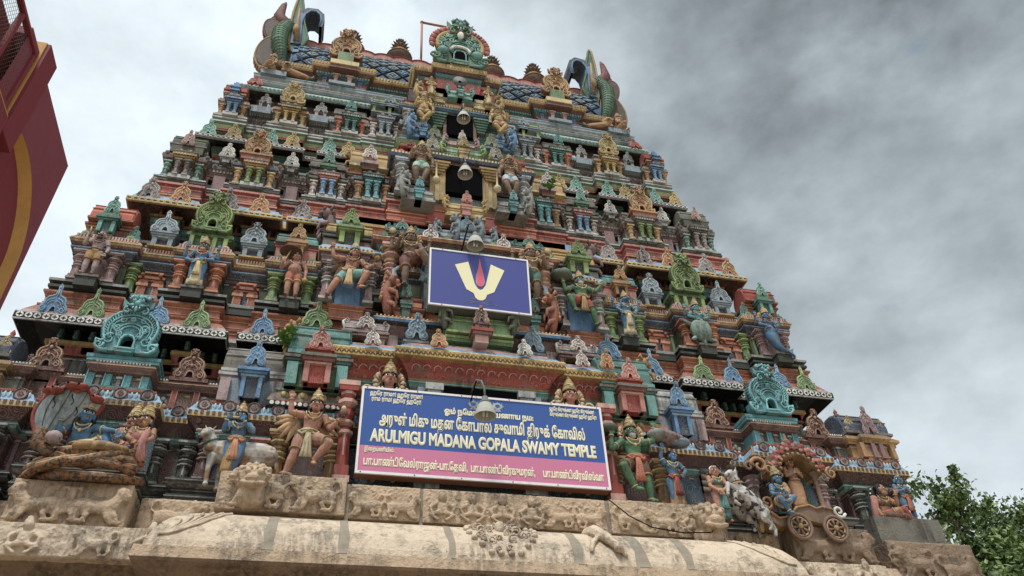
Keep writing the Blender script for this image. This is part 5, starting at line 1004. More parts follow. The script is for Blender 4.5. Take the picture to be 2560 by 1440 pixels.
# ---------------------------------------------------------------- stucco figures: one fused body each, with hair, crown, clothes and jewels as parts
BASE = dict(pel=(0,0,.51), wst=(0,-.01,.60), chest=(0,0,.71), neck=(0,0,.815), head=(0,-.015,.90),
  sA=(-.125,0,.785), eA=(-.18,-.01,.62), wA=(-.17,-.06,.48), hA=(-.06,0,.50), kA=(-.075,-.03,.28), aA=(-.075,0,.05), tA=(-.085,-.10,.018),
  sB=(.125,0,.785), eB=(.18,-.01,.62), wB=(.17,-.06,.48), hB=(.06,0,.50), kB=(.075,-.03,.28), aB=(.075,0,.05), tB=(.085,-.10,.018))
def figure(name, label, x, y, z, h, skin='skin', pose={}, rotz=0, group=None, cloth=None, shorts=None, skirt=None, sash=None, crown='gold', hair='hair', jewel='goldhi', turn=0, belly=1.0, head=1.15, tilt=0,
           curls=None, extra=(), feet=True, face=True, bald=False, beard=None, snout=None, tail=None, bust=False, fingers=(.0,.0), cat='statue', tilak='red'):
    J = {k: Vector(v) for k, v in BASE.items()}
    for k, v in pose.items(): J[k] = Vector(v)
    t = thing(name, label, cat, (x, y, z), rotz, group, h)
    b = MB(); k = skin
    H = J['head']; R = Euler((tilt, 0, radians(turn))).to_matrix(); hs_ = head
    hp = lambda a, b_, c: H + R @ (Vector((a, b_, c))*hs_)
    b.tube([J['pel']-Vector((0,0,.03)), J['pel'], J['wst'], J['chest']-Vector((0,0,.02)), J['chest']+Vector((0,0,.055)), J['neck']-Vector((0,0,.015))], [.07,.092,.082*belly,.1,.1,.05], k, n=12, round_=True, flat=.72)
    if belly > 1.05: b.ball(J['wst']+Vector((0,-.03,0)), (.095*belly,.08*belly,.09*belly), k, 10, 7)
    for e in (-1, 1): b.ball(J['chest']+Vector((e*.05,-.05,.02)), (.05,.03,.042), k)
    b.tube([J['neck']-Vector((0,0,.03)), J['neck'], H-Vector((0,0,.03))], [.045,.036,.036], k, n=8)
    b.ball(hp(0,.005,.015), (.056*hs_,.062*hs_,.068*hs_), k, 12, 9, R); b.ball(hp(0,-.018,-.035), (.042*hs_,.042*hs_,.042*hs_), k, 10, 7, R)
    b.tube([hp(0,-.055,.018), hp(0,-.075,-.012)], [.007*hs_,.014*hs_], k, n=6, round_=True); b.ball(hp(0,-.055,-.055), (.016*hs_,.014*hs_,.012*hs_), k); b.ball(hp(0,-.06,-.034), (.02*hs_,.01*hs_,.009*hs_), k)
    for e in (-1, 1): b.ball(hp(e*.058,.0,-.005), (.01*hs_,.018*hs_,.03*hs_), k, 8, 6, R)
    if snout: b.tube([hp(0,-.04,-.01), hp(0,-.085,-.03), hp(0,-.13,-.045)], [.04*hs_,.035*hs_,.024*hs_], k, n=8, round_=True)
    def arm(s, e, w, hand=None, f=1.0):
        b.tube([s, s+(e-s)*.5, e], [.047*f,.042*f,.033*f], k, n=8, round_=True); b.tube([e, e+(w-e)*.35, w], [.034*f,.034*f,.022*f], k, n=8, round_=True)
        d = (hand if hand is not None else (w-e)).normalized(); side = d.cross(Vector((0,1,0)))
        if side.length < .2: side = Vector((1,0,0))
        side.normalize(); up_ = side.cross(d)
        b.ball(w+d*.028, (.027,.02,.03), k)
        for i, ln in enumerate((.040,.050,.046,.036)):
            o = side*(.016*(i-1.5)); q0 = w+d*.045+o; q1 = q0+d*ln*.55+o*.25; q2 = q1+d*ln*.4-up_*.008*(1 if i % 2 else 1.3); b.tube([q0, q1, q2], [.0085,.0075,.006], k, n=5, round_=True)
        b.tube([w+d*.015-side*.02, w+d*.035-side*.042, w+d*.055-side*.046], [.010,.009,.007], k, n=5, round_=True)
    def leg(hh, kn, an, to):
        if bust: return
        b.tube([hh, hh+(kn-hh)*.4, kn], [.078,.072,.05], k, n=10, round_=True); b.tube([kn, kn+(an-kn)*.35, an], [.05,.052,.028], k, n=9, round_=True)
        if feet:
            b.ball(an+Vector((0,.012,-.012)), (.028,.03,.03), k); b.tube([an, an+(to-an)*.6, to], [.03,.028,.02], k, n=8, round_=True, flat=.8)
            for i in range(4): b.ball(to+Vector(((i-1.5)*.013,-.01,0)), .009, k, 5, 4)
    arm(J['sA'], J['eA'], J['wA'], pose.get('fA') and Vector(pose['fA'])); arm(J['sB'], J['eB'], J['wB'], pose.get('fB') and Vector(pose['fB']))
    for e in ('A', 'B'): b.ball(J['s'+e], (.052,.048,.05), k)
    if 'eC' in J:
        for e in 'CD': arm(J['s'+('A' if e == 'C' else 'B')]+Vector((0,.03,-.02)), J['e'+e], J['w'+e], pose.get('f'+e) and Vector(pose['f'+e]), .85)
    if feet is not None: leg(J['hA'], J['kA'], J['aA'], J['tA']); leg(J['hB'], J['kB'], J['aB'], J['tB'])
    if tail: b.tube(tail, [.05-.04*i/len(tail) for i in range(len(tail))], k, n=7, round_=True)
    vox = 1/150 if h > 1.25 else 1/115
    link('body', remesh(b, vox, 2, 'body', k), t)
    if face and not snout:
        for e in (-1, 1):
            q = MB(); q.ball(hp(e*.024,-.051,.012), (.018*hs_,.009*hs_,.0115*hs_), 'white', 8, 6, R); q.ball(hp(e*.024,-.058,.012), (.008*hs_,.0045*hs_,.009*hs_), 'dark', 6, 5, R)
            q.tube([hp(e*.008,-.060,.027), hp(e*.024,-.062,.034), hp(e*.042,-.05,.027)], .0035*hs_, 'dark', n=4); q.tube([hp(e*.009,-.056,.018), hp(e*.024,-.06,.021), hp(e*.04,-.05,.015)], .002*hs_, 'dark', n=4); q.build('eye', t)
        q = MB(); q.ball(hp(0,-.066,-.034), (.017*hs_,.007*hs_,.0065*hs_), 'redcloth', 7, 5, R); q.build('mouth', t)
        if tilak:
            q = MB(); q.tube([hp(0,-.064,.032), hp(0,-.06,.058)], .004*hs_, tilak, n=4); q.tube([hp(-.009,-.06,.06), hp(-.008,-.064,.04), hp(.008,-.064,.04), hp(.009,-.06,.06)], .0025*hs_, 'white', n=4); q.build('forehead_mark', t)
    if snout and face:
        for e in (-1, 1): q = MB(); q.ball(hp(e*.03,-.05,.02), (.014*hs_,.01*hs_,.012*hs_), 'white'); q.ball(hp(e*.032,-.06,.02), .007*hs_, 'dark'); q.build('eye', t)
    if hair and not bald:
        q = MB(); q.ball(hp(0,.02,.03), (.064*hs_,.062*hs_,.062*hs_), hair, 10, 7, R)
        for e in (-1, 1): q.tube([hp(e*.055,.02,.02), hp(e*.066,.02,-.06), hp(e*.075,.02,-.12)], [.02*hs_,.024*hs_,.014*hs_], hair, n=6, round_=True)
        q.build('hair', t)
    if beard: q = MB(); q.ball(hp(0,-.045,-.06), (.04*hs_,.03*hs_,.04*hs_), beard); q.tube([hp(-.035,-.055,-.025), hp(0,-.07,-.02), hp(.035,-.055,-.025)], .009*hs_, beard, n=5); q.build('beard', t)
    if curls:
        q = MB()
        for e in (-1, 1):
            for i in range(6): a = radians(70-i*34); q.ball(hp(e*(.085+.035*cos(a)),.02,-.02+.075*sin(a)), (.026*hs_,.02*hs_,.026*hs_), curls)
            for i in range(4): a = radians(80-i*45); q.tube([hp(e*.07,.01,-.02), hp(e*(.085+.05*cos(a)),.005,-.02+.095*sin(a))], .008*hs_, 'tan', n=4)
        q.build('side_curls', t)
    if crown:
        q = MB(); c1 = {'gold':'goldhi'}.get(crown, 'goldhi'); P = [(.066,0),(.07,.012),(.064,.02),(.066,.03),(.056,.045),(.06,.055),(.05,.068),(.052,.078),(.04,.095),(.042,.102),(.026,.118),(.028,.125),(.012,.14),(.016,.15),(.004,.162)]
        m_ = MB(); m_.lathe2([(r*hs_, zz*hs_*1.05, crown if i % 4 < 2 else c1) for i, (r, zz) in enumerate(P)], n=12); q.merge(m_, Matrix.Translation(hp(0,.008,.045)) @ R.to_4x4()); q.ball(hp(0,-.06,.075), (.018*hs_,.012*hs_,.024*hs_), c1); q.build('crown', t)
    if jewel:
        q = MB(); c = J['chest']; n_ = J['neck']
        for r, dz in ((.06,-.035),(.085,-.075)):
            q.tube([(c.x+r*cos(radians(a)), c.y-.045-.035*abs(sin(radians(a)))-.012, n_.z-.01+dz*abs(sin(radians(a)))*1.4) for a in range(180, 361, 20)], .009, jewel, n=5)
        q.ball((c.x, c.y-.095, n_.z-.12), (.018,.012,.024), jewel)
        def cuff(p, a, r): q.ring(p, r, .009, jewel, (p-a) if (p-a).length > .01 else (0,0,1), 10, 5)
        for e in ('A', 'B') + (('C', 'D') if 'eC' in J else ()):
            s = J['s'+e] if e in 'AB' else J['s'+('A' if e == 'C' else 'B')]; cuff(s+(J['e'+e]-s)*.6, s, .042); cuff(J['w'+e]-(J['w'+e]-J['e'+e])*.08, J['e'+e], .027)
        if feet and not bust:
            for e in 'AB': cuff(J['a'+e]+(J['k'+e]-J['a'+e])*.08, J['k'+e], .034)
        q.ring(J['wst']-Vector((0,0,.045)), .098, .014, jewel, (0,0,1), 16, 5); q.build('jewellery', t)
    if shorts and not bust:
        q = MB(); q.tube([J['pel']+Vector((0,0,.05)), J['pel'], J['pel']-Vector((0,0,.04))], [.10,.105,.085], shorts, n=12, round_=True, flat=.8)
        for e in 'AB': q.tube([J['h'+e], J['h'+e]+(J['k'+e]-J['h'+e])*.4, J['h'+e]+(J['k'+e]-J['h'+e])*.72], [.088,.084,.068], shorts, n=10, round_=True)
        link('loincloth', remesh(q, 1/95, 2, 'loincloth', shorts), t)
        q = MB()
        for e in 'AB': p = J['h'+e]+(J['k'+e]-J['h'+e])*.76; q.ring(p, .068, .012, cloth or jewel or 'goldhi', J['k'+e]-J['h'+e], 12, 5)
        q.build('hem', t)
    if skirt:
        q = MB(); A = (J['aA']+J['aB'])/2; n = 28; rows = 8; vs = []; top = J['pel']+Vector((0,0,.06)); wb = abs(J['aA'].x-J['aB'].x)/2+.055
        for r in range(rows+1):
            u = r/rows; c = top.lerp(Vector((A.x, A.y, A.z+.01)), u); rx = .1+(wb-.1)*u**1.2; ry = .08+.01*u
            for i in range(n): a = 2*pi*i/n; w = 1+.10*u*cos(a*7+r*.25); vs.append((c.x+rx*w*cos(a), c.y+ry*w*sin(a)-.01, c.z))
        q.add(vs, [(r*n+i, r*n+(i+1) % n, (r+1)*n+(i+1) % n, (r+1)*n+i) for r in range(rows) for i in range(n)] + [tuple(range(n)), tuple(rows*n+i for i in range(n))], skirt, True); q.build('skirt', t)
    if sash:
        q = MB(); p = J['pel']; base = p+Vector((0,-.095,.05)); q.ring(p+Vector((0,0,.055)), .102, .02, sash, (0,0,1), 16, 6); q.ball(base, (.035,.025,.03), sash)
        for e, w in ((-.022,.02),(.0,.026),(.022,.02)): q.tube([base+Vector((e*.4,0,0)), base+Vector((e,-.02,-.12)), base+Vector((e*1.6,-.005,-.25)), base+Vector((e*2.2,-.02,-.33))], [w*.8,w,w*1.1,w*1.2], sash, n=6, flat=.5)
        for e in (-1, 1): q.tube([base, base+Vector((e*.07,.005,-.05)), base+Vector((e*.11,.03,.0))], [.016,.024,.014], sash, n=5)
        q.build('sash', t)
    for nm, mbx in extra: mbx.build(nm, t)
    return t
def M_(f):
    m = MB(); f(m); return m
def mace(x, y, z0, z1, k='gold', r=.055):
    m = MB(); m.lathe([(.02,0),(r*.7,.02),(r,.05),(r,.09),(r*.7,.13),(.03,.15),(.018,.17),(.016,z1-z0),(.03,z1-z0+.01),(.01,z1-z0+.03)], k, (x, y, z0), 10); return m
def wings(k='tan', hi='greyhi'):
    m = MB()
    for s in (-1, 1):
        for i in range(6): a = radians(20-i*22); m.tube([(s*.1,.05,.72), (s*(.1+.13*cos(a)),.06,.72+.13*sin(a)+.02), (s*(.12+.24*cos(a)),.05,.72+.25*sin(a)-.04)], [.03,.042,.012], k if i % 2 else hi, n=6, flat=.5)
    return m
# ---- first storey, left to right
GF = 'painted figures along the storeys of the tower'
figure('statue', 'winged orange figure lifting one arm, between the blue flute player and the name board', -3.45, 13.72, 8.1, 1.72, 'skinpink', dict(pel=(.02,0,.5), chest=(.05,-.01,.7), wst=(.035,-.01,.6), neck=(.06,-.01,.81), head=(.07,-.03,.895), sA=(-.08,0,.785), eA=(-.2,-.03,.79), wA=(-.215,-.06,.95), sB=(.17,0,.77), eB=(.24,-.02,.62), wB=(.33,-.07,.72), fB=(.6,-.2,.3),
  hA=(-.05,0,.48), kA=(-.1,-.06,.27), aA=(-.17,-.01,.05), tA=(-.2,-.1,.02), hB=(.08,-.02,.48), kB=(.25,-.12,.40), aB=(.10,-.06,.19), tB=(.12,-.15,.13)), shorts='skinpink', cloth='gold', sash='cream', crown='tan', jewel='gold', extra=[('wings', wings('tan', 'tanhi')), ('lotus_bud', M_(lambda m: (m.ball((.37,-.1,.79), (.05,.05,.06), 'brown'), m.ball((.37,-.1,.85), (.03,.03,.04), 'goldhi'))))])
flute = M_(lambda m: m.tube([(-.2,-.16,.80), (.06,-.125,.83)], .014, 'goldhi', n=6))
figure('statue', 'blue flute player in an ochre dhoti standing before a spotted cow', -4.68, 13.7, 8.0, 1.42, 'skblue', dict(eA=(-.17,-.08,.66), wA=(-.15,-.16,.78), fA=(.3,-.2,.5), eB=(.19,-.08,.66), wB=(.06,-.15,.77), fB=(-.4,-.1,.4), kB=(.06,-.06,.28), aB=(-.03,-.05,.05), tB=(-.05,-.12,.02)), skirt='ochre', sash='orangehi', crown='tan', hair='hair', jewel='goldhi', extra=[('flute', flute)], turn=-8)
for s in (-1, 1):
    figure('statue', ['gold-crowned door guardian whose head shows above the left half of the name board', 'gold-crowned door guardian whose head shows above the right half of the name board'][s > 0], s*1.95, 13.84, 8.22, 2.5, 'skinpink', dict(head=(0,-.02,.905)), sash='cream', crown='gold', curls='cream', shorts='redcloth', head=.95)
hill = MB(); hill.ball((0,0,0), (.14,.12,.09), 'stonegrey', 10, 7)
figure('statue', 'bearded green monkey-faced figure with one arm raised, beside the long name board', 3.18, 13.7, 8.05, 1.78, 'skgreen', dict(sA=(-.13,0,.77), eA=(-.27,-.02,.66), wA=(-.27,-.05,.83), fA=(.1,0,1), sB=(.14,0,.78), eB=(.26,-.02,.80), wB=(.29,-.05,.97), fB=(-.2,0,1), hA=(-.06,0,.48), kA=(-.2,-.12,.40), aA=(-.07,-.07,.16), tA=(-.02,-.14,.12), hB=(.08,0,.48), kB=(.10,-.05,.27), aB=(.13,0,.05), tB=(.16,-.08,.02)),
  shorts='wood', cloth='ochre', sash='orange', crown='tan', jewel='tanhi', curls='cream', beard='greyhi', extra=[('boulder', M_(lambda m: m.ball((-.27,0,.93), (.12,.1,.07), 'dolive', 9, 6)))], turn=-6, tilak=None)
rockm = MB()
figure('statue', 'flaking blue figure holding up a grey hill-shaped rock beside the green monkey-faced figure', 4.02, 13.75, 7.95, 1.36, 'skblue', dict(sA=(-.12,0,.79), eA=(-.17,-.02,.88), wA=(-.13,-.04,1.03), fA=(.1,0,1), eB=(.2,-.03,.66), wB=(.12,-.1,.56), head=(.03,-.02,.9)), skirt='tan', sash='redcloth', crown=None, curls=None, turn=25, extra=[('held_hill', M_(lambda m: (m.ball((.02,0,1.22), (.34,.2,.1), 'mauvehi', 14, 9, Euler((0,.25,0)).to_matrix()), m.ball((-.18,-.05,1.25), (.16,.14,.1), 'grey', 10, 7), m.ball((.2,-.06,1.14), (.16,.12,.08), 'bgrey', 10, 7))))])
figure('statue', 'woman statue in a green sari with garlanded black hair, beside the rearing horses', 4.62, 13.15, 7.5, 1.2, 'skinpink', dict(pel=(.03,0,.5), eA=(-.15,-.05,.62), wA=(-.04,-.12,.5), eB=(.16,-.05,.62), wB=(.02,-.13,.52)), skirt='tealband', sash='turq', crown=None, hair='hair', head=1.35, turn=-12, extra=[('bodice', M_(lambda m: m.ball((0,-.02,.70), (.105,.085,.075), 'dteal', 12, 8))), ('hair_garland', M_(lambda m: m.tube([(.075*cos(radians(a)),-.01,.93+.08*sin(radians(a))) for a in range(0,181,20)], .014, 'white', n=5)))])
figure('statue', 'seated woman statue in a brown sari on the bare corner block, one hand raised', 9.12, 14.05, 7.78, 1.5, 'skin', dict(pel=(.02,0,.34), wst=(.02,-.01,.43), chest=(.02,0,.55), neck=(.03,0,.655), head=(.05,-.02,.745), sA=(-.11,0,.62), eA=(-.14,-.03,.46), wA=(-.13,-.09,.30), fA=(0,-.3,-1), sB=(.14,0,.62), eB=(.22,-.06,.52), wB=(.20,-.12,.66), fB=(.3,-.1,1), hA=(-.03,0,.33), kA=(.12,-.16,.38), aA=(.22,-.1,.28), tA=(.28,-.12,.26), hB=(.08,0,.33), kB=(.24,-.05,.44), aB=(.32,-.08,.28), tB=(.38,-.1,.26)),
  shorts='redcloth', crown=None, hair='hair', jewel='gold', turn=42, head=1.25, extra=[('sari', M_(lambda m: (m.ball((.02,-.01,.545), (.115,.09,.09), 'brown', 12, 8), m.tube([(-.12,-.03,.6),(-.15,-.02,.45),(-.17,0,.28)], [.05,.055,.06], 'pink', n=8, round_=True), m.tube([(0,-.1,.32),(.2,-.14,.29),(.4,-.1,.27)], [.07,.065,.04], 'brown', n=8, round_=True), m.tube([(.1,-.08,.36),(.26,-.1,.42),(.34,-.1,.28)], [.07,.07,.05], 'redcloth', n=8, round_=True)))), ('hair_bun', M_(lambda m: (m.ball((-.05,.05,.70), (.05,.05,.09), 'hair'), [m.ball((-.05+.055*cos(i),.03,.70+.09*sin(i)), .016, 'white', 5, 4) for i in range(7)])))], tilak=None)
figure('statue', 'small blue boy statue with joined hands beside the seated woman in brown', 9.82, 14.1, 8.18, 1.14, 'skblue', dict(eA=(-.16,-.06,.64), wA=(-.04,-.13,.66), fA=(.4,-.2,.8), eB=(.16,-.06,.64), wB=(.06,-.13,.64), fB=(-.4,-.2,.8), aA=(-.06,0,.05), aB=(.09,0,.05)), shorts='skblue', sash='orange', crown=None, hair='hair', jewel='tanhi', head=1.5, turn=-15)
# ---- second storey
figure('statue', 'pale bearded figure in short patterned trunks on a second storey corner', -8.78, 15.3, 13.44, 1.36, 'mauvehi', dict(eA=(-.2,-.06,.66), wA=(-.14,-.14,.80), fA=(0,-.1,1)), shorts='ochre', crown=None, hair='dkskin', beard='dmaroon', jewel='brown', sash=None, head=1.25, tilak=None, extra=[('axe', M_(lambda m: (m.tube([(-.14,-.18,.78),(-.15,-.18,.95)], .012, 'cream', n=5))))])
figure('statue', 'lion-maned blue figure in a long cream robe below the bright green arch', -6.5, 15.3, 13.42, 1.42, 'skblue', dict(eA=(-.22,.0,.62), wA=(-.1,-.1,.52), eB=(.2,-.04,.62), wB=(.08,-.12,.56), eC=(-.27,0,.70), wC=(-.25,-.05,.88), fC=(0,0,1), eD=(.27,0,.70), wD=(.25,-.05,.88), fD=(0,0,1)), skirt='cream', sash='goldhi', crown='tan', hair='gold', jewel='orangehi', beard='tan', head=1.35, tilak=None)
umb = MB(); umb.lathe([(.0,.1),(.1,.08),(.19,.0),(.2,-.02),(.17,-.02),(.02,.04)], 'brown', (-.12,0,1.05), 14); umb.tube([(-.2,-.14,.66),(-.12,-.02,1.06)], .013, 'goldhi', n=5)
figure('statue', 'bald pink figure in an orange loincloth carrying a parasol over the shoulder, second storey', -4.3, 15.2, 13.4, 1.40, 'skinpink', dict(eA=(-.23,-.03,.62), wA=(-.21,-.12,.72), fA=(0,0,1), eB=(.19,0,.62), wB=(.19,-.04,.45)), shorts='orange', crown=None, bald=True, belly=1.25, jewel=None, extra=[('parasol', umb), ('sacred_thread', M_(lambda m: m.tube([(-.1,-.085,.77),(-.03,-.115,.68),(.06,-.12,.59),(.1,-.08,.52)], .009, 'cream', n=5))), ('water_pot', M_(lambda m: m.lathe([(.02,0),(.05,.02),(.055,.05),(.02,.08),(.03,.1)], 'gold', (.2,-.06,.32), 10)))])
figure('statue', 'orange winged figure in turquoise breeches with one knee lifted, near the emblem board', -3.0, 14.98, 13.32, 1.68, 'skinpink', dict(pel=(.0,0,.5), chest=(.03,-.01,.7), neck=(.04,-.01,.81), head=(.05,-.03,.9), sA=(-.1,0,.785), eA=(-.25,-.03,.77), wA=(-.29,-.06,.96), fA=(0,-.1,1), sB=(.16,0,.77), eB=(.25,-.03,.62), wB=(.36,-.08,.69), fB=(1,-.1,.15), hA=(-.06,0,.48), kA=(-.17,-.07,.29), aA=(-.28,-.01,.06), tA=(-.27,-.12,.02), hB=(.07,-.02,.48), kB=(.25,-.13,.45), aB=(.15,-.07,.24), tB=(.22,-.15,.19)),
  shorts='turq', cloth='cream', sash='tanhi', crown='turqhi', jewel='ochre', turn=14, extra=[('wings', wings('brown', 'tan')), ('held_pot', M_(lambda m: (m.ball((.38,-.1,.79), (.05,.05,.05), 'ochre'), m.lathe([(.05,0),(.06,.03),(.02,.06)], 'dkskin', (.38,-.1,.82), 8))))])
figure('statue', 'green monkey-faced figure carrying a hill on one palm, near the emblem board', 2.98, 14.98, 13.36, 1.66, 'skgreen', dict(sA=(-.13,0,.77), eA=(-.26,-.02,.68), wA=(-.3,-.06,.83), fA=(-.2,0,1), sB=(.15,0,.77), eB=(.25,-.02,.72), wB=(.36,-.05,.86), fB=(.4,0,.8), hA=(-.05,0,.48), kA=(-.24,-.12,.47), aA=(-.15,-.08,.24), tA=(-.12,-.16,.19), hB=(.07,0,.48), kB=(.14,-.06,.28), aB=(.2,0,.06), tB=(.22,-.11,.03)), shorts='redcloth', cloth='skgreen', sash='ochre', crown='tan', jewel='tanhi', curls=None, beard='greyhi', tilak=None,
  tail=[(.1,.06,.5),(.28,.08,.42),(.36,.08,.5),(.3,.06,.6)], extra=[('held_hill', M_(lambda m: (m.ball((-.3,-.02,.97), (.19,.13,.11), 'dolive', 10, 7), m.ball((-.25,-.05,1.02), (.1,.08,.08), 'tealband'))))])
figure('statue', 'blue boar-headed figure in a striped cream dhoti on the second storey', 4.3, 15.2, 13.34, 1.36, 'skblue', dict(eA=(-.2,-.04,.66), wA=(-.14,-.1,.56), eB=(.2,-.04,.66), wB=(.14,-.1,.56), eC=(-.26,0,.72), wC=(-.28,-.05,.86), fC=(0,0,1), eD=(.26,0,.72), wD=(.28,-.05,.86), fD=(0,0,1)), skirt='cream', sash='goldhi', crown='tan', hair='skblue', snout=True, jewel='goldhi', head=1.3)
shell = M_(lambda m: (m.ball((0,-.02,.36), (.22,.15,.27), 'shellgreen', 16, 11), m.tube([(0,-.04,.1),(0,-.06,.04),(.01,-.05,-.02)], [.05,.035,.015], 'shellgreen', n=7, round_=True), m.tube([(-.2,0,.5),(-.3,-.02,.54)], [.05,.035], 'shellgreen', n=7, round_=True), m.tube([(-.16,-.02,.16),(-.24,-.06,.1)], [.05,.03], 'shellgreen', n=7, round_=True), m.tube([(.16,-.02,.16),(.24,-.06,.1)], [.05,.03], 'shellgreen', n=7, round_=True)))
P4 = dict(eA=(-.2,-.04,.66), wA=(-.1,-.1,.6), eB=(.2,-.04,.66), wB=(.1,-.1,.6), eC=(-.26,0,.72), wC=(-.26,-.05,.88), fC=(0,0,1), eD=(.26,0,.72), wD=(.26,-.05,.88), fD=(0,0,1))
figure('statue', 'four-armed figure rising out of a pale green tortoise', 6.42, 15.28, 13.4, 1.4, 'teal', dict(P4, pel=(0,0,.56)), feet=None, crown='tan', curls=None, jewel='tanhi', head=1.25, extra=[('tortoise_body', shell)])
fish = M_(lambda m: (m.tube([(0,0,.56),(0,-.02,.45),(0,-.04,.3),(.04,-.05,.16),(.12,-.07,.06),(.22,-.06,.03)], [.11,.125,.11,.08,.05,.03], 'skblue', n=12, round_=True), m.prism([(.2,.03),(.34,.1),(.3,.0),(.34,-.08)], -.1, -.04, 'blue'), [m.ring((0+.006*i,-.03,.5-.05*i), .125-.006*i, .006, 'bgrey', (0,0,1), 14, 4) for i in range(5)]))
figure('statue', 'four-armed blue figure with a fish tail on a second storey corner', 8.55, 15.25, 13.4, 1.4, 'skblue', dict(P4, pel=(0,0,.56)), feet=None, crown='tan', curls='tanhi', jewel='tan', head=1.25, extra=[('fish_tail', fish)])
for s, lb in ((-1, 'grey-brown four-armed door guardian in dark red breeches with one leg raised'), (1, 'four-armed door guardian half hidden behind the edge of the emblem board')):
    X = lambda d: {k: (s*-1*v[0], v[1], v[2]) if len(v) == 3 else v for k, v in d.items()}
    p = dict(sA=(-.12,0,.79), eA=(-.2,-.06,.70), wA=(-.14,-.15,.80), fA=(0,-.2,1), sB=(.12,0,.79), eB=(.2,-.03,.64), wB=(.24,-.1,.5), eC=(-.26,.02,.70), wC=(-.25,-.02,.88), fC=(0,0,1), eD=(.26,.02,.72), wD=(.27,-.02,.90), fD=(0,0,1), hA=(-.06,0,.5), kA=(-.05,-.05,.28), aA=(-.05,0,.05), tA=(-.06,-.1,.02), hB=(.06,-.02,.5), kB=(.14,-.16,.55), aB=(.26,-.1,.33), tB=(.3,-.17,.29))
    figure('statue', lb, s*1.58, 14.72, 13.72, 1.82, 'dkskin', p if s < 0 else {('%s%s' % (k[0], {'A':'B','B':'A','C':'D','D':'C'}[k[1]]) if len(k) == 2 and k[1] in 'ABCD' else k): (-v[0], v[1], v[2]) for k, v in p.items()}, shorts='dred' if s < 0 else 'dteal', cloth='tan', crown='tan', curls='tan', jewel='tanhi', head=1.2,
        extra=[('mace', mace(s*-.27,-.1,.05,.5,'tealband' if s < 0 else 'tan',.07)), ('sash_ends', M_(lambda m: [m.tube([(e*.1,.03,.42),(e*.2,.02,.3),(e*.18,.0,.18),(e*.24,0,.16)], [.02,.035,.05,.02], 'bgrey', n=6, flat=.5) for e in (-1, 1)])), ('held_disc', M_(lambda m: m.ball((s*.26*(1),-.05,.97), (.055,.03,.055), 'tanhi')))])
# ---- third and fourth gates
for s in (-1, 1):
    p = dict(head=(0,-.02,.9), eA=(-.2,-.03,.64), wA=(-.18,-.08,.72) if s < 0 else (-.2,-.06,.5), eB=(.2,-.03,.64), wB=(.2,-.06,.5) if s < 0 else (.18,-.08,.74), kA=(-.09,-.08,.29), aA=(.0,-.05,.05) if s > 0 else (-.06,0,.05), tA=(.02,-.12,.02) if s > 0 else (-.07,-.1,.02), kB=(.1,-.08,.29), aB=(.02,-.06,.06) if s < 0 else (.07,0,.05), tB=(0,-.13,.03) if s < 0 else (.08,-.1,.02))
    figure('statue', ['tan guardian in pale green breeches with a mace beside the dark third doorway', 'tan guardian in whitish breeches with a mace beside the dark third doorway'][s > 0], s*1.33, 15.35, 18.05, 1.68, 'dkskin', p, shorts='turqhi' if s < 0 else 'bgreyhi', cloth='tan', crown='tanhi', curls='tan', jewel='tan', head=1.25, extra=[('mace', mace(s*-.26,-.1,.02,.5,'cream',.07))])
    figure('statue', ['golden guardian seated with crossed legs, left of the top doorway', 'golden guardian seated with crossed legs, right of the top doorway'][s > 0], s*1.25, 15.98, 21.45, 1.5, 'gold', dict(p, kA=(-.1,-.12,.3), kB=(.12,-.14,.3), aA=(.06,-.1,.12), aB=(-.04,-.12,.06), tA=(.1,-.16,.1), tB=(-.08,-.18,.04)), shorts='tan', cloth='gold', crown='tan', curls='goldhi', jewel='goldhi', head=1.3, hair='ochre', belly=1.1)
    figure('statue', ['small yellow busted figure riding the bull seat left of the topmost arch', 'small yellow busted figure riding the bull seat right of the topmost arch'][s > 0], s*1.0, 16.25, 23.45, .95, 'gold', dict(eA=(-.18,-.03,.66), wA=(-.1,-.1,.56), eB=(.18,-.03,.66), wB=(.1,-.1,.56)), skirt='goldhi', crown='tan', jewel='goldhi', head=1.3, hair='brown')
    st = figure('statue', ['seated attendant with folded hands at the left end of the roof ledge', 'seated attendant with folded hands at the right end of the roof ledge'][s > 0], s*6.42, 17.5, 24.45, 1.55, 'skin', dict(pel=(0,0,.34), wst=(0,-.01,.43), chest=(0,0,.55), neck=(0,0,.655), head=(0,-.02,.745), sA=(-.12,0,.62), sB=(.12,0,.62), eA=(-.17,-.04,.47), eB=(.17,-.04,.47), wA=(-.04,-.14,.52), wB=(.04,-.14,.52), fA=(.2,-.2,1), fB=(-.2,-.2,1), hA=(-.06,0,.33), hB=(.06,0,.33), kA=(-.14,-.2,.4), kB=(.16,-.18,.38), aA=(-.12,-.16,.31), aB=(.05,-.2,.31), tA=(-.06,-.2,.3), tB=(.0,-.24,.3)), shorts='tan', crown='tan', hair='wood', belly=1.2, head=1.35, rotz=radians(s*50), tilak=None)
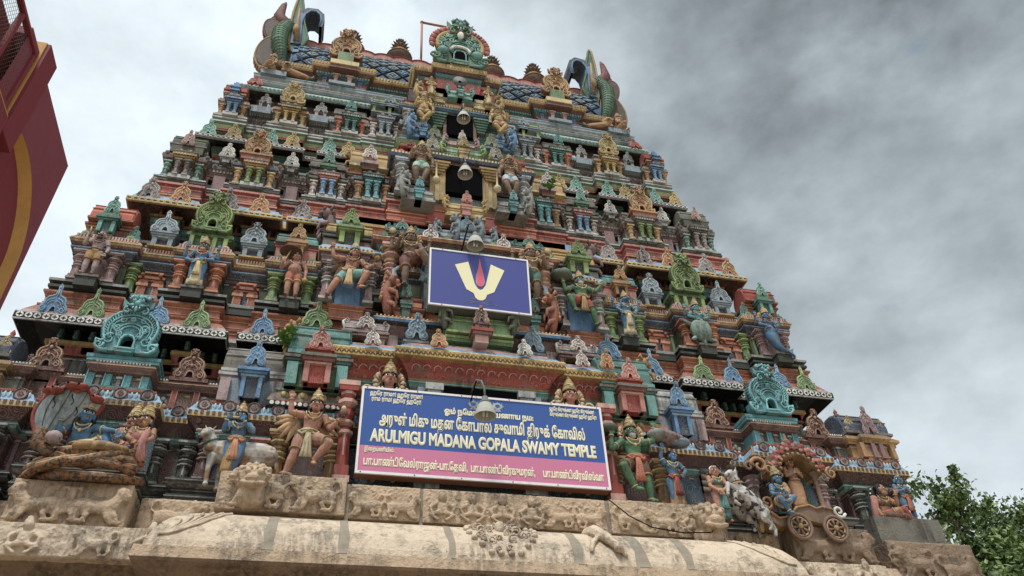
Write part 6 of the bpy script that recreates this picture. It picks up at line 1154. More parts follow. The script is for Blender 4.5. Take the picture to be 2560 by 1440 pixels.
# ---------------------------------------------------------------- sign boards
def text_mesh(s, size, k, x, y, z, width=None, bold=.02, depth=.006, align='LEFT'):
    c = bpy.data.curves.new('lettering', 'FONT'); c.body = s; c.size = size; c.extrude = depth; c.bevel_depth = bold; c.bevel_resolution = 0; c.align_x = align
    o = bpy.data.objects.new('lettering', c); sc.collection.objects.link(o); dg = bpy.context.evaluated_depsgraph_get()
    me = bpy.data.meshes.new_from_object(o.evaluated_get(dg)); sc.collection.objects.unlink(o); bpy.data.objects.remove(o)
    xs = [v.co.x for v in me.vertices]; x0, x1 = min(xs), max(xs); f = (width/(x1-x0)) if width else 1
    for v in me.vertices: v.co = ((v.co.x-x0)*f+x, y-v.co.z*.3, z+v.co.y)
    me.materials.clear(); me.materials.append(mat(k)); return me
SY = 13.51
sign = thing('name_board', 'long blue and pink name board with cream lettering hung across the lowest storey', 'sign', (0, SY, 8.22))
def onsign(me, nm, par): o = link(nm, me, par); o.matrix_parent_inverse = Matrix.Translation(-Vector(par.location)); return o
q = MB(); q.box(-2.5, 2.5, SY+.03, SY+.24, 8.22, 10.09, 'tin'); onsign(q.mesh('backing'), 'backing', sign)
q = MB()
for a in ((-2.5,2.5,8.22,8.27),(-2.5,2.5,10.045,10.09),(-2.5,-2.455,8.27,10.045),(2.455,2.5,8.27,10.045)): q.box(a[0], a[1], SY-.012, SY+.03, a[2], a[3], 'frame')
for x in (-2.4,-1.4,-.5,.5,1.4,2.4):
    for z in (8.245, 10.067): q.ball((x, SY-.015, z), .012, 'dark', 6, 4)
onsign(q.mesh('frame'), 'frame', sign)
q = MB(); q.box(-2.455, 2.455, SY+.004, SY+.028, 8.80, 10.045, 'signblue'); onsign(q.mesh('blue_panel'), 'panel', sign)
q = MB(); q.box(-2.455, 2.455, SY+.004, SY+.028, 8.27, 8.80, 'signpink'); onsign(q.mesh('pink_panel'), 'panel', sign)
def tx(s, size, x, z, w, bold=.012): onsign(text_mesh(s, size, 'lettering', x, SY-.001, z, w, bold), 'lettering', sign)
tx('ARULMIGU MADANA GOPALA SWAMY TEMPLE', .36, -2.28, 8.90, 4.56, .019)
tx('அருள் மிகு மதன ேகாபால சுவாமி திருக் ேகாவில்', .33, -2.12, 9.28, 4.2, .014)
tx('ஓம் நேமா நாராயணாய நம:', .17, -.85, 9.63, 1.85, .009)
tx('ஹேர ராமா! ஹேர ராமா!', .13, -2.34, 9.915, 1.05, .005); tx('ராம ராம! ஹேர ஹேர!!', .13, -2.3, 9.785, .98, .005)
tx('ஹேர கிருஷ்ண! ஹேர கிருஷ்ண!', .12, 1.36, 9.915, .98, .005); tx('கிருஷ்ண! கிருஷ்ண! ஹேர! ஹேர!!', .12, 1.36, 9.79, 1.02, .005)
tx('இைறபணியில்:', .11, -2.36, 8.69, .56, .005)
tx('பா.பாண்டிேவல்ராஜன்-பா.ேதவி,', .22, -2.36, 8.40, 1.98, .010); tx('பா.பாண்டிவீரகுமரன்,', .22, -.32, 8.40, 1.28, .010); tx('பா.பாண்டிவீரவிஸ்வா', .22, 1.12, 8.40, 1.26, .010)
for s in (-1, 1):                                                     # pair of small conch-and-disc emblems
    q = MB(); x = s*.25; q.prism([(x+.11*cos(2*pi*i/14), 9.90+.075*sin(2*pi*i/14)) for i in range(14)], SY-.004, SY+.004, 'bgreyhi'); q.prism([(x+.05*cos(2*pi*i/10), 9.90+.04*sin(2*pi*i/10)) for i in range(10)], SY-.007, SY, 'signblue')
    q.prism([(x-.04,9.83),(x+.04,9.83),(x+.08,9.77),(x-.08,9.77)], SY-.005, SY+.003, 'bgreyhi')
    for i in range(8): a = 2*pi*i/8; q.prism([(x+.12*cos(a)-.012,9.90+.085*sin(a)-.012),(x+.12*cos(a)+.012,9.90+.085*sin(a)-.012),(x+.13*cos(a),9.90+.095*sin(a)+.014)], SY-.005, SY+.003, 'bgreyhi')
    onsign(q.mesh('emblem'), 'emblem', sign)
for x, z in ((-2.2,8.3),(-.8,8.3),(.8,8.3),(2.2,8.3),(-2.2,9.9),(2.2,9.9)): q = MB(); q.box(x-.02, x+.02, SY+.2, 14.2, z, z+.04, 'tin'); onsign(q.mesh('bracket'), 'bracket', sign)
LY = 13.76
lg = thing('emblem_board', 'square dark blue board with a cream and pink forehead-mark emblem above the long name board', 'sign', (0, LY, 12.56))
q = MB(); q.box(-1.21, 1.21, LY+.03, LY+.3, 12.56, 14.27, 'greymetal'); onsign(q.mesh('backing'), 'backing', lg)
q = MB()
for a in ((-1.21,1.21,12.56,12.6),(-1.21,1.21,14.23,14.27),(-1.21,-1.17,12.6,14.23),(1.17,1.21,12.6,14.23)): q.box(a[0], a[1], LY-.012, LY+.03, a[2], a[3], 'frame')
for x in (-.9,0,.9):
    for z in (12.58, 14.25): q.ball((x, LY-.015, z), .012, 'dark', 6, 4)
onsign(q.mesh('frame'), 'frame', lg)
q = MB(); q.box(-1.17, 1.17, LY+.004, LY+.028, 12.6, 14.23, 'signnavy'); onsign(q.mesh('panel'), 'panel', lg)
# pixel (1075..1320, 624..786): V of two broad strokes joined by a foot, drop-shaped flame between
q = MB()
V = [(-.60,13.83),(-.28,13.97),(-.13,13.30),(-.06,13.17),(0,13.14),(.06,13.17),(.13,13.30),(.27,13.97),(.60,13.83),(.33,13.12),(.16,13.02),(.12,12.90),(.06,12.84),(0,12.83),(-.06,12.84),(-.12,12.90),(-.16,13.02),(-.33,13.12)]
q.prism(V, LY-.006, LY+.006, 'namam'); onsign(q.mesh('emblem'), 'emblem', lg)
q = MB(); D = [(0,14.12),(.035,13.85),(.085,13.55),(.10,13.40),(.08,13.30),(.03,13.245),(-.03,13.245),(-.08,13.30),(-.10,13.40),(-.085,13.55),(-.035,13.85)]
q.prism([(x*1.1, z) for x, z in D], LY-.006, LY+.006, 'greyhi'); q.prism([(x*.92, .02+z*.9985) for x, z in D], LY-.009, LY, 'tilak'); onsign(q.mesh('emblem'), 'emblem', lg)
q = MB()
for P in ([(-.26,12.83),(-.14,12.86),(.14,12.86),(.26,12.83)], [(-.32,12.78),(.32,12.78)], [(-.40,12.72),(-.32,12.74),(.34,12.74),(.42,12.72)]): q.tube([(x, LY+.002, z) for x, z in P], .005, 'bgreyhi', n=4)
onsign(q.mesh('thin_lines'), 'emblem', lg)

# ---------------------------------------------------------------- lamps, loudspeaker, pipe arch, bird
def lamp(x, y, z, label, goose=True, yw=14.3):
    t = thing('bell_lamp', label, 'lamp', (x, y, z), 0, 'bell-shaped lamps hanging before the doorways')
    q = MB(); q.lathe([(.04,.30),(.06,.29),(.07,.2),(.12,.17),(.13,.12)], 'greymetal', n=14); q.build('cap', t)
    q = MB(); n = 18; P = [(.13,.12),(.16,.05),(.2,-.06),(.215,-.14),(.205,-.14),(.15,.05),(.12,.11)]
    for (a, b), (c, d) in zip(P, P[1:]): q.add([(a*cos(2*pi*i/n), a*sin(2*pi*i/n), b) for i in range(n)]+[(c*cos(2*pi*i/n), c*sin(2*pi*i/n), d) for i in range(n)], [(i, (i+1) % n, n+(i+1) % n, n+i) for i in range(n)], 'lampglass', True)
    q.build('lamp_shade', t)
    q = MB()
    for e in (-.035, .035): q.tube([(e,0,.1),(e,0,-.13)], .022, 'white', n=7, round_=True)
    q.build('bulb', t)
    q = MB()
    if goose: q.tube([(0,0,.28),(.0,.02,.5),(-.04,.1,.72),(-.1,.3,.86),(-.08,yw-y,.9)], .022, 'greymetal', n=6); q.tube([(-.1,.3,.86),(-.16,.5,.55),(-.16,yw-y,.4)], .014, 'dark', n=5)
    else: q.tube([(0,0,.28),(0,0,.62),(0,.25,.78),(0,yw-y,.8)], .03, 'greymetal', n=6)
    q.build('arm', t); return t
lamp(-.15, 12.9, 9.42, 'grey bell lamp on a hooked arm hanging in front of the long name board', True, 14.0)
lamp(-.13, 13.62, 14.52, 'grey bell lamp bent out over the top edge of the emblem board', True, 15.0)
lamp(-.17, 14.6, 18.1, 'grey bell lamp hanging before the square dark third doorway', False, 15.6)
lamp(-.05, 15.4, 21.56, 'grey bell lamp hanging before the small brown topmost doorway', False, 16.3)
t = thing('loudspeaker', 'small round horn loudspeaker below the great central arch', 'loudspeaker', (-.05, 16.1, 24.2))
q = MB(); q.lathe([(.03,-.2),(.06,-.18),(.08,-.05),(.2,.06),(.25,.1)], 'greymetal', n=16); 
o = q.build('horn', t); o.rotation_euler = (radians(100), 0, 0)
q = MB(); q.lathe([(.05,0),(.1,.02),(.06,.1),(.02,.12)], 'dark', n=10); o = q.build('driver', t); o.rotation_euler = (radians(100), 0, 0)
q = MB(); q.tube([(0,.05,0),(0,.5,.02)], .03, 'greymetal'); q.build('bracket', t)
t = thing('pipe_frame', 'thin rust-orange pipe frame standing behind the central arch on the roof ridge', 'pipe frame', (0, YC, 29.0))
q = MB(); q.tube([(-1.06,0,0),(-1.12,0,3.68)], .05, 'pipe', n=7); q.tube([(1.08,0,0),(1.06,0,3.65)], .05, 'pipe', n=7); q.build('upright', t)
q = MB(); q.tube([(-1.16,0,3.68),(1.1,0,3.66)], .055, 'pipe', n=7); q.ball((-1.12,0,3.68), .085, 'pipe'); q.ball((1.06,0,3.66), .085, 'pipe'); q.tube([(0,0,3.66),(0,0,3.2)], .05, 'pipe'); q.build('crossbar', t)
t = thing('bird', 'small dark bird perched on the right end of the roof pipe frame', 'bird', (.92, YC, 32.72))
m = MB(); m.tube([(-.16,0,.14),(-.02,0,.17),(.1,0,.24),(.15,0,.33)], [.05,.085,.07,.05], 'bird', n=8, round_=True); m.ball((.15,0,.36), .06, 'bird'); m.tube([(.19,0,.36),(.27,0,.35)], [.022,.005], 'bird', n=5); m.tube([(-.14,0,.14),(-.3,0,.1)], [.05,.02], 'bird', n=5); m.tube([(0,.03,.12),(0,.03,0)], .012, 'bird', n=4); m.tube([(0,-.03,.12),(0,-.03,0)], .012, 'bird', n=4)
link('body', remesh(m, .012, 1, 'body', 'bird'), t); t.scale = (-1.25, 1.25, 1.25)
# ---------------------------------------------------------------- roof finials and the fierce-headed gable ends
for x, lb in ((-3.93, 'first brown pot finial from the left, half hidden behind the left orange arch'), (-1.98, 'brown pot finial on the ridge between the left orange arch and the pipe frame'), (0, 'brown pot finial hidden behind the face of the great central arch'), (1.96, 'brown pot finial immediately right of the great central arch'), (3.8, 'brown pot finial at the right end, left of the right orange arch')):
    t = thing('roof_finial', lb, 'finial', (x, YC, 29.38), 0, 'pot finials along the roof ridge')
    q = MB(); q.lathe([(.35,-.1),(.42,0),(.5,.12),(.52,.25),(.46,.42),(.34,.54),(.25,.6)], 'kalasa', n=20); q.ring((0,0,.3), .525, .03, 'ochre', (0,0,1), 20, 5); q.build('pot', t)
    q = MB(); q.lathe([(.25,.6),(.32,.64),(.32,.7),(.24,.74),(.22,.84)], 'ochre', n=16); q.build('collar', t)
    q = MB(); q.lathe([(.24,.84),(.32,.9),(.33,1.0),(.26,1.2),(.16,1.4),(.05,1.55),(.02,1.72)], 'kalasa', n=16)
    for j, (zz, rr) in enumerate(((.94,.33),(1.06,.32),(1.18,.28),(1.3,.22),(1.42,.15))):
        for i in range(14): a = 2*pi*(i+.5*j)/14; q.tube([(rr*cos(a)*.9, rr*sin(a)*.9, zz), (rr*cos(a)*1.25, rr*sin(a)*1.25, zz+.08)], [.05,.006], 'kalasa', n=4)
    q.build('lotus_bud', t)
for s, lb in ((-1, 'giant fanged beast head with blue curled horn closing the left end of the roof'), (1, 'giant fanged beast head with blue curled horn closing the right end of the roof')):
    t = thing('gable_beast', lb, 'roof ornament', (s*5.9, 18.6, 25.9), 0, 'beast heads at the roof ends'); y = 0; e = s
    def lobe(cx, cz, rx, rz, tilt_, dy, k='brownlobe', rim='ochre', th=.16):
        q = MB(); n = 26; R2 = lambda a, f: (cx*e+e*(rx*f*cos(a)*cos(tilt_)-rz*f*sin(a)*sin(tilt_)), cz+rx*f*cos(a)*sin(tilt_)+rz*f*sin(a))
        q.prism([R2(2*pi*i/n, 1) for i in range(n)], dy-th, dy+th, rim, rim); q.prism([R2(2*pi*i/n, .9) for i in range(n)], dy-th-.05, dy, k); 
        q.tube([(R2(2*pi*i/n,1)[0], dy-th, R2(2*pi*i/n,1)[1]) for i in range(n)], .04, rim, n=5, closed=True)
        for i in range(30): a = 2*pi*i/30; p = R2(a, 1.03); q.ball((p[0], dy, p[1]), (.05,.14,.05), rim, 5, 4)
        q.build('lobe', t)
    lobe(.86, 1.3, .52, 1.05, .10, -.15); lobe(.80, 3.45, .40, .62, -.3, .1, 'brownlobe', 'dred'); lobe(.98, 2.85, .36, .75, -.25, -.02, 'brownlobe', 'dred'); lobe(.62, 3.7, .34, .42, .5, .2)
    q = MB(); lobe(.30, 1.35, .36, .62, -.5, .0, 'brownlobe', 'brown')
    P = [(e*.30,-.5,.5),(e*.48,-.52,1.1),(e*.62,-.5,1.8),(e*.66,-.4,2.5),(e*.55,-.25,3.1),(e*.34,-.1,3.5),(e*.1,0,3.65)]; RR = [.14,.22,.28,.3,.28,.22,.12]
    q.tube(P, RR, 'segment', n=12, round_=True)
    for i in range(26):
        u = i/26*(len(P)-1.001); j = int(u); f = u-j; p = Vector(P[j]).lerp(Vector(P[j+1]), f); d = (Vector(P[j+1])-Vector(P[j])); q.ring(p, (RR[j]+(RR[j+1]-RR[j])*f)*1.0, .022, 'segment', d, 12, 4)
        q.ball(p+Vector((e*(RR[j]+.02),0,.02)), (.05,.05,.05), 'green', 5, 4)
    q.build('curved_neck', t)
    q = MB(); H = [(-.75,1.6),(-.95,2.6),(-.62,3.6),(-.45,4.6),(-.28,5.35),(-.2,5.5),(-.1,5.3),(-.02,4.3),(-.02,3.2),(-.1,2.2),(-.25,1.6)]; H = [(e*(x*.8+.42), z) for x, z in H]
    q.prism(H, -.3, .25, 'segment', 'ochre'); q.tube([(x, -.3, z) for x, z in H[5:]], .06, 'ochre', n=5); q.tube([(x, -.3, z) for x, z in H[:6]], .05, 'segment', n=5); q.tube([(e*.06,-.34,2.2),(e*.14,-.36,3.3),(e*.2,-.36,4.4)], [.12,.09,.03], 'ochre', n=6); q.ball((e*.15,-.4,2.9), (.14,.14,.3), 'ochre'); q.build('horn', t)
    q = MB(); q.tube([(e*.58,-.1,3.2),(e*.74,-.15,3.7),(e*.94,-.1,4.1),(e*.9,-.1,4.5),(e*.86,-.1,4.85),(e*.8,-.1,5.08)], [.2,.26,.22,.16,.12,.03], 'flame', n=8, flat=.6)
    for i in range(6): q.ball((e*(1.04-.04*i),-.1,3.7+.22*i), (.07,.1,.1), 'flame', 6, 4)
    q.build('flame_tongue', t)
    q = MB()                                                          # broad hooked scroll, a curled sheet of plaster
    C = [(-.6,1.9),(-.55,2.7),(-.5,3.4),(-.62,4.0),(-.9,4.35),(-1.3,4.4),(-1.6,4.15),(-1.68,3.75),(-1.62,3.3)]; C = [(x*.78+.55, z+.15) for x, z in C]; n = len(C)
    for y0, y1, w in ((-.35,.55,.10),):
        outer = []; inner = []
        for i, (x, z) in enumerate(C):
            a, b = C[max(0, i-1)], C[min(n-1, i+1)]; dx, dz = b[0]-a[0], b[1]-a[1]; l_ = math.hypot(dx, dz); ww = .28*(1-i/n)+.07
            outer.append((e*(x+dz/l_*-ww*.5), z+dx/l_*ww*.5)); inner.append((e*(x+dz/l_*ww*.5), z-dx/l_*ww*.5))
        for i in range(n-1):
            q.add([(outer[i][0],y0,outer[i][1]),(outer[i+1][0],y0,outer[i+1][1]),(inner[i+1][0],y0,inner[i+1][1]),(inner[i][0],y0,inner[i][1]),(outer[i][0],y1,outer[i][1]),(outer[i+1][0],y1,outer[i+1][1]),(inner[i+1][0],y1,inner[i+1][1]),(inner[i][0],y1,inner[i][1])], [(0,1,2,3),(7,6,5,4),(0,4,5,1),(3,2,6,7)], 'blue' if i < 3 else 'dblue')
        q.tube([(x, y0, z) for x, z in outer], .04, 'blue', n=5); q.tube([(x, y1, z) for x, z in outer], .04, 'blue', n=5)
    q.build('curled_scroll', t)
for s, lb in ((-1, 'crouching golden lion on the roof ledge at the left end'), (1, 'crouching golden lion on the roof ledge at the right end')):
    t = thing('stone_lion', lb, 'lion statue', (s*5.6, 17.5, 24.84), 0, 'lions on the roof ledge'); k = 'tan'; e = s
    m = MB(); m.tube([(e*-.5,0,.16),(e*-.2,-.02,.22),(e*.25,-.05,.3),(e*.45,-.08,.42)], [.13,.16,.2,.2], k, n=9, round_=True); m.ball((e*.42,-.16,.56), (.2,.18,.2), k, 10, 7)
    m.ball((e*.42,-.33,.52), (.12,.1,.1), k); m.tube([(e*.3,-.2,.1),(e*.3,-.3,.05)], .07, k, n=6, round_=True); m.tube([(e*.55,-.1,.3),(e*.56,-.3,.06)], .08, k, n=6, round_=True); m.tube([(e*-.5,-.02,.15),(e*-.3,-.16,.06)], .09, k, n=6, round_=True); m.tube([(e*-.55,0,.2),(e*-.75,.0,.2),(e*-.8,0,.34)], .04, k, n=6, round_=True)
    for i in range(10): a = 2*pi*i/10; m.ball((e*.42+.22*cos(a),-.1,.56+.22*sin(a)), (.08,.08,.08), k, 6, 4)
    link('body', remesh(m, .018, 2, 'body', k), t)
    t.scale = (.76, .76, .76); q = MB(); [q.ball((e*.42+d*.09,-.32,.63), .035, 'white') for d in (-1, 1)]; q.ball((e*.42,-.4,.46), (.08,.04,.035), 'dmaroon'); q.build('face', t)
# ---------------------------------------------------------------- the reclining god on the coiled snake
t = thing('statue', 'blue god reclining on a coiled brown snake under its spread pale hood', 'statue', (-7.0, 13.4, 7.6), 0)
m = MB(); X = lambda x, y, z: (x+7.0, y-13.4, z-7.6)
for P in ([(-7.75,13.5,7.74),(-7.3,13.15,7.66),(-6.6,13.12,7.64),(-6.15,13.3,7.70),(-6.1,13.6,7.8)], [(-7.85,13.45,7.86),(-7.5,13.15,7.84),(-7.0,13.12,7.95),(-6.5,13.1,7.86),(-6.15,13.25,7.88)], [(-7.8,13.5,7.98),(-7.4,13.2,8.0),(-6.9,13.15,7.86),(-6.4,13.12,7.98),(-6.1,13.3,8.02)], [(-7.6,13.35,8.12),(-7.2,13.16,8.1),(-6.8,13.12,8.0),(-6.45,13.12,7.92),(-6.2,13.25,7.80)], [(-7.7,13.3,7.80),(-7.4,13.05,7.78),(-7.0,13.04,7.86),(-6.75,13.1,7.98),(-6.4,13.12,8.1),(-6.1,13.3,8.14)], [(-7.85,13.4,7.68),(-7.6,13.1,7.72),(-7.2,13.0,7.84)]):
    m.tube([X(*p) for p in P], [.06,.075,.08,.075,.07,.05][:len(P)], 'snakeskin', n=9, round_=True)
    m.tube([(X(*p)[0], X(*p)[1]-.025, X(*p)[2]+.06) for p in P], .024, 'tanhi', n=6, round_=True)
m.tube([X(-7.55,13.2,8.08),X(-7.76,13.2,8.22),X(-7.76,13.22,8.42)], [.10,.11,.11], 'snakeskin', n=9, round_=True)
m.build('snake_coils', t)
q = MB(); n = 13; rows = []                                             # hood: a cupped sheet
for j in range(11):
    u = j/10; w = .10+.40*sin(pi*min(1, max(0, u*1.1-.12))*.60)**1.4; zc = 8.22+.98*u; xc = -7.76+.30*u**1.3
    rows.append([X(xc+w*(2*i/(n-1)-1), 13.30-.06*u+.22*(2*i/(n-1)-1)**2*(.3+u)+(-.22*u*u), zc+.05*sin(i*1.6)*u-.10*(2*i/(n-1)-1)**2*u) for i in range(n)])
th = .05
V_ = [p for r in rows for p in r]; V2 = [(p[0], p[1]+th, p[2]) for p in V_]; m_ = len(V_)
q.add(V_+V2, [(j*n+i, j*n+i+1, (j+1)*n+i+1, (j+1)*n+i) for j in range(10) for i in range(n-1)], 'hoodpale', True); q.add(V_+V2, [(m_+j*n+i, m_+(j+1)*n+i, m_+(j+1)*n+i+1, m_+j*n+i+1) for j in range(10) for i in range(n-1)], 'redcloth', True)
edge = [rows[j][0] for j in range(11)] + rows[10][1:] + [rows[j][n-1] for j in range(9, -1, -1)]; q.tube(edge, .04, 'redcloth', n=6)
for i in (3, 6, 9): q.tube([(p[0], p[1]-.012, p[2]) for p in [rows[j][i] for j in range(11)]], .008, 'dkskin', n=4)
for i, j in ((4, 8), (7, 9), (9, 7)): p = rows[j][i]; q.tube([(p[0]+.03*sin(k*1.2), p[1]-.02, p[2]-.16+.05*k) for k in range(6)], .008, 'dark', n=4)
for i in range(5): p = rows[10][1+int(i*2.5)]; q.ball((p[0], p[1]-.06, p[2]+.02), (.12,.12,.06), 'redcloth', 8, 6); q.ball((p[0]-.05, p[1]-.16, p[2]+.03), .02, 'dark'); 
q.build('snake_hood', t)
q = MB(); q.box(-.62, .85, .72, .8, .5, 1.42, 'niche'); q.build('backdrop', t)
god = figure('statue', '', 0, 0, 0, 1.55, 'skblue', dict(pel=(.06,0,.30), wst=(.04,-.02,.38), chest=(.02,-.03,.49), neck=(.02,-.04,.595), head=(.03,-.06,.685), sA=(-.11,-.02,.56), eA=(-.20,-.06,.46), wA=(-.21,-.1,.60), fA=(0,-.1,1), sB=(.14,-.02,.56), eB=(.29,-.08,.52), wB=(.42,-.14,.48), fB=(.3,-.2,-1), hA=(.06,-.06,.30), kA=(.30,-.16,.30), aA=(.52,-.14,.27), tA=(.58,-.16,.30), hB=(.12,.02,.32), kB=(.28,-.03,.46), aB=(.36,-.06,.28), tB=(.42,-.1,.27)), crown='gold', curls=None, jewel='goldhi', shorts='cream', cloth='ochre', head=1.35, turn=22)
del god['label'], god['category']; god.name = 'reclining_god'
def absorb(g, t, M):      # move a figure's pieces under another thing
    g.location = M; bpy.context.view_layer.update()
    for c in list(g.children):
        w = Matrix.Translation(Vector(M)) @ Matrix.Rotation(g.rotation_euler.z, 4, 'Z') @ Matrix.Diagonal(g.scale.to_4d()); c.parent = t; c.matrix_parent_inverse = Matrix(); c.matrix_basis = Matrix.Translation(-Vector(t.location)) @ w
    bpy.data.objects.remove(g)
absorb(god, t, (-7.22, 13.4, 7.78))
q = MB(); q.tube([X(-7.1,13.1,8.17),X(-6.7,13.08,8.19),X(-6.35,13.1,8.16)], [.09,.085,.05], 'ochre', n=9, round_=True); q.ball(X(-7.5,13.08,8.28), (.14,.12,.12), 'mauvehi', 10, 7); q.build('bolster', t)
for i, (x, lb, c) in enumerate(((-6.42, 'rose-faced gold-crowned attendant seated at the feet of the reclining god', 'redcloth'), (-6.22, 'pale gold-crowned attendant seated beside the rose-faced one at the reclining god\'s feet', 'pink'))):
    figure('statue', lb, x, 13.4-.08*i, 7.62, 1.32, 'skinpink' if i == 0 else 'skin', dict(pel=(0,0,.4), wst=(0,-.01,.5), aA=(-.05,0,.25), aB=(.05,0,.25), eA=(-.15,-.06,.64), wA=(-.06,-.14,.56), eB=(.15,-.06,.64), wB=(.04,-.14,.54)), skirt=c, feet=None, head=1.5, turn=-18, crown='gold', extra=[('shawl', M_(lambda m: (m.ball((0,-.02,.68), (.11,.085,.12), c if i else 'dteal', 12, 8), m.tube([(.08,-.08,.72),(.05,-.12,.55),(.08,-.1,.36)], [.05,.055,.07], c, n=8, round_=True))))])
# ---------------------------------------------------------------- cow, horses, chariot
t = thing('cow_statue', 'weathered white and tan cow standing behind the blue flute player, wearing a bell', 'cow statue', (-5.0, 13.9, 7.9))
m = MB(); k = 'cowhair'
m.tube([(-.1,0,.78),(.15,.0,.72),(.5,.0,.70),(.85,.02,.72)], [.16,.25,.26,.24], k, n=12, round_=True); m.tube([(-.08,-.05,.8),(-.2,-.12,1.0)], [.16,.11], k, n=10, round_=True)
m.tube([(-.2,-.12,1.05),(-.24,-.24,.98),(-.25,-.34,.9)], [.11,.09,.06], k, n=9, round_=True); 
for e in (-1, 1): m.tube([(-.2+e*.09,-.1,1.1),(-.2+e*.2,-.1,1.1)], [.03,.045], k, n=6, round_=True); m.tube([(-.2+e*.05,-.08,1.14),(-.2+e*.1,-.06,1.24)], [.025,.01], k, n=6, round_=True)
for x, y in ((-.06,-.1),(.12,.1),(.75,-.1),(.85,.14)): m.tube([(x,y,.6),(x-.02,y-.03,.34),(x-.01,y,.04)], [.085,.05,.045], k, n=8, round_=True); m.ball((x-.01,y-.02,.04), (.055,.065,.04), k)
m.ball((-.05,-.05,.6), (.1,.1,.16), k); link('body', remesh(m, .014, 2, 'body', k), t)
q = MB(); q.ring((-.14,-.08,.9), .14, .025, 'tealband', (-.4,-.3,.7)); q.build('collar', t); q = MB(); q.lathe([(.06,0),(.055,.06),(.03,.12),(.01,.14)], 'gold', (-.14,-.22,.66), 10); q.build('bell', t)
q = MB()
for e in (-1, 1): q.ball((-.23+e*.085,-.2,1.05), (.018,.02,.02), 'dark')
q.build('eye', t)
for i, (x, y, lb) in enumerate(((5.08, 13.2, 'piebald white horse rearing up in front of the chariot'), (4.92, 13.5, 'second white horse half hidden behind the rearing piebald horse'))):
    t = thing('horse_statue', lb, 'horse statue', (x, y, 7.42 + .1*i), 0, 'rearing chariot horses'); k = 'piebald'
    m = MB(); m.tube([(.42,0,.38),(.28,-.02,.5),(.05,-.05,.72),(-.06,-.06,.84)], [.17,.19,.18,.14], k, n=11, round_=True); m.tube([(-.06,-.06,.86),(-.1,-.1,1.02),(-.08,-.12,1.12)], [.14,.11,.085], k, n=10, round_=True)
    m.tube([(-.07,-.12,1.13),(-.2,-.2,1.10),(-.3,-.24,1.04)], [.085,.065,.05], k, n=9, round_=True)
    for e in (-1, 1): m.tube([(-.03,-.1+e*.05,1.18),(-.01,-.1+e*.06,1.27)], [.025,.01], k, n=5, round_=True)
    m.tube([(-.08,-.12,.78),(-.3,-.2,.86),(-.36,-.22,.62),(-.3,-.2,.56)], [.07,.055,.04,.035], k, n=7, round_=True); m.tube([(0,-.16,.66),(-.22,-.26,.66),(-.24,-.26,.44),(-.18,-.26,.4)], [.07,.055,.04,.035], k, n=7, round_=True)
    m.tube([(.42,-.1,.34),(.36,-.14,.18),(.5,-.12,.1),(.44,-.14,-.02)], [.12,.07,.045,.04], k, n=8, round_=True); m.tube([(.5,.05,.34),(.56,.02,.16),(.66,.04,.06),(.62,.02,-.06)], [.12,.07,.045,.04], k, n=8, round_=True)
    link('body', remesh(m, .013, 2, 'body', k), t)
    q = MB(); [q.ball((-.03+.03*j,-.05,1.2-.09*j), (.05,.06,.06), 'black' if j % 2 else 'greyhi', 7, 5) for j in range(5)]; q.build('mane', t)
    q = MB(); q.ball((-.15,-.27,1.13), .018, 'dark'); q.build('eye', t); q = MB(); q.ring((-.08,-.08,.92), .15, .018, 'gold', (-.2,-.2,1)); q.build('bridle', t)
t = thing('chariot', 'gilded arched chariot with two spoked wheels and a scaled reddish canopy', 'chariot', (6.4, 13.3, 7.4))
q = MB(); body = [(-.78,.62),(-.72,.42),(-.55,.30),(-.3,.34),(-.1,.55),(.2,.62),(.36,.55),(.5,.6),(.75,.55),(.85,.42),(.8,.28),(.5,.22),(.1,.3),(-.2,.2),(-.55,.14),(-.85,.3),(-.9,.55)]
q.prism(body, -.12, .3, 'dkskin', 'ochre'); spiral(q, -.74, .62, .16, 200, 1.3, -.14, .04, 'tan'); spiral(q, .86, .52, .14, -20, 1.3, -.14, .035, 'white', sgn=-1); q.tube([(x, -.13, z) for x, z in body[:9]], .028, 'tan', n=5); q.tube([(-.9,-.05,.5),(-.95,-.1,.2),(-1.0,-.1,.0)], .05, 'ochre', n=6); q.build('body', t)
for x in (-.18, .62):
    q = MB(); q.ring((x,-.2,.12), .25, .035, 'dkskin', (0,1,0), 24, 6); q.ring((x,-.2,.12), .19, .02, 'brownhi', (0,1,0), 20, 5); q.ball((x,-.22,.12), (.06,.05,.06), 'ochre'); disc(q, x, -.17, .12, .235, 'wood', None, .01, 18)
    for i in range(8): a = 2*pi*i/8+.2; q.tube([(x+.05*cos(a),-.2,.12+.05*sin(a)), (x+.19*cos(a),-.2,.12+.19*sin(a))], [.022,.035], 'dkskin', n=5)
    q.build('wheel', t)
for x in (-.24, .64): q = MB(); q.lathe([(.11,.5),(.12,.55),(.07,.6),(.055,.65),(.05,1.2),(.07,1.22),(.055,1.26),(.1,1.32),(.12,1.36),(.04,1.38)], 'dkskin', (x, .0, .05), 10); q.build('post', t)
q = MB()                                                              # cusped arch canopy
A_ = [(.60*cos(radians(a)), .56*sin(radians(a))) for a in range(0, 181, 12)]; I_ = [((.43+.035*cos(radians(a*5)))*cos(radians(a)), (.36+.03*cos(radians(a*5)))*sin(radians(a))) for a in range(180, -1, -12)]
q.prism([(.2+x, 1.36+z) for x, z in A_+I_], -.16, .35, 'dkskin', 'ochre'); q.prism([(.2+x*1.02, 1.40+z*1.05) for x, z in A_]+[(.2+.5*cos(radians(a)), 1.40+.46*sin(radians(a))) for a in range(180,-1,-12)], -.2, .3, 'brown')
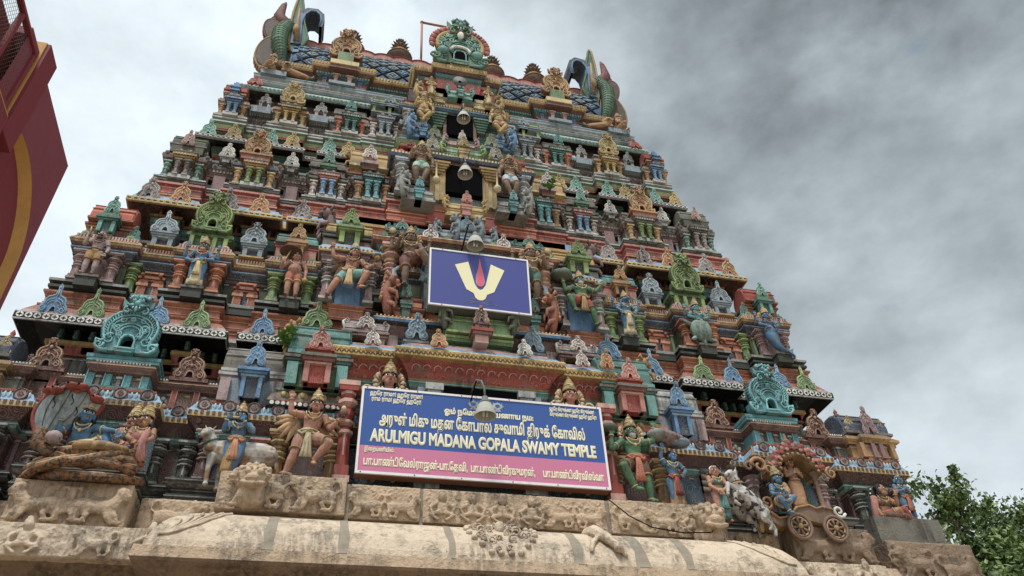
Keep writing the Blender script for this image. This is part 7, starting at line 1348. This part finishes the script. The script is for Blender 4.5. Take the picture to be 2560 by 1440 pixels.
for r, n in ((.46,9),(.53,11),(.59,12)):
    for i in range(n): a = radians(8+164*i/(n-1)); q.ball((.2+r*cos(a), -.2, 1.4+r*1.0*sin(a)), (.05,.012,.045), 'pink' if i % 2 else 'redcloth', 8, 5)
for i in range(12): a = radians(180*i/11); q.ball((.2+.44*cos(a), -.2, 1.37+.37*sin(a)), (.035,.03,.035), 'tan', 6, 4)
for s in (-1, 1): spiral(q, .2+s*.72, 1.34, .13, 90, 1.4, -.2, .035, 'tan', sgn=s); spiral(q, .2+s*.5, 1.22, .08, 90, 1.3, -.2, .028, 'dkskin', sgn=-s)
q.lathe([(.1,0),(.07,.05),(.1,.1),(.07,.15),(.04,.2),(.01,.32)], 'dkskin', (.2,0,2.0), 10); q.build('canopy', t)
q = MB(); q.prism([(-.22,.6),(.62,.6),(.62,1.4)]+[(.2+.42*cos(radians(a)), 1.4+.34*sin(radians(a))) for a in range(15, 180, 15)]+[(-.22,1.4)], .3, .36, 'dteal'); q.build('backdrop', t)
q = MB(); q.lathe2([(.1,.6,'mauve'),(.1,1.05,'mauvehi'),(.14,1.08,'mauve'),(.13,1.14,'mauvehi'),(.17,1.2,'mauve'),(.14,1.26,'mauvehi'),(.19,1.32,'mauve')], (-.72,.25,0), 12); spiral(q, -.6, 1.5, .2, 180, 1.2, .0, .05, 'tan', sgn=-1); spiral(q, -.85, 1.46, .12, 0, 1.2, .0, .04, 'dkskin'); q.lathe([(.12,0),(.1,.06),(.04,.12),(.02,.28)], 'dkskin', (-.6,.1,1.72), 8); q.build('side_column', t)
figure('statue', 'pale standing figure with folded hands inside the arched chariot', 6.6, 13.42, 7.98, 1.2, 'skin', dict(eA=(-.15,-.05,.64), wA=(-.03,-.13,.66), fA=(.4,-.2,.8), eB=(.15,-.05,.64), wB=(.03,-.13,.66), fB=(-.4,-.2,.8)), skirt='tan', sash=None, crown='tan', hair='wood', jewel='tan', head=1.25, tilak=None, extra=[('tunic', M_(lambda m: m.ball((0,-.01,.7), (.12,.09,.11), 'mauvehi', 12, 8)))])
figure('statue', 'blue seated charioteer in a cream wrap at the front of the chariot', 5.92, 13.05, 7.52, 1.22, 'skblue', dict(pel=(0,0,.40), wst=(0,-.01,.48), chest=(0,0,.58), neck=(0,0,.685), head=(.01,-.02,.775), sA=(-.11,0,.65), sB=(.11,0,.65), eA=(-.16,-.03,.5), wA=(-.04,-.12,.46), eB=(.17,-.04,.53), wB=(.04,-.14,.5), hA=(-.05,0,.39), hB=(.06,0,.39), kA=(-.12,-.18,.36), kB=(.13,-.17,.40), aA=(-.02,-.18,.14), aB=(.0,-.22,.30), tA=(.0,-.24,.1), tB=(-.08,-.24,.29)), shorts='cream', cloth='redcloth', crown='gold', jewel='goldhi', head=1.3, turn=14, extra=[('shawl', M_(lambda m: m.tube([(.12,-.02,.68),(.1,-.08,.55),(.05,-.1,.44)], [.05,.06,.05], 'tan', n=8, round_=True)))])
# ---------------------------------------------------------------- weeds rooted in the plaster, cable on the frieze
def weed(x, y, z, label, n=16, s=.5):
    r = random.Random(int(x*100)); t = thing('weed', label, 'plant', (x, y, z), 0); q = MB(); f = MB()
    for i in range(6):
        a = r.uniform(0, 2*pi); P = [(0,0,0), (.1*cos(a)*s,-.1*s+.08*sin(a)*s,.3*s), (.3*cos(a)*s,-.2*s+.2*sin(a)*s,.6*s*r.uniform(.6,1.1))]; q.tube(P, [.012,.009,.005], 'dolive', n=4)
        for j in range(n//2):
            p = Vector(P[1]).lerp(Vector(P[2]), r.uniform(-.2,1.1)); d = Vector((r.uniform(-1,1), r.uniform(-1,.3), r.uniform(-.4,.8))).normalized(); u = d.cross(Vector((0,0,1))).normalized(); l_ = .26*s*r.uniform(.7,1.3)
            f.add([p, p+d*l_*.5+u*l_*.22, p+d*l_, p+d*l_*.5-u*l_*.22], [(0,1,2,3)], 'leafgreen')
    q.build('stem', t); f.build('foliage', t)
COL['leafgreen'] = (98, 150, 58); WEAR['leafgreen'] = (.1, 0, 0)
weed(-4.1, 14.2, 11.1, 'bright green weed sprouting beside the ochre lion ornament', 18, .75)
weed(2.75, 15.9, 19.15, 'dark green weed growing on a ledge near the third doorway', 16, .6); weed(-4.05, 14.3, 10.75, 'small weed hanging just below the bright green one', 10, .45)
q = MB(); q.tube([(2.2,13.2,7.94),(2.3,13.12,7.8),(2.6,13.05,7.5),(3.0,13.0,7.28),(3.6,12.98,7.2),(4.2,12.98,7.24),(4.4,12.98,7.5)], .012, 'dark', n=5); tag(q.build('cable'), 'thin dark cable looped across the carved stone frieze', 'cable')
# ---------------------------------------------------------------- red building at the left, trees at the right
t = thing('red_building', 'dark red building with a yellow-edged arch and mesh railing', 'building', (-6.1-3.1+3.1, 6.5, 0))
BI = Matrix.Translation((6.1, -6.5, 0))
def bpart(m, nm, par=None):
    o = m.build(nm, par or t)
    if par is None: o.matrix_parent_inverse = BI
    return o
XW = -6.1      # the wall stands three metres left of the camera
q = MB(); A = []; cy, cz, ro = 5.62, 6.55, .80
n = 24; P = [(cy+ro*cos(pi-pi*i/n), cz+ro*1.05*sin(pi-pi*i/n)) for i in range(n+1)]
ys0, ys1, zt = 4.82, 6.51, 8.09
outer = [(ys0, zt)] + [(ys0+(ys1-ys0)*i/(n-2), zt) for i in range(1, n-2)] + [(ys1, zt)]
# face with an arched opening: strips from the arch up to the top, then the two sides
for i in range(n):
    a, b = P[i], P[i+1]; q.add([(XW,a[0],a[1]),(XW,b[0],b[1]),(XW,b[0],zt),(XW,a[0],zt)], [(0,1,2,3)], 'wallmauve')
q.add([(XW,cy+ro,0),(XW,ys1,0),(XW,ys1,zt),(XW,cy+ro,zt)], [(0,1,2,3)], 'wallmauve'); q.box(XW-6, XW-.001, ys1-.02, ys1, 0, zt, 'wallmauve'); q.box(XW-6, XW-.002, ys0, ys1-.001, zt-.1, zt, 'wallmauve')
bpart(q, 'wall')
q = MB(); D = .10; Pin = [(cy+(ro-.10)*cos(pi-pi*i/n), cz+(ro-.10)*1.05*sin(pi-pi*i/n)) for i in range(n+1)]
Pf = P + [(cy+ro, 0)]; 
for (a, b) in zip(Pf, Pf[1:]): q.add([(XW+.002,a[0],a[1]),(XW+.002,b[0],b[1]),(XW-D,b[0]-(.04 if b[0]>cy else -.04),b[1]-.03),(XW-D,a[0]-(.04 if a[0]>cy else -.04),a[1]-.03)], [(0,1,2,3)], 'wallyel', True)
bpart(q, 'arch_reveal')
q = MB(); q.box(XW-D-.1, XW-D, 3.5, cy+ro+.05, 0, zt-.2, 'wallred'); bpart(q, 'recess_panel'); q = MB(); q.box(XW-D, XW-.06, 4.4, 5.92, 6.1, 6.52, 'wallyel'); bpart(q, 'sill'); q = MB(); q.tube([(XW-.1,6.28,5.95),(XW-.1,6.2,6.05)], [.06,.05], 'dark', n=8, round_=True); bpart(q, 'lamp_bracket')
q = MB(); q.box(XW-.3, XW+.05, 5.1, 5.36, 7.0, 8.25, 'wallred'); q.box(XW-.28, XW+.02, 5.085, 5.1, 7.2, 8.25, 'wallyel'); bpart(q, 'pier')
q = MB(); q.box(XW-.25, XW+.06, 1.5, 5.08, 6.2, 7.12, 'wallred'); q.box(XW-.25, XW+.045, 1.5, 5.08, 7.12, 7.16, 'wallyel'); bpart(q, 'parapet')
q = MB()
for y in (5.02, 4.6, 4.1, 3.6): q.box(XW-.02, XW+.02, y-.02, y+.02, 7.14, 8.0, 'wallred')
for z in (7.22, 7.98): q.box(XW-.025, XW+.025, 3.0, 5.05, z-.02, z+.02, 'wallred')
bpart(q, 'railing')
q = MB()
for i in range(60):
    y0 = 3.0+i*.035
    q.tube([(XW,y0,7.24),(XW,min(5.05,y0+.36),7.24+(min(5.05,y0+.36)-y0)*2)], .0018, 'mesh', n=3); q.tube([(XW,y0,7.96),(XW,min(5.05,y0+.36),7.96-(min(5.05,y0+.36)-y0)*2)], .0018, 'mesh', n=3)
bpart(q, 'wire_mesh')
# trees: trunk, limbs and thousands of leaves
def leafmat():
    m = bpy.data.materials.new('tree_leaf'); m.use_nodes = True; tt = m.node_tree; p = tt.nodes['Principled BSDF']; g = tt.nodes.new('ShaderNodeNewGeometry'); no = tt.nodes.new('ShaderNodeTexNoise'); no.inputs['Scale'].default_value = .9; no.inputs['Detail'].default_value = 4
    tt.links.new(g.outputs['Position'], no.inputs['Vector']); w = tt.nodes.new('ShaderNodeTexWhiteNoise'); w.noise_dimensions = '3D'
    sn = tt.nodes.new('ShaderNodeVectorMath'); sn.operation = 'SNAP'; sn.inputs[1].default_value = (.25,.25,.25); tt.links.new(g.outputs['Position'], sn.inputs[0]); tt.links.new(sn.outputs[0], w.inputs['Vector'])
    ad = tt.nodes.new('ShaderNodeMath'); ad.operation = 'MULTIPLY_ADD'; tt.links.new(w.outputs['Value'], ad.inputs[0]); ad.inputs[1].default_value = .45; tt.links.new(no.outputs['Fac'], ad.inputs[2])
    cr = tt.nodes.new('ShaderNodeValToRGB'); cr.color_ramp.elements[0].position = .38; cr.color_ramp.elements[0].color = (.02,.045,.016,1); cr.color_ramp.elements[1].position = .95; cr.color_ramp.elements[1].color = (.15,.22,.06,1)
    tt.links.new(ad.outputs[0], cr.inputs[0]); tt.links.new(cr.outputs[0], p.inputs['Base Color']); p.inputs['Roughness'].default_value = .55; MATS['tree_leaf'] = m
leafmat()
def tree(x, y, h, R, label, seed):
    r = random.Random(seed); t = thing('tree', label, 'tree', (x, y, 0), 0, 'leafy trees beyond the tower'); q = MB(); f = MB(); tips = []
    q.tube([(0,0,0),(.15,.1,h*.3),(0,0,h*.55)], [.45,.35,.25], 'wood', n=9); q.build('trunk', t); b = MB()
    for i in range(24):
        a = 2*pi*i/24+r.uniform(-.3,.3); el = r.uniform(.15,1.35); L_ = R*r.uniform(.65,1.0); st = Vector((0,0,h*r.uniform(.35,.55))); mid = st+Vector((cos(a)*cos(el),sin(a)*cos(el),sin(el)))*L_*.55; end = st+Vector((cos(a)*cos(el),sin(a)*cos(el),sin(el)*(h*.5/R)))*L_
        b.tube([st, mid, end], [.14,.09,.03], 'wood', n=5)
        for j in range(10):
            p = mid.lerp(end, r.uniform(.1,1.15))+Vector((r.gauss(0,1),r.gauss(0,1),r.gauss(0,.8)))*R*.2; b.tube([mid.lerp(end,.5), p], [.03,.01], 'wood', n=3); tips.append((p, r.uniform(.5,1.0)))
    for i in range(26):                                               # long shoots breaking the outline
        p, s = r.choice(tips)
        if p.z > h*.6: e = p+Vector((r.gauss(0,.4),r.gauss(0,.4),r.uniform(.7,1.9))); b.tube([p, e], [.02,.006], 'wood', n=3); tips += [(p.lerp(e, u), .16) for u in (.4,.6,.8,1.0)]
    b.build('limbs', t)
    for p, s in tips:
        for k in range(int(230*s)+4):
            d = Vector((r.gauss(0,1),r.gauss(0,1),r.gauss(0,.75))); c = p+d*s*.55; n_ = Vector((r.gauss(0,1),r.gauss(0,1),r.gauss(.6,1))).normalized(); u = n_.orthogonal().normalized(); u.rotate(Matrix.Rotation(r.uniform(0,6.28), 3, n_)); w = n_.cross(u); l_ = r.uniform(.16,.36)
            f.v += [tuple(c-u*l_*.5), tuple(c+w*l_*.3+n_*.02), tuple(c+u*l_*.55), tuple(c-w*l_*.3+n_*.02)]; i0 = len(f.v)-4; f.f.append((i0,i0+1,i0+2,i0+3)); f.m.append(f.mi('tree_leaf')); f.s.append(False)
    f.build('foliage', t)
tree(24.3, 30, 16.8, 4.6, 'leafy green tree standing nearest the tower', 3)
tree(29.2, 29.5, 16.4, 4.4, 'leafy green tree in the middle of the clump of three', 8)
tree(34.5, 31, 19.4, 4.8, 'tallest leafy tree with shoots against the sky, farthest from the tower', 11)
bpy.context.view_layer.update()
